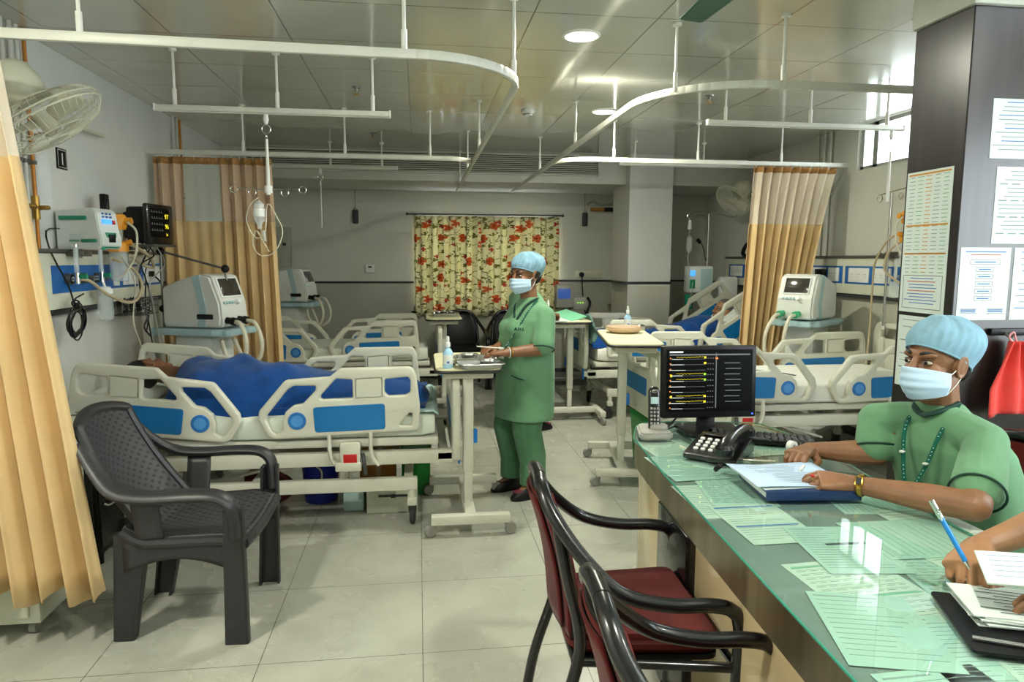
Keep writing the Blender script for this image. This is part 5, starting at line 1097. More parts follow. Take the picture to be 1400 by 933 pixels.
# ------------------------------------------------------------------ overbed tables
def overbed(label, loc, rz, h, L=.78, W=.36, bs=0.0, post=(0.0, -.22)):
    t = thing('overbed_table', label, 'overbed table', loc, rz, 'overbed tables')
    out = round_poly([(-W / 2, -L / 2), (W / 2, -L / 2), (W / 2, L / 2), (-W / 2, L / 2)], .07, 8)
    MB().prism(out, .024, M=TR((0, 0, h - .024)), bev=.003).build('tabletop', M['tabletop'], t)
    m = MB(); m.tube([V(x, y, h - .016) for x, y in inset(out, -.002)], .0085, seg=8, closed=True); m.build('edge_band', M['edge'], t)
    MB().span((-W / 2 + .04, -L / 2 + .06, h - .062), (W / 2 - .04, L / 2 - .06, h - .026), bev=.006).build('underframe', M['steelw'], t)
    px_, py_ = post
    MB().span((px_ - .03, py_ - .028, .30), (px_ + .03, py_ + .028, h - .04), bev=.008).build('outer_post', M['steelw'], t)
    MB().span((px_ - .023, py_ - .021, .07), (px_ + .023, py_ + .021, .34), bev=.006).build('inner_post', M['steelw'], t)
    MB().box((px_ + .04, py_ - .005, h * .56), (.025, .03, .08), bev=.006).build('blue_latch', M['bed_tag'], t)
    b0, b1 = -.42 + bs, .27 + bs
    m = MB().span((px_ - .03, b0 + .02, .075), (px_ + .03, b1, .125), bev=.006)
    for y in (b0, b1): m.span((-.215, y - .026, .07), (.215, y + .026, .122), bev=.006)
    m.build('base', M['steelw'], t)
    for sx in (-.20, .20):
        for y in (b0, b1):
            MB().lathe([(0, -.012), (.030, -.014), (.035, -.006), (.035, .006), (.030, .014), (0, .012)], seg=18, M=TR((sx + (.02 if sx > 0 else -.02), y, .035), rx=PI / 2, rz=.3)).box((sx, y, .066), (.03, .035, .03), bev=.006).build('caster', M['castg'], t)
    return t
TB1 = overbed('cream overbed table beside the nurse, holding the spray bottle and steel trays', (.268, 4.095, 0), 0, .905, L=.70, bs=-.02, post=(0, -.24))
TB2 = overbed('cream overbed table over the bare mattress bed end, with a lidded steel bowl', (1.40, 4.53, 0), rad(-9.5), .99, L=.90, W=.345, bs=.24, post=(-.03, .02))
TB3 = overbed('cream overbed table by the far window with shining steel instruments', (.25, 7.30, 0), 0, .915, post=(.0, -.2))
TB4 = overbed('overbed table piled with charts at the grey haired patient\'s bed end', (1.24, 6.28, 0), rad(90), .955, L=.62, W=.44, post=(.02, -.15))
# ------------------------------------------------------------------ things on the overbed tables
def spray(label, x, y, z, s=1.0, cap='white'):
    t = thing('spray_bottle', label, 'bottle', (x, y, z), group='sanitiser bottles on the overbed tables')
    MB().lathe([(0, 0), (.026 * s, 0), (.028 * s, .006), (.028 * s, .085 * s), (.018 * s, .105 * s), (.011 * s, .11 * s), (.011 * s, .118 * s), (0, .118 * s)], seg=20, M=TR((x, y, z))).build('bottle', mat('sanitiser_' + str(len(bpy.data.materials)), '#a8d3ee', .3), t, world=True)
    MB().lathe([(.0285 * s, .025 * s), (.0288 * s, .026 * s), (.0288 * s, .075 * s), (.0285 * s, .076 * s)], seg=20, M=TR((x, y, z))).build('label', M['white'], t, world=True)
    MB().box((x + .0, y - .0285 * s, z + .035 * s), (.014 * s, .002, .012 * s)).build('label_mark', M['inkb'], t, world=True)
    MB().lathe([(0, .118 * s), (.014 * s, .118 * s), (.014 * s, .14 * s), (.009 * s, .145 * s), (.008 * s, .175 * s), (0, .178 * s)], seg=14, M=TR((x, y, z))).build('nozzle', M[cap], t, world=True)
    return t
def tray(label, x, y, z, a, w, l, group):
    t = thing('steel_tray', label, 'tray', (x, y, z), a, group)
    sec = round_poly([(-w / 2, -l / 2), (w / 2, -l / 2), (w / 2, l / 2), (-w / 2, l / 2)], .04, 6)
    m = MB()
    for k, (d, zz) in enumerate(((.0, .03), (.008, .032), (.012, .03), (.022, .004), (.03, .002))):
        pass
    rings = [(inset(sec, d), zz) for d, zz in ((-.006, .028), (0, .031), (.008, .028), (.018, .005), (.028, .003))]
    tb = bmesh.new(); vs = [[tb.verts.new((p[0], p[1], zz)) for p in poly] for poly, zz in rings]; n = len(sec)
    for A, B in zip(vs, vs[1:]):
        for k in range(n): tb.faces.new((A[k], A[(k + 1) % n], B[(k + 1) % n], B[k]))
    tb.faces.new(vs[-1]); m.merge(tb)
    o = m.build('pan', M['steel'], t); solidify(o, .0015)
    return t
z1 = .906
spray('blue spray sanitiser bottle on the nurse\'s overbed table', .155, 3.80, z1)
tray('long shallow steel tray at the front of the nurse\'s table', .33, 3.80, z1, rad(8), .25, .20, 'steel trays on the nurse\'s table')
tray('narrow steel tray behind the front one on the nurse\'s table', .32, 4.03, z1, rad(-10), .24, .17, 'steel trays on the nurse\'s table')
rnd = random.Random(9)
def bowl(label, x, y, z, r, h, group=None, name='steel_bowl'):
    t = thing(name, label, 'bowl', (x, y, z), group=group)
    MB().lathe([(0, .001), (r * .7, .001), (r * .95, h * .6), (r, h), (r * 1.06, h), (r * 1.04, h + .002), (r * .98, h + .001), (r * .92, h * .62), (r * .66, .003), (0, .003)], seg=26, M=TR((x, y, z))).build('bowl', M['steel'], t, world=True)
    return t
bowl('small steel kidney bowl in the front tray on the nurse\'s table', .385, 3.80, z1 + .004, .055, .035, 'small bowls on the nurse\'s table')
bowl('small steel bowl in the narrow tray on the nurse\'s table', .29, 4.03, z1 + .004, .05, .04, 'small bowls on the nurse\'s table')
INS = ['steel scissors lying in the front tray on the nurse\'s table', 'steel forceps lying in the front tray beside the kidney bowl', 'steel clamp lying across the narrow tray on the nurse\'s table', 'steel forceps at the back of the narrow tray on the nurse\'s table']
for i, (x, y, a) in enumerate(((.29, 3.81, .5), (.31, 3.77, .9), (.36, 4.04, -.4), (.35, 3.99, .2))):
    t = thing('surgical_instrument', INS[i], 'instrument', (x, y, z1 + .008), a, 'instruments in the trays')
    m = MB().bar((-.07, -.004, 0), (.06, .006, .006), .006, .004, bev=.001).bar((-.07, .006, .003), (.06, -.004, .006), .006, .004, bev=.001)
    m.build('blades', M['chrome'], t); m = MB(); ring(m, (.075, .014, .006), .014, .0025, 'y'); ring(m, (.075, -.014, .006), .014, .0025, 'y'); m.build('finger_rings', M['chrome'], t)
tag(MB().tube(smooth_path([(.13, 3.90, z1 + .004), (.16, 3.86, z1 + .004), (.20, 3.89, z1 + .004), (.17, 3.93, z1 + .004), (.23, 3.95, z1 + .004)], 6), .003, seg=6).build('thin_line', M['black']), 'short black line curled on the nurse\'s table beside the spray bottle', 'cord')
z2 = .991
t = thing('lidded_bowl', 'wide steel bowl with tan lid on the overbed table by the monitor', 'bowl', (1.46, 4.80, z2))
MB().lathe([(0, 0), (.09, 0), (.125, .02), (.13, .03), (.125, .045), (.06, .05), (0, .05)], seg=30, M=TR((1.44, 4.76, z2))).build('lid', mat('tan_lid', '#c9a98a', .35), t, world=True)
tray('long steel tray behind the lidded bowl on the overbed table by the monitor', 1.53, 4.98, z2, rad(80), .16, .26, None)
spray('dropper bottle with white nozzle behind the lidded bowl', 1.535, 4.985, z2 + .004, .95)
z3 = .916
tray('steel tray of instruments on the far window\'s overbed table', .27, 7.28, z3, rad(90), .22, .28, None)
for i, (x, y) in enumerate(((.20, 7.22), (.26, 7.27), (.33, 7.24))):
    bowl(['small steel bowl in the far tray, nearest the second bed', 'small steel bowl in the middle of the far tray', 'small steel bowl in the far tray, nearest the black chairs'][i], x, y, z3 + .004, .036, .045, 'small bowls in the far tray')
z4 = .956
t = sheet('white chart papers on the overbed table behind the nurse', (1.18, 6.18), rad(14), z=z4 + .002, mat_='paper', group=None, name='chart_papers', lines=10)
t = thing('folder', 'green and yellow folders leaning on the overbed table behind the nurse', 'folder', (1.38, 6.28, z4))
F = TR((1.36, 6.26, z4 + .012), rz=.3, rx=rad(10))
MB().box((-.06, -.02, 0), (.2, .26, .010), bev=.002, M=F).build('yellow_folder', mat('yellow_folder', '#d8d84a', .5), t, world=True)
MB().box((.02, .03, .02), (.2, .28, .012), rot=(0, rad(-7), .25), bev=.002, M=F).build('green_folder', mat('green_folder', '#7fc9a0', .5), t, world=True)
MB().box((-.03, 0, .008), (.21, .27, .004), rot=(0, 0, -.2), M=F).build('papers', M['paper'], t, world=True)
t = thing('cloth_bag', 'grey green folded cloth draped over the end of the chart table', 'cloth', (1.54, 6.22, .80))
def bagf(u, v):
    a = (u - .5); return (1.545 + .05 * math.sin(v * 2.4) + .012 * math.sin(u * 17 + v * 3), 6.24 + a * .20, 1.02 - .27 * v + .02 * math.sin(u * 9) - .10 * (a * 2) ** 2 * (1 - v))
solidify(MB().grid(bagf, 24, 18).build('cloth', cloth('grey_green_cloth', '#5f7f78', .25, scale=14), t, world=True), .012)
spray('slim white dropper bottle on the table behind the nurse', 1.20, 6.40, z4, 1.0)
# grey monitor with blue screen beyond the nurse
t = thing('bedside_monitor', 'grey bedside device with a blue screen beside the far window', 'monitor', (1.78, 8.25, 0))
MB().box((1.74, 8.25, 1.07), (.22, .16, .28), bev=.02).box((1.93, 8.26, .98), (.18, .14, .16), bev=.02).build('case', M['grey'], t, world=True)
MB().box((1.725, 8.167, 1.10), (.15, .006, .12), bev=.002).build('screen', emit('blue_screen', '#2a4a8c', .6), t, world=True)
m = MB()
for k in range(3): m.box((1.90 + .03 * k, 8.186, .99), (.018, .006, .014), bev=.002)
m.build('lights', M['grn'], t, world=True)
MB().tube(smooth_path([(2.02, 8.2, 1.05), (2.04, 8.15, .98), (2.0, 8.14, .85), (2.06, 8.16, .7)], 6), .016, seg=8).build('black_lead', M['black'], t, world=True)
MB().cyl((1.80, 8.25, .1), (1.80, 8.25, .94), .03).span((1.55, 8.05, .05), (2.05, 8.45, .11), bev=.02).build('stand', M['steel_d'], t, world=True)
# ------------------------------------------------------------------ charcoal plastic armchair
t = thing('plastic_chair', 'charcoal plastic armchair with woven pattern back standing alone on the tiles', 'chair', (-.925, 2.96, 0), rad(-2))
def backf(u, v):
    y = (u - .5) * (.46 - .05 * v); k = (2 * u - 1)
    x = -.175 - .215 * v - .02 * math.sin(v * PI) + .055 * k * k * (1 - .3 * v); z = .46 + .43 * v - .035 * k * k * v
    return (x, y, z)
b = MB().grid(backf, 28, 28).build('backrest', M['weave'], t); solidify(b, .012)
m = MB(); rim = [backf(0, v / 20) for v in range(0, 21)] + [backf(u / 20, 1.0) for u in range(1, 20)] + [backf(1, 1 - v / 20) for v in range(0, 21)]
rim = [V(*p) for p in rim]; m.tube(rim, .024, seg=8, flat=.75); m.build('back_rim', M['chair'], t)
def seatf(u, v):
    x = -.20 + .45 * u; y = (v - .5) * (.47 + .06 * u); return (x, y, .425 - .02 * math.sin(PI * v) + .02 * u - .018 * max(0, u - .85) / .15 + .05 * max(0, .15 - u) / .15)
solidify(MB().grid(seatf, 24, 24).build('seat', M['weave'], t), .014)
m = MB()
fr = [V(*seatf(1, v / 10)) + V(.004, 0, -.02) for v in range(11)]; m.tube(fr, .022, seg=8)
for s in (0, 1):
    m.tube([V(*seatf(u / 10, s)) + V(0, (.012 if s else -.012), -.012) for u in range(11)], .02, seg=8)
m.build('seat_rim', M['chair'], t)
for s in (-1, 1):
    arm = smooth_path([(-.345, s * .215, .80), (-.27, s * .255, .70), (-.19, s * .295, .635), (-.08, s * .312, .618), (.08, s * .315, .622), (.175, s * .312, .615), (.222, s * .307, .580), (.234, s * .302, .52), (.236, s * .298, .45)], 6)
    m = MB(); n = len(arm)
    m.tube(arm, .033, seg=12, flat=.55, rads=[.030 + .012 * min(1, i / 12) for i in range(n)])
    m.build('armrest', M['chair'], t)
    # side web from arm to seat
    def web(u, v, s=s):
        return (-.17 + .36 * u, s * (.275 - .028 * v + .02 * math.sin(PI * u)), .605 * (1 - v) + v * (.425 - .07 * math.sin(PI * u) * 0 - .03))
    solidify(MB().grid(lambda u, v, s=s: (-.14 + .10 * u, s * (.30 - .045 * v), .60 - .18 * v), 4, 6).build('side_web', M['chair'], t), .010)
    solidify(MB().grid(lambda u, v, s=s: (-.20 + .43 * u, s * (.245 + .03 * u), .42 - (.12 - .055 * math.sin(PI * u)) * v), 14, 4).build('apron', M['chair'], t), .010)
    # legs: tapered channel
    for fx, (tx, bx, ty, by) in (('f', (.228, .215, .300, .268)), ('r', (-.17, -.235, .245, .205))):
        m = MB(); top = V(tx, s * ty, .555 if fx == 'f' else .45); bot = V(bx, s * by, 0)
        w0, w1 = (.030, .040) if fx == 'f' else (.055, .034)
        # outer flange
        def quad(c0, c1, ux0, uy0, ux1, uy1): m.loft([(c0, ux0, uy0), (c0 * .5 + c1 * .5, ux0 * .45 + ux1 * .55, uy0 * .45 + uy1 * .55), (c1, ux1, uy1)], 16, power=8)
        ox = V(1, 0, 0); oy = V(0, 1, 0)
        quad(top, bot, ox * w0, oy * .007, ox * w1, oy * .006)
        e = -1 if fx == 'f' else 1
        quad(top + V(e * w0, -s * .024, 0), bot + V(e * w1, -s * .018, 0), ox * .007, oy * .03, ox * .006, oy * .022)
        if fx == 'r' or 1: quad(top + V(-e * w0, -s * .016, 0), bot + V(-e * w1, -s * .012, 0), ox * .006, oy * .02, ox * .005, oy * .015)
        m.build('leg', M['chair'], t)
MB().grid(lambda u, v: (.24 - .004 * v, (u - .5) * .50, .43 - .05 * v), 10, 3).build('front_apron', M['chair'], t); 
# ------------------------------------------------------------------ tubular armchairs
def armchair(label, loc, rz, mt='maroon', group='black tube armchairs with maroon cushions', name='armchair'):
    t = thing(name, label, 'chair', loc, rz, group)
    for s in (-1, 1):
        pts = smooth_path([(-.222, s * .03, .885), (-.222, s * .10, .872), (-.205, s * .155, .825), (-.15, s * .215, .745), (-.07, s * .268, .665), (.0, s * .28, .628), (.10, s * .282, .608), (.20, s * .282, .604), (.258, s * .281, .588), (.284, s * .279, .54), (.285, s * .275, .40), (.275, s * .27, .0)], 7)
        MB().tube(pts, .0195, seg=14).cyl(pts[-1], pts[-1] + V(0, 0, .03), .023, seg=12).build('arm_tube', M['blackm'], t)
        pts = smooth_path([(-.19, s * .17, .80), (-.165, s * .195, .66), (-.13, s * .205, .50), (-.14, s * .21, .40), (-.20, s * .22, .2), (-.235, s * .225, .0)], 6)
        MB().tube(pts, .017, seg=12).build('rear_leg', M['blackm'], t)
        MB().cyl((-.13, s * .208, .42), (.28, s * .272, .42), .014, seg=10).build('seat_bar', M['blackm'], t)
    MB().cyl((-.222, -.04, .885), (-.222, .04, .885), .0195, seg=14).build('top_tube', M['blackm'], t)
    MB().cyl((-.14, -.208, .42), (-.14, .208, .42), .014, seg=10).build('rear_cross_bar', M['blackm'], t); MB().cyl((.285, -.272, .42), (.285, .272, .42), .014, seg=10).build('front_cross_bar', M['blackm'], t)
    def bf(u, v):
        k = 2 * u - 1; wd = .175 - .06 * max(0, v - .55) / .45; return (-.135 - .075 * v + .02 * math.sin(PI * v) * .8 - .02 * (1 - k * k), k * wd, .47 + .385 * v)
    b = MB().grid(bf, 20, 16).build('backrest', M[mt], t); solidify(b, .035)
    m = MB(); rim = [V(*bf(0, v / 12)) for v in range(13)] + [V(*bf(u / 10, 1)) for u in range(1, 10)] + [V(*bf(1, 1 - v / 12)) for v in range(13)] + [V(*bf(1 - u / 10, 0)) for u in range(1, 10)]
    m.tube(rim, .013, seg=8, closed=True); m.build('back_frame', M['black'], t)
    solidify(MB().grid(lambda u, v: tuple(V(*bf(.08 + .84 * u, .04 + .92 * v)) + V(-.026, 0, 0)), 12, 10).build('back_shell', M[mt], t), .006)
    out = round_poly([(-.16, -.20), (.27, -.235), (.27, .235), (-.16, .20)], .06)
    MB().prism(out, .055, M=TR((0, 0, .43)), bev=.02).build('seat', M[mt], t)
    MB().prism(inset(out, .01), .016, M=TR((0, 0, .415))).build('seat_shell', M['black'], t)
    return t
armchair('black tube armchair with maroon seat, the whole one pulled up to the counter', (.56, 1.93, 0), rad(-2.6))
armchair('black tube armchair cut off at the picture\'s lower edge beside the counter', (.55, 1.20, 0), rad(-3))
armchair('black armchair by the far window behind the steel instruments table', (.50, 8.2, 0), rad(-90), 'black', 'black armchairs under the far window')
armchair('black armchair by the far window just behind the standing nurse', (1.08, 8.2, 0), rad(-90), 'black', 'black armchairs under the far window')
armchair('black armchair with maroon back that the seated man in green sits on', (1.93, 2.06, 0), rad(180 + 20))
# ------------------------------------------------------------------ cabinets by the near curtain
t = thing('bedside_cabinet', 'ivory bedside cabinet on casters under the near yellow curtain', 'cabinet', (-1.74, 3.05, 0))
MB().span((-1.98, 2.83, .06), (-1.50, 3.26, .78), bev=.006).build('body', M['ped'], t, world=True)
MB().span((-1.96, 2.815, .09), (-1.535, 2.832, .45), bev=.004).build('door', M['ped'], t, world=True)
MB().span((-1.96, 2.815, .47), (-1.535, 2.832, .74), bev=.004).build('drawer', M['ped'], t, world=True)
MB().span((-1.995, 2.815, .78), (-1.485, 3.275, .80), bev=.006).build('top', M['ped'], t, world=True)
for x in (-1.94, -1.55):
    for y in (2.88, 3.2): MB().lathe([(0, -.012), (.024, -.012), (.026, 0), (.024, .012), (0, .012)], seg=16, M=TR((x, y, .026), ry=PI / 2)).box((x, y, .05), (.03, .03, .03), bev=.005).build('caster', M['castg'], t, world=True)
t = thing('black_locker', 'black locker behind the charcoal chair and yellow curtain', 'locker', (-1.62, 3.60, 0))
MB().span((-1.80, 3.50, .05), (-1.56, 3.78, .70), bev=.006).build('body', M['black'], t, world=True)
MB().span((-1.79, 3.488, .08), (-1.575, 3.50, .67), bev=.004).span((-1.562, 3.51, .08), (-1.55, 3.77, .67), bev=.004).build('door', M['blackm'], t, world=True)
MB().tube(smooth_path([(-1.548, 3.54, .30), (-1.535, 3.56, .285), (-1.53, 3.62, .285), (-1.535, 3.68, .30), (-1.548, 3.70, .32)], 5), .006, seg=8).build('handle', M['chrome'], t, world=True)
for x in (-1.78, -1.58):
    for y in (3.53, 3.75): MB().cyl((x, y, 0), (x, y, .055), .02, seg=12).build('foot', M['black'], t, world=True)
# ------------------------------------------------------------------ things stowed under the first bed
t = thing('bucket', 'cobalt blue bucket with white handle under the sleeper\'s bed', 'bucket', (-.62, 4.35, 0))
MB().lathe([(0, 0), (.10, 0), (.115, .24), (.122, .25), (.116, .255), (.108, .24), (.095, .01), (0, .01)], seg=28, M=TR((-.62, 4.35, 0))).build('pail', M['cobalt'], t, world=True)
MB().tube(smooth_path([(-.64, 4.232, .255), (-.60, 4.22, .22), (-.60, 4.22, .17), (-.62, 4.222, .15), (-.64, 4.225, .165)], 5), .006, seg=8).build('handle', M['white'], t, world=True)
t = thing('cloth_bundle', 'maroon bag slumped under the sleeper\'s bed', 'bag', (-.93, 4.30, 0))
MB().ell((-.93, 4.30, .10), (.16, .12, .10)).ell((-.98, 4.30, .16), (.09, .09, .07)).tube(smooth_path([(-.9, 4.22, .17), (-.86, 4.19, .24), (-.80, 4.22, .17)], 5), .01, seg=6).build('bag', M['wine'], t, world=True); 
t = thing('carton', 'brown cardboard carton under the sleeper\'s bed', 'box', (-.27, 4.42, 0))
MB().span((-.38, 4.33, 0), (-.16, 4.55, .27), bev=.004).build('box', M['carton'], t, world=True); MB().span((-.28, 4.327, .0), (-.25, 4.553, .272)).build('tape', M['tan_tube'], t, world=True)
t = thing('spare_box', 'pale box with dark clasp under the sleeper\'s bed', 'box', (-.13, 4.13, 0))
MB().span((-.32, 4.05, .0), (-.02, 4.24, .155), bev=.005).build('box', M['ped'], t, world=True)
MB().span((-.25, 4.04, .10), (-.08, 4.052, .112), bev=.002).box((-.165, 4.043, .106), (.03, .014, .022), bev=.003).build('clasp', M['dgrey'], t, world=True)
t = thing('green_crate', 'green plastic crate under the sleeper\'s bed near the foot', 'crate', (-.03, 4.50, 0))
m = MB().span((-.12, 4.36, 0), (.06, 4.66, .02)).span((-.12, 4.36, 0), (-.11, 4.66, .30)).span((.05, 4.36, 0), (.06, 4.66, .30)).span((-.12, 4.36, 0), (.06, 4.37, .30)).span((-.12, 4.65, 0), (.06, 4.66, .30)).span((-.13, 4.35, .28), (.07, 4.67, .30)); m.build('crate', M['crateg'], t, world=True)
t = thing('sharps_bin', 'white box with blue lid under the sleeper\'s bed beside the carton', 'box', (-.38, 4.18, 0))
MB().span((-.46, 4.10, 0), (-.34, 4.24, .12), bev=.008).build('box', M['tealcl'], t, world=True); MB().span((-.465, 4.095, .12), (-.335, 4.245, .14), bev=.006).build('lid', M['ventt'], t, world=True)
t = thing('green_bin', 'bright green waste bin at the bare mattress bed\'s foot end', 'bin', (1.66, 4.80, 0))
MB().loft([((1.70, 4.80, 0), (.10, 0, 0), (0, .22, 0)), ((1.70, 4.80, .36), (.12, 0, 0), (0, .26, 0))], 32, power=8).build('tub', M['crateg'], t, world=True); MB().loft([((1.70, 4.80, .36), (.128, 0, 0), (0, .268, 0)), ((1.70, 4.80, .39), (.12, 0, 0), (0, .26, 0))], 32, power=8).build('rim', M['crateg'], t, world=True)
# sheets and things lying on the beds
t = thing('pillow', 'white pillow under the sleeper\'s head', 'pillow', (-1.66, 4.24, .70))
MB().loft([((-1.86, 4.24, .715), (0, .05, 0), (0, 0, .01)), ((-1.84, 4.24, .72), (0, .24, 0), (0, 0, .03)), ((-1.70, 4.24, .735), (0, .28, 0), (0, 0, .065)), ((-1.58, 4.24, .725), (0, .27, 0), (0, 0, .05)), ((-1.50, 4.24, .71), (0, .22, 0), (0, 0, .015)), ((-1.49, 4.24, .705), (0, .05, 0), (0, 0, .006))], 36, power=3).build('pillow', M['pillow'], t, world=True)
t = thing('foot_pad', 'pale teal waterproof pad at the foot of the sleeper\'s bed', 'pad', (-.02, 4.24, .66))
def padf(u, v): return (-.10 + .20 * u, 3.815 + .86 * v, .662 + .004 * math.sin(30 * v) + (0 if u < .9 else -.02))
solidify(MB().grid(padf, 8, 30).build('pad', M['tealcl'], t, world=True), .006)
t = thing('sheet_strap', 'dark strap lying across the bare white mattress', 'strap', (2.55, 4.66, .70))
MB().tube(smooth_path([(2.30, 4.95, .705), (2.42, 4.80, .703), (2.55, 4.66, .702), (2.62, 4.52, .702)], 5), .012, seg=8, flat=.25).build('strap', M['dgrey'], t, world=True)
# ------------------------------------------------------------------ pillar notices
def notice(label, a, face, w, h, z, rows, seed, kind):
    rnd = random.Random(seed); name = 'notice_sheet'
    if face == 'side': F = Matrix(((0, 0, -1, 2.04 - .001), (-1, 0, 0, a), (0, 1, 0, z), (0, 0, 0, 1)))
    else: F = Matrix(((1, 0, 0, a), (0, 0, -1, 2.43 - .001), (0, 1, 0, z), (0, 0, 0, 1)))
    t = thing(name, label, 'notice', F.translation, 0, 'notices on the dark pillar')
    MB().box((0, 0, .0), (w, h, .0012), M=F).build('page', M['paper'], t, world=True)
    m = {}
    def B(c, x, y, ww, hh): m.setdefault(c, MB()).box((x, y, .0009), (ww, hh, .0003), M=F)
    if kind == 'chart':
        for q, yy in ((0, h / 2 - .012), (1, h * .12), (2, -h * .08)): B('inko', 0, yy, w * .92, .007)
        for k in range(rows):
            y = h / 2 - .022 - (h * .70) * k / rows
            for c in range(5): B(['ink', 'inkg', 'inko', 'ink', 'inkg'][c], -w * .37 + w * .185 * c, y, w * .15 * rnd.uniform(.6, 1), .0028)
        B('inkd', 0, -h * .235, w * .86, .002); B('inkd', 0, -h * .47, w * .86, .002); B('inkd', -w * .43, -h * .3525, .002, h * .237); B('inkd', w * .43, -h * .3525, .002, h * .237)
        for k in range(9): B('inkr' if k in (1, 4) else 'inkb', rnd.uniform(-.01, .01), -h * .255 - h * .022 * k, w * rnd.uniform(.5, .75), .0032)
    elif kind == 'flow':
        B('inkb', 0, h * .44, w * .8, .004); B('inkr', 0, h * .40, w * .6, .003)
        for k in range(6):
            y = h * .30 - h * .10 * k; ww = w * (.6 if k == 0 else .34); B('inkd', 0, y + .008, ww, .0012); B('inkd', 0, y - .008, ww, .0012); B('inkd', -ww / 2, y, .0012, .016); B('inkd', ww / 2, y, .0012, .016); B('inkb', 0, y, ww * .7, .004); B('ink', 0, y - .014, .0012, .010)
        for s_ in (-1, 1): B('inkb', s_ * w * .27, -h * .36, w * .3, .004); B('inkb', s_ * w * .27, -h * .385, w * .3, .004); B('inkd', s_ * w * .27, -h * .345, w * .34, .0012); B('inkd', s_ * w * .27, -h * .405, w * .34, .0012)
    else:
        for k in range(rows):
            y = h * .44 - h * .86 * k / rows
            if kind == 'table' and k % 4 == 3:
                for c in range(4): B('ink', -w * .36 + w * .22 * c, y, w * .15, .005)
            else: B('inkb' if (kind == 'blue' and k % 3 == 0) else 'ink', (0 if k < 2 else -w * .06), y, w * rnd.uniform(.4, .8), .0032)
    for c, mb in m.items(): mb.build({'ink': 'grey_print', 'inkg': 'green_print', 'inko': 'orange_bar', 'inkd': 'dark_lines', 'inkr': 'red_print', 'inkb': 'blue_print'}[c], M[c], t, world=True)
    return t
notice('tall chart notice with orange bars and a boxed text on the pillar side', 2.6, 'side', .255, .575, 1.578, 26, 1, 'chart')
notice('notice below the tall chart on the pillar side, partly behind the blue cap', 2.6, 'side', .245, .30, 1.125, 9, 2, 'table')
notice('topmost notice on the pillar front with blue lines', 2.26, 'front', .23, .22, 2.0, 12, 3, 'blue')
notice('upper notice of small text on the pillar front below the blue lined one', 2.30, 'front', .235, .29, 1.715, 16, 4, 'table')
notice('flow chart notice of small boxes on the pillar front', 2.165, 'front', .215, .28, 1.415, 6, 5, 'flow')
notice('notice beside the flow chart at the picture edge on the pillar front', 2.395, 'front', .215, .28, 1.415, 10, 6, 'blue')
t = thing('wall_hook', 'black hook strip holding the red towel on the dark pillar', 'hook', (2.28, 2.42, 1.22))
MB().span((2.20, 2.41, 1.215), (2.46, 2.43, 1.242), bev=.004).build('strip', M['black'], t, world=True)
for x in (2.26, 2.38): MB().tube(smooth_path([(x, 2.41, 1.225), (x, 2.385, 1.21), (x, 2.375, 1.225)], 4), .005, seg=8).build('hook', M['steel_d'], t, world=True)
t = thing('towel', 'red towel hanging by its loop from the dark pillar', 'towel', (2.30, 2.39, .95))
def tow(u, v):
    k = (u - .5); w = .055 + .17 * min(1, v * 1.6) - .02 * v; return (2.285 + k * w - .02 * v + .012 * v, 2.385 - .018 * math.sin(u * 13 + 1) * (1 - .3 * v) - .01 * v, 1.195 - .28 * v - .03 * abs(k) * v)
solidify(MB().grid(tow, 40, 16).build('cloth', M['redcloth'], t, world=True), .006)
ring(MB(), (0, 0, 0), .01, .002); m = MB(); m.tube(smooth_path([(2.275, 2.386, 1.19), (2.25, 2.38, 1.215), (2.26, 2.372, 1.232), (2.275, 2.38, 1.215), (2.292, 2.386, 1.19)], 5), .004, seg=6); m.build('loop', mat('pink_loop', '#e39aa0', .8), t, world=True)
# ------------------------------------------------------------------ clipboard and slips at the near corner
t = thing('clipboard', 'black clipboard under a stack of slips at the counter corner', 'clipboard', (1.22, 1.17, CT), rad(-22))
MB().prism(round_poly([(-.15, -.12), (.22, -.12), (.22, .13), (-.15, .13)], .012), .006, bev=.001).build('board', M['black'], t)
tag(MB().tube([V(-.075, 0, .005), V(.065, 0, .005)], .0045, seg=10).cyl((.065, 0, .005), (.08, 0, .005), .0045, .001, seg=10, mi=1).build('pen', [M['chrome'], M['gold']]), 'silver pen lying on the black clipboard', 'pen'); o = bpy.data.objects['pen']; o.location = (1.13, 1.115, CT + .006); o.rotation_euler = (0, 0, rad(-28))
t = thing('slip_stack', 'stack of printed paper slips under the writing person\'s fist', 'papers', (1.25, 1.22, CT + .006), rad(-24))
rnd = random.Random(5)
for k in range(7):
    MB().box((rnd.uniform(-.01, .01) + .012 * (k % 3), rnd.uniform(-.008, .008), .002 + .003 * k), (.24, .15, .0022), rot=(0, 0, rnd.uniform(-.12, .12))).build('slip', M['paper'], t)
m = MB()
for k in range(8): m.box((-.02 + .01 * (k % 3), .055 - .015 * k, .0230), (.16 * rnd.uniform(.6, 1), .0022, .0004), rot=(0, 0, -.02))
m.build('print', M['inkd'], t)
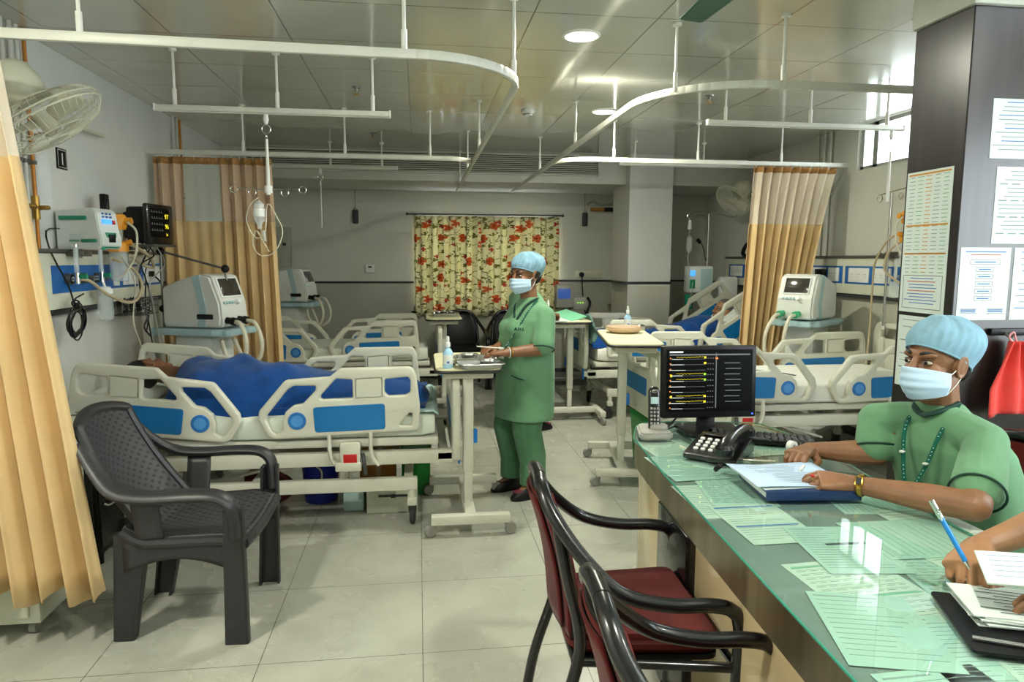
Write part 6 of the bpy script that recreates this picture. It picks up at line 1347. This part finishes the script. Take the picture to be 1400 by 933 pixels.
# ------------------------------------------------------------------ people
def hframe(c, f, u):
    f = V(*f).normalized(); u = V(*u); l = u.cross(f).normalized(); u = f.cross(l)
    Mx = Matrix((f, l, u)).transposed().to_4x4(); Mx.translation = V(*c); return Mx
def head_mesh(mb, H, s=.93, thin=False):
    S = H @ Matrix.Scale(s, 4)
    E = lambda c, r, rot=None: mb.ell(c, r, M=S, rot=rot)
    E((-.012, 0, .035), (.098, .076, .098)); E((.02, 0, -.03), (.070, .063, .085)); E((.058, 0, -.092), (.032, .034, .026)); E((.03, 0, -.075), (.05, .052, .045))
    E((.074, 0, .034), (.022, .056, .016)); E((.060, .036, -.022), (.026, .024, .028)); E((.060, -.036, -.022), (.026, .024, .028))
    mb.caps([((.090, 0, .022), .0095), ((.112, 0, -.020), .0145)], M=S); E((.100, .014, -.026), .011); E((.100, -.014, -.026), .011)
    E((.086, 0, -.058), (.014, .025, .007)); E((.084, 0, -.068), (.014, .021, .008)); E((.075, 0, -.062), (.018, .03, .018))
    for y in (-1, 1):
        E((-.012, y * .078, -.002), (.022, .008, .036), rot=(y * -.25, 0, 0)); mb.tube([S @ V(-.012 + .022 * math.cos(a), y * (.084 + .004 * math.sin(a)), -.0 + .034 * math.sin(a)) for a in [k * PI / 6 for k in range(12)]], .005, seg=6, closed=True)
def eyes(H, t, s=.93, hair='hair'):
    S = H @ Matrix.Scale(s, 4)
    for y in (-1, 1):
        m = MB().ell((.0800, y * .033, .010), (.0115, .0140, .0066), M=S); m.ell((.0895, y * .0335, .010), (.0035, .0062, .0060), mi=1, M=S, u=14, v=10)
        m.build('eye', [M['eyewhite'], M['black']], t, world=True)
        MB().tube([S @ V(.088 - .0005 * k * k, y * (.016 + .0065 * k), .0155 + .0036 * math.sin(k * PI / 5)) for k in range(6)], .0026, seg=6).build('eyelid', M['lid'], t, world=True)
        MB().tube([S @ V(.094 - .0009 * k * k, y * (.014 + .0075 * k), .036 + .006 * math.sin(k * PI / 6)) for k in range(6)], .0034, seg=6, flat=1.4, rads=[.003, .0042, .0042, .0038, .003, .0015]).build('eyebrow', M[hair], t, world=True)
def cap_mask(H, t, s=.93, puff=1.0, seed=0):
    S = H @ Matrix.Scale(s, 4); rnd = random.Random(seed); ph = [rnd.uniform(0, 6) for _ in range(4)]
    def cf(u, v):
        a = 2 * PI * u; front = (1 + math.cos(a)) / 2
        zb = -.03 + .096 * front; bx, by = .108, .086; q = v * PI / 2 * 1.0
        bul = 1 + .20 * puff * math.sin(min(1, v * 1.5) * PI) * (1.15 - .45 * front)
        w = 1 + (.022 * math.sin(26 * a + ph[0]) + .015 * math.sin(11 * a + ph[1] + 3 * v)) * (1 - v) ** .6 * min(1, v * 5 + .25)
        r = math.cos(q) ** .62 * bul * w
        top = .128 + .022 * puff
        zz = zb + (top - zb) * math.sin(q) ** .9 + .006 * math.sin(7 * a + ph[2]) * math.sin(v * PI)
        return tuple(S @ V(-.018 - .03 * puff * math.sin(v * PI) * .8 + bx * r * math.cos(a), by * r * math.sin(a), zz))
    c = MB().grid(cf, 120, 22).build('surgical_cap', M['cap'], t, world=True)
    MB().tube([V(*cf(k / 60, 0.0)) for k in range(60)], .0035, seg=6, closed=True).build('cap_elastic', M['cap'], c, world=True)
    def mf(u, v):
        k = 2 * u - 1; a = k * 1.28; hgt = 1 - .34 * abs(k) ** 1.5
        bulge = .029 * math.exp(-(k / .36) ** 2) * (1 - .6 * v) + .010 * math.sin(v * PI)
        pl = .0018 * math.sin(v * 8 * PI) * (1 - abs(k) ** 3)
        R1, R2 = .109 + bulge + pl, .080 + .4 * bulge
        taper = 1 - .16 * max(0, v - .6) / .4
        return tuple(S @ V(-.006 + R1 * math.cos(a) * taper, R2 * math.sin(a) * taper, -.052 + (.048 - .108 * v) * hgt))
    m = MB().grid(mf, 40, 28).build('face_mask', M['mask'], t, world=True); solidify(m, .0012)
    for y in (0, 1):
        for v in (.04, .96):
            p = V(*mf(y, v)); e = S @ V(-.022, (1 if y else -1) * .082, .022 if v < .5 else -.025)
            MB().tube(smooth_path([p, (p + e) / 2 + (S.to_3x3() @ V(0, (.004 if y else -.004), .0)), e], 4), .0016, seg=5).build('ear_loop', M['white'], m, world=True)
def hand(mb, W, d, n, thumb, curl=(.5, .5, .55, .6), s=1.0, tcurl=.3, spread=.05):
    W = V(*W); d = V(*d).normalized(); n = V(*n); n = (n - d * n.dot(d)).normalized(); l = n.cross(d) * thumb   # l points to the thumb side
    mb.loft([(W - d * .012 * s, l * .026 * s, n * .019 * s), (W + d * .02 * s, l * .032 * s, n * .019 * s), (W + d * .06 * s, l * .041 * s, n * .016 * s), (W + d * .088 * s, l * .042 * s, n * .012 * s)], 20, power=2.6)
    for i, (o, L) in enumerate(((.031, .074), (.0105, .082), (-.0105, .076), (-.0305, .060))):
        p = W + d * (.086 - .006 * abs(i - 1)) * s + l * o * s; c = curl[i]; r = (.0088, .0088, .0085, .0075)[i] * s
        dd = (d + l * (spread * (1.5 - i))).normalized(); ch = [(p - d * .012 * s - n * .002, r * 1.1)]
        ch.append((p, r * 1.08)); a = 0
        for k, q in enumerate((.44, .31, .25)):
            a += c * (.9, 1.15, .8)[k]; v = dd * math.cos(a) - n * math.sin(a)
            p = p + v * L * q * s; ch.append((p, r * (1.0, .93, .82)[k]))
        mb.caps(ch)
    p = W + d * .022 * s + l * .028 * s - n * .004; dd = (d * .62 + l * .62 - n * .45).normalized()
    ch = [(p - l * .01, .015 * s), (p + dd * .036 * s, .0125 * s)]; p = p + dd * .036 * s
    dd = (d * (.9) + l * (.35 - tcurl) - n * .35).normalized(); p = p + dd * .032 * s; ch.append((p, .0105 * s)); dd = (dd - l * tcurl * .6).normalized(); ch.append((p + dd * .024 * s, .0085 * s)); mb.caps(ch)
def ringpipe(t, c, d, r, name='piping', m='pipe', th=.004, sy=1.0):
    d = V(*d).normalized(); a = d.orthogonal().normalized(); b = d.cross(a); c = V(*c)
    return MB().tube([c + a * r * math.cos(k * PI / 14) + b * r * sy * math.sin(k * PI / 14) for k in range(28)], th, seg=6, closed=True).build(name, M[m], t, world=True)
M['eyewhite'] = mat('eye_white', '#b5a898', .25, var=0); M['lid'] = mat('eyelid_brown', '#4a2e20', .6); 
def lanyard(t, pts, w=.007):
    m = MB(); P = smooth_path(pts, 8)
    m.tube(P, .0075, seg=8, flat=.22); o = m.build('lanyard', M['lanyard'], t, world=True)
    m = MB()
    for k in range(4, len(P) - 2, 1):
        if k % 6 < 4: m.ell(P[k] + V(-.0014, -.0020, .0012), (.0028, .0010, .0016), u=8, v=6)
    m.build('lanyard_print', M['white'], o, world=True); return o
M['lanyard'] = cloth('lanyard_green', '#0e5a48', .1)
# ---- standing figure (joints given for the nurse, moved by X for another)
def standing(label, X, dza=0.0, full=True, name='person'):
    T = lambda x, y, z: X @ V(x, y, z)
    t = thing(name, label, 'person', X @ V(.66, 4.32, 0))
    f = X.to_3x3() @ V(-.894, -.447, 0); l = X.to_3x3() @ V(.447, -.894, 0); up = V(0, 0, 1)
    body = MB(); H = hframe(T(.655, 4.30, 1.402), X.to_3x3() @ V(-.78, -.62, -.10), (0, 0, 1))
    head_mesh(body, H, .93)
    body.caps([(T(.675, 4.31, 1.34), .054), (T(.69, 4.32, 1.24), .056), (T(.69, 4.32, 1.10), .10), (T(.67, 4.32, .80), .11)])
    LS, LE, LW = T(.765, 4.18, 1.155), T(.735, 4.10, .965), T(.505, 4.055, .952)
    RS, RE, RW = T(.645, 4.43, 1.13), T(.575, 4.45, .965), T(.475, 4.27, .955)
    for q in (LW, RW): q.z += dza
    for a, b, c in ((LS, LE, LW), (RS, RE, RW)):
        body.caps([(T(.69, 4.32, 1.14), .06), (a, .045), (a * .5 + b * .5, .046), (b, .040), (b * .6 + c * .4, .038), (c, .026)])
    hand(body, LW, X.to_3x3() @ V(-.98, .10, -.06), (0, 0, 1), -1, (.45, .5, .55, .6)); hand(body, RW, X.to_3x3() @ V(-.85, -.5, -.05), (0, 0, 1), 1, (.6, .7, .8, .8))
    LK, LA, RK, RA = T(.665, 4.225, .43), T(.705, 4.23, .08), T(.56, 4.425, .43), T(.60, 4.41, .08)
    body.caps([(T(.69, 4.25, .78), .085), (LK, .055), (LA, .036), (LA + f * .08 - up * .035, .03)]); body.caps([(T(.63, 4.39, .78), .085), (RK, .055), (RA, .036), (RA + f * .08 - up * .035, .03)])
    b = body.build('body', M['skin'], t, world=True); fuse(b, .005, 3)
    # tunic
    tn = MB(); S = []
    for z, c, w, d in ((.505, (.655, 4.315), .215, .165), (.62, (.66, 4.315), .215, .165), (.80, (.665, 4.32), .205, .165), (.92, (.665, 4.32), .195, .165), (1.03, (.675, 4.32), .19, .155), (1.13, (.685, 4.32), .195, .135), (1.20, (.695, 4.32), .165, .10), (1.245, (.70, 4.325), .095, .075), (1.27, (.70, 4.325), .066, .062)):
        S.append((T(c[0], c[1], z), l * w, f * d))
    tn.loft(S, 36, power=2.3)
    for a, e, o in ((LS, LE, V(0, 0, .01)), (RS, RE, V(0, 0, .01))):
        q = a * .16 + e * .84; tn.caps([(T(.70, 4.32, 1.185), .068), ((a + T(.70, 4.32, 1.185)) / 2 + V(0, 0, .004), .064), (a, .066), (a * .5 + q * .5, .071), (q, .074)])
    tn.ell(T(.60, 4.235, 1.07), (.075, .085, .075)).ell(T(.57, 4.33, 1.07), (.075, .075, .075))
    o = tn.build('tunic', M['scrub'], t, world=True); fuse(o, .007, 6)
    for a, e in ((LS, LE), (RS, RE)): q = a * .14 + e * .86; ringpipe(t, q + (e - a).normalized() * .028, e - a, .0725, 'sleeve_piping')
    tr = MB()
    tr.caps([(T(.675, 4.28, .80), .13), (T(.675, 4.25, .62), .115), (LK, .092), (LA + up * .13, .080)]).loft([(LK, l * .09, f * .095), (LA + up * .2, l * .078, f * .085), (LA + up * .005, l * .076, f * .09)], 24)
    tr.caps([(T(.645, 4.36, .80), .13), (T(.61, 4.39, .62), .11), (RK, .088), (RA + up * .13, .078)]).loft([(RK, l * .085, f * .09), (RA + up * .2, l * .075, f * .08), (RA + up * .005, l * .074, f * .085)], 24)
    o = tr.build('trousers', M['scrub_d'], t, world=True); fuse(o, .007, 5)
    for A in (LA, RA):
        m = MB(); base = V(A.x, A.y, 0)
        m.loft([(base + up * .002 + f * .035, f * .128, l * .044), (base + up * .018 + f * .035, f * .132, l * .047), (base + up * .05 + f * .025, f * .115, l * .042), (base + up * .075 + f * .0, f * .07, l * .036), (base + up * .085, f * .04, l * .03)], 24, power=2.4)
        s_ = m.build('shoe', M['black'], t, world=True)
        MB().ell(base + f * .10 + up * .050, (.045, .03, .016)).build('shoe_strap', M['wine'], s_, world=True)
    cap_mask(H, t, .93, 1.35, seed=len(label)); eyes(H, t, .93)
    if full:
        hr = MB().ell((-.075, 0, -.01), (.045, .066, .055), M=H).ell((-.03, .072, .02), (.04, .012, .045), M=H).ell((-.03, -.072, .02), (.04, .012, .045), M=H); hr.build('hair', M['hair'], t, world=True)
        # V collar, lanyard, emblem, pocket, badge, bangles
        MB().tube(smooth_path([T(.725, 4.235, 1.265), T(.65, 4.215, 1.22), T(.590, 4.205, 1.13)], 6), .010, seg=8, flat=.7).tube(smooth_path([T(.68, 4.39, 1.265), T(.605, 4.33, 1.22), T(.585, 4.225, 1.13)], 6), .010, seg=8, flat=.7).build('collar', M['pipe'], t, world=True)
        lanyard(t, [T(.735, 4.235, 1.27), T(.67, 4.19, 1.20), T(.60, 4.165, 1.10), T(.54, 4.165, 1.0), T(.515, 4.195, .96)])
        bd = MB().box((0, 0, 0), (.05, .006, .07), bev=.002, M=hframe(T(.495, 4.18, .935), l, (0, 0, 1)) ); bd.build('id_badge', M['white'], t, world=True)
        MB().text('A.H.I.', .028, M=frame(T(.60, 4.138, 1.075), l * .8 - f * .6, up), align='CENTER', ext=.006).build('chest_emblem', M['pipe'], t, world=True)
        MB().tube(smooth_path([T(.55, 4.155, .80), T(.62, 4.13, .775), T(.70, 4.135, .78)], 5), .004, seg=6).build('pocket_seam', M['pipe'], t, world=True)
        for k in range(2): ringpipe(t, LW + (LE - LW).normalized() * (.022 + .016 * k), LE - LW, .0315, 'bangle', 'gold' if k else 'white', .003)
    return t
NURSE = standing('nurse in green scrubs, blue cap and mask standing at the steel trays', Matrix.Identity(4))
X2 = Matrix.Translation((.945, 6.02, .0)) @ Matrix.Rotation(PI, 4, 'Z') @ Matrix.Translation((-.68, -4.32, .0))
standing('person in green scrubs hidden behind the nurse, only the writing hand showing at the charts', X2, dza=.065, full=False)
tag(MB().tube([V(.34, 4.12, .985), V(.50, 4.10, .972)], .0035, seg=8).build('syringe', M['white']), 'white syringe held in the nurse\'s hands over the trays', 'syringe')
# ---- seated figures at the counter
def seated(label, head_s, head, hf, neck, LSh, LEl, LWr, RSh, REl, RWr, lh, rh, hip, f, knees, skin, parts):
    t = thing('person', label, 'person', (hip[0], hip[1], 0))
    f = V(*f).normalized(); up = V(0, 0, 1); l = up.cross(f)
    neck, LSh, LEl, LWr, RSh, REl, RWr, hip = [V(*p) for p in (neck, LSh, LEl, LWr, RSh, REl, RWr, hip)]
    H = hframe(head, hf, (0, 0, 1)); body = MB(); head_mesh(body, H, head_s)
    hc = V(*head); body.caps([(hc + (H.to_3x3() @ V(-.025, 0, -.05)), .058), (neck, .060), (neck - up * .14, .07), (hip + up * .12, .09)])
    for a, b_, c in ((LSh, LEl, LWr), (RSh, REl, RWr)):
        body.caps([(neck - up * .09, .06), (a, .046), (a * .5 + b_ * .5, .046), (b_, .043), (b_ * .65 + c * .35, .044), (b_ * .3 + c * .7, .034), (c, .028)])
    hand(body, LWr, *lh); hand(body, RWr, *rh)
    for s, k in zip((1, -1), knees):
        k = V(*k); ft = V(k.x + f.x * .02, k.y + f.y * .02, .07); body.caps([(hip + l * s * .09, .09), (k, .06), (ft, .04), (ft + f * .12 - up * .03, .032)])
    o = body.build('body', M[skin], t, world=True); fuse(o, .0038, 2)
    tn = MB(); n0 = neck; c0 = hip
    S = []
    for q, w, d in ((-.02, .20, .155), (.10, .21, .165), (.30, .205, .155), (.55, .200, .145), (.72, .195, .130), (.84, .165, .105), (.94, .10, .08), (1.02, .070, .068)):
        c = c0.lerp(n0, q); S.append((c, l * w, f * d))
    tn.loft(S, 36, power=2.3)
    for a, e, q in ((LSh, LEl, .72), (RSh, REl, .70)):
        p = a.lerp(e, q); tn.caps([(neck - up * .055, .062), (neck.lerp(a, .55) - up * .018, .062), (a, .062), (a.lerp(p, .5), .068), (p, .072)])
    o = tn.build('tunic', M['scrub'], t, world=True); fuse(o, .0065, 6)
    for a, e, q in ((LSh, LEl, .72), (RSh, REl, .70)): ringpipe(t, a.lerp(e, q + .09), e - a, .0715, 'sleeve_piping', th=.0038)
    tr = MB()
    for s, k in zip((1, -1), knees):
        k = V(*k); tr.caps([(hip + l * s * .09, .105), (k, .078), (V(k.x, k.y, .13), .065)])
    o = tr.build('trousers', M['scrub_d'], t, world=True); fuse(o, .009, 5)
    for s, k in zip((1, -1), knees):
        base = V(k[0], k[1], 0); m = MB(); m.loft([(base + up * .002 + f * .05, f * .13, l * .046), (base + up * .02 + f * .05, f * .132, l * .048), (base + up * .06 + f * .03, f * .11, l * .042), (base + up * .09, f * .05, l * .034)], 24, power=2.4); m.build('shoe', M['black'], t, world=True)
    cap_mask(H, t, head_s, 1.45, seed=5); eyes(H, t, head_s)
    return t, H, f, l
MAN, H, f, l = seated('man in green scrubs, blue cap and mask seated at the counter with hands together',
    1.0, (1.665, 2.04, 1.168), (-.95, -.27, .03), (1.71, 2.06, 1.025), (1.735, 1.885, .945), (1.545, 1.70, .815), (1.345, 1.955, .805), (1.62, 2.245, .935), (1.60, 2.20, .825), (1.415, 2.325, .810),
    ((-.93, .36, .06), (.1, -.35, 1), -1, (.55, .6, .66, .74), 1.16), ((-.80, -.58, .02), (-.2, -.1, 1), 1, (.5, .6, .7, .8), 1.14), (1.90, 2.08, .52), (-.94, -.34, 0), ((1.56, 1.86, .52), (1.56, 2.14, .52)), 'skin', 1)
MB().ell((-.085, 0, -.015), (.03, .062, .05), M=H).ell((-.03, .070, .012), (.03, .010, .035), M=H).ell((-.03, -.070, .012), (.03, .010, .035), M=H).build('hair', M['hair'], MAN, world=True)
nk = V(1.71, 2.06, 1.025); up = V(0, 0, 1)
MB().tube(smooth_path([nk + l * .062 + up * .02, nk + f * .066 + l * .04 - up * .005, nk + f * .082 - up * .022, nk + f * .066 - l * .04 - up * .005, nk - l * .062 + up * .02], 7), .011, seg=8, flat=.7).build('collar', M['pipe'], MAN, world=True)
lanyard(MAN, [nk + l * .065 + up * .02, nk + f * .085 + l * .06 - up * .07, nk + f * .118 + l * .045 - up * .17, nk + f * .135 + l * .012 - up * .27, nk + f * .14 - up * .36])
lanyard(MAN, [nk - l * .065 + up * .02, nk + f * .085 - l * .055 - up * .07, nk + f * .118 - l * .035 - up * .17, nk + f * .135 - l * .012 - up * .27, nk + f * .14 - up * .36])
for a, q in ((.045, .17), (-.035, .15)): MB().box((0, 0, 0), (.014, .006, .016), bev=.002, M=frame(nk + f * .126 + l * a - up * q, l, up)).build('lanyard_emblem', M['white'], MAN, world=True)
MB().text('A.H.I', .022, M=frame(nk + f * .142 + l * .075 - up * .25, l - f * .3, up), align='LEFT', ext=.005).build('chest_emblem', M['pipe'], MAN, world=True)
# watch and ring
wp = V(1.345, 1.955, .805); wd_ = (V(1.545, 1.70, .815) - wp).normalized()
W_ = MB(); W_.tube([wp + wd_ * .025 + wd_.orthogonal().normalized() * .034 * math.cos(k * PI / 14) + wd_.cross(wd_.orthogonal().normalized()) * .031 * math.sin(k * PI / 14) for k in range(28)], .009, seg=8, closed=True, flat=.3); o = W_.build('watch_band', M['gold'], MAN, world=True)
MB().box(wp + wd_ * .025 + V(-.022, -.018, .020), (.024, .008, .030), rot=(rad(-35), 0, rad(-38)), bev=.002).build('watch_case', M['gold'], o, world=True)
MB().box(wp + wd_ * .025 + V(-.025, -.022, .0225), (.015, .006, .022), rot=(rad(-35), 0, rad(-38))).build('watch_face', M['black'], o, world=True)
ringpipe(MAN, wp + V(-.93, .36, 0) * .118 + V(-.004, -.004, .010), (-.8, .3, -.5), .0115, 'ring', 'gold', .0022)
MB().ell(wp + V(-.93, .36, 0) * .118 + V(-.008, -.010, .020), .006).build('ring_stone', M['red'], MAN, world=True)
tag(MB().cyl((1.275, 2.12, .815), (1.235, 2.075, .815), .006, .004, seg=10).build('white_tube', M['white']), 'small white tube pinched between the seated man\'s fingers', 'tube')
WR, H, f, l = seated('person in green scrubs mostly outside the picture, writing with a blue pen',
    .95, (1.86, 1.27, 1.22), (-.95, .0, -.3), (1.95, 1.27, 1.06), (1.97, 1.08, 1.02), (1.66, 1.02, .83), (1.345, 1.115, .835), (1.97, 1.46, 1.02), (1.70, 1.555, .845), (1.305, 1.415, .828),
    ((-.88, .45, -.02), (0, 0, 1), -1, (.3, .35, .45, .55), 1.1), ((-.80, -.58, -.12), (-.05, .25, 1), 1, (.95, 1.0, 1.08, 1.12), 1.2, .5), (2.10, 1.27, .52), (-1, 0, 0), ((1.62, 1.12, .52), (1.62, 1.42, .52)), 'skin3', 1)
armchair('armchair outside the picture carrying the writing person', (2.12, 1.27, 0), PI)
t = thing('pen', 'blue ballpoint pen held upright in the writing hand', 'pen', (1.17, 1.33, .80))
a, b = V(1.140, 1.366, .957), V(1.192, 1.325, .842); d = (b - a).normalized()
MB().cyl(a, b, .0055, seg=14).cyl(b, b + d * .02, .0055, .0012, seg=14, mi=1).build('barrel', [M['pen'], M['chrome']], t, world=True)
MB().cyl(a - d * .012, a + d * .03, .006, seg=14).box(a + d * .03 + V(-.006, -.006, .004), (.003, .005, .045), rot=(.25, -.5, 0)).build('clip', M['chrome'], t, world=True)
t = thing('paper_pad', 'white lined pad lifted by the writing person\'s other hand', 'papers', (1.27, 1.24, .85))
F = TR((1.262, 1.215, .866), rz=rad(-32), ry=rad(-6), rx=rad(6))
MB().box((0, 0, 0), (.20, .14, .005), bev=.001, M=F).build('pad', M['paper'], t, world=True)
m = MB()
for k in range(5): m.box((0, .05 - .022 * k, .0028), (.16, .0012, .0003), M=F)
m.build('ruled_lines', M['inkb'], t, world=True)
# ---- patients
def cover(label, pts, yc, wid, name='blanket', seed=0, drop=.16, mt='blanket', hang=None, loc=None, power=2.2):
    rnd = random.Random(seed); ph = [rnd.uniform(0, 6) for _ in range(8)]; P = smooth_path([V(p[0], p[1], p[2]) for p in pts], 8)  # (x, half width of the body, top z)
    n = len(P) - 1
    def fn(u, v):
        k = u * n; i = min(int(k), n - 1); a = k - i; p = P[i] * (1 - a) + P[i + 1] * a
        q = 2 * v - 1; y = q * wid; b = p.y
        s = max(0, 1 - (abs(y) / (b + .14)) ** power); base = p.z - drop if hang is None else p.z - drop
        low = LOW(p.x); z = max(low, low + (p.z - low) * s ** .75)
        wr = .010 * math.sin(9 * p.x * 2 + 5 * y + ph[0]) * math.sin(4 * p.x - 6 * y) + .006 * abs(math.sin(13 * p.x + 9 * y + 2 * math.sin(5 * p.x))) + .011 * math.sin(21 * p.x - 13 * y + ph[1]) + .006 * math.sin(34 * p.x + 22 * y + ph[2]) + .010 * math.sin(17 * y + 6 * p.x + ph[3])
        z += max(-.004, 1.0 * wr * (.35 + .65 * s)) + .004
        if hang and abs(q) > hang[0]: z -= (abs(q) - hang[0]) / (1 - hang[0]) * hang[1]
        return (p.x + .012 * math.sin(12 * y + ph[4]), yc + y + .010 * math.sin(11 * p.x + ph[5]) * abs(q), z)
    t = thing(name, label, 'blanket', loc or (pts[0][0], yc, .6))
    solidify(MB().grid(fn, 110, 60).build('cloth', M[mt], t, world=True), .006, 1.0); return t
t = thing('person', 'sleeping patient with short black hair, covered to the neck by a blue sheet', 'person', (-1.0, 4.24, .66))
body = MB(); H = hframe((-1.555, 4.25, .845), (.10, .92, .40), (-1, .1, .12)); head_mesh(body, H, .90)
body.caps([((-1.50, 4.25, .83), .055), ((-1.40, 4.24, .815), .058), ((-1.30, 4.24, .79), .10)]); body.caps([((-1.28, 4.15, .80), .075), ((-1.10, 4.24, .76), .10), ((-.80, 4.24, .755), .09), ((-.60, 4.24, .75), .08)])
body.caps([((-1.27, 4.34, .77), .06), ((-1.05, 4.37, .71), .035), ((-.85, 4.33, .71), .03)]); hand(body, (-.85, 4.33, .71), (1, -.2, 0), (0, .3, 1), 1)
body.caps([((-.6, 4.18, .74), .07), ((-.35, 4.20, .73), .045), ((-.10, 4.20, .70), .03), ((-.08, 4.20, .725), .025)]); body.caps([((-.6, 4.29, .74), .07), ((-.32, 4.29, .73), .045), ((-.10, 4.29, .70), .03), ((-.08, 4.29, .725), .025)])
o = body.build('body', M['skin2'], t, world=True); fuse(o, .006, 3)
hr = MB().ell((-.035, 0, .052), (.084, .078, .083), M=H).ell((-.075, 0, .0), (.040, .070, .06), M=H).build('hair', M['hair'], t, world=True)
def LOW(x): return .672
cover('royal blue sheet covering the sleeping patient from neck to feet', [(-1.40, .12, .80), (-1.36, .16, .872), (-1.25, .22, .900), (-1.0, .22, .893), (-.75, .20, .855), (-.50, .18, .805), (-.30, .17, .785), (-.15, .15, .775), (-.03, .13, .765), (.02, .12, .72), (.04, .10, .69)], 4.235, .385, seed=1, hang=(.93, .04))
t = thing('person', 'grey haired elderly patient propped up in bed, head turned towards the aisle', 'person', (2.7, 6.72, .7))
body = MB(); H = hframe((3.05, 6.70, .985), (-.90, -.22, .25), (.28, 0, .95)); head_mesh(body, H, .92)
body.caps([((3.06, 6.71, .93), .052), ((3.01, 6.72, .86), .055), ((2.93, 6.72, .82), .10), ((2.75, 6.72, .77), .12), ((2.5, 6.72, .73), .12)])
for y in (-1, 1):
    body.caps([((2.95, 6.72, .83), .07), ((2.90, 6.72 + y * .17, .82), .06), ((2.70, 6.72 + y * .26, .74), .045), ((2.48, 6.72 + y * .18, .76), .03)]); hand(body, (2.48, 6.72 + y * .18, .76), (-1, -y * .3, 0), (0, 0, 1), y)
    body.caps([((2.5, 6.72 + y * .08, .73), .085), ((2.15, 6.72 + y * .09, .72), .055), ((1.78, 6.72 + y * .09, .70), .035), ((1.75, 6.72 + y * .09, .76), .03)])
o = body.build('body', M['skin3'], t, world=True); fuse(o, .006, 3)
MB().ell((-.030, 0, .052), (.092, .083, .090), M=H).ell((-.07, 0, -.005), (.040, .070, .055), M=H).build('hair', M['grey_hair'], t, world=True); eyes(H, t, .92, 'grey_hair')
g = MB().loft([((2.55, 6.72, .735), (0, .19, 0), (0, 0, .13)), ((2.75, 6.72, .785), (0, .20, 0), (-.05, 0, .13)), ((2.90, 6.72, .84), (0, .20, 0), (-.07, 0, .11)), ((2.985, 6.72, .875), (0, .08, 0), (-.05, 0, .07))], 28)
for y in (-1, 1): g.caps([((2.93, 6.72 + y * .10, .845), .085), ((2.89, 6.72 + y * .175, .82), .075), ((2.76, 6.72 + y * .235, .765), .066)])
fuse(g.build('gown', M['blanket'], t, world=True), .009, 5)
def LOW(x): return .70 + max(0, x - 2.62) * .38
cover('royal blue sheet covering the grey haired patient\'s legs and hanging over the bed side', [(1.60, .22, .745), (1.72, .20, .80), (1.80, .18, .80), (2.0, .18, .77), (2.25, .19, .80), (2.45, .21, .83), (2.62, .20, .86), (2.74, .17, .88)], 6.72, .40, seed=4, hang=(.94, .03), loc=(2.2, 6.72, .7))
t = thing('pillow', 'white pillow behind the grey haired patient', 'pillow', (3.2, 6.72, .9))
B = Matrix.Translation((3.17, 6.72, .965)) @ Euler((0, rad(-28), 0)).to_matrix().to_4x4()
MB().loft([((-.19, 0, 0), (0, .05, 0), (0, 0, .01)), ((-.17, 0, 0), (0, .24, 0), (0, 0, .03)), ((0, 0, .0), (0, .30, 0), (0, 0, .06)), ((.15, 0, 0), (0, .27, 0), (0, 0, .035)), ((.18, 0, 0), (0, .05, 0), (0, 0, .008))], 36, power=3, M=B).build('pillow', M['pillow'], t, world=True)
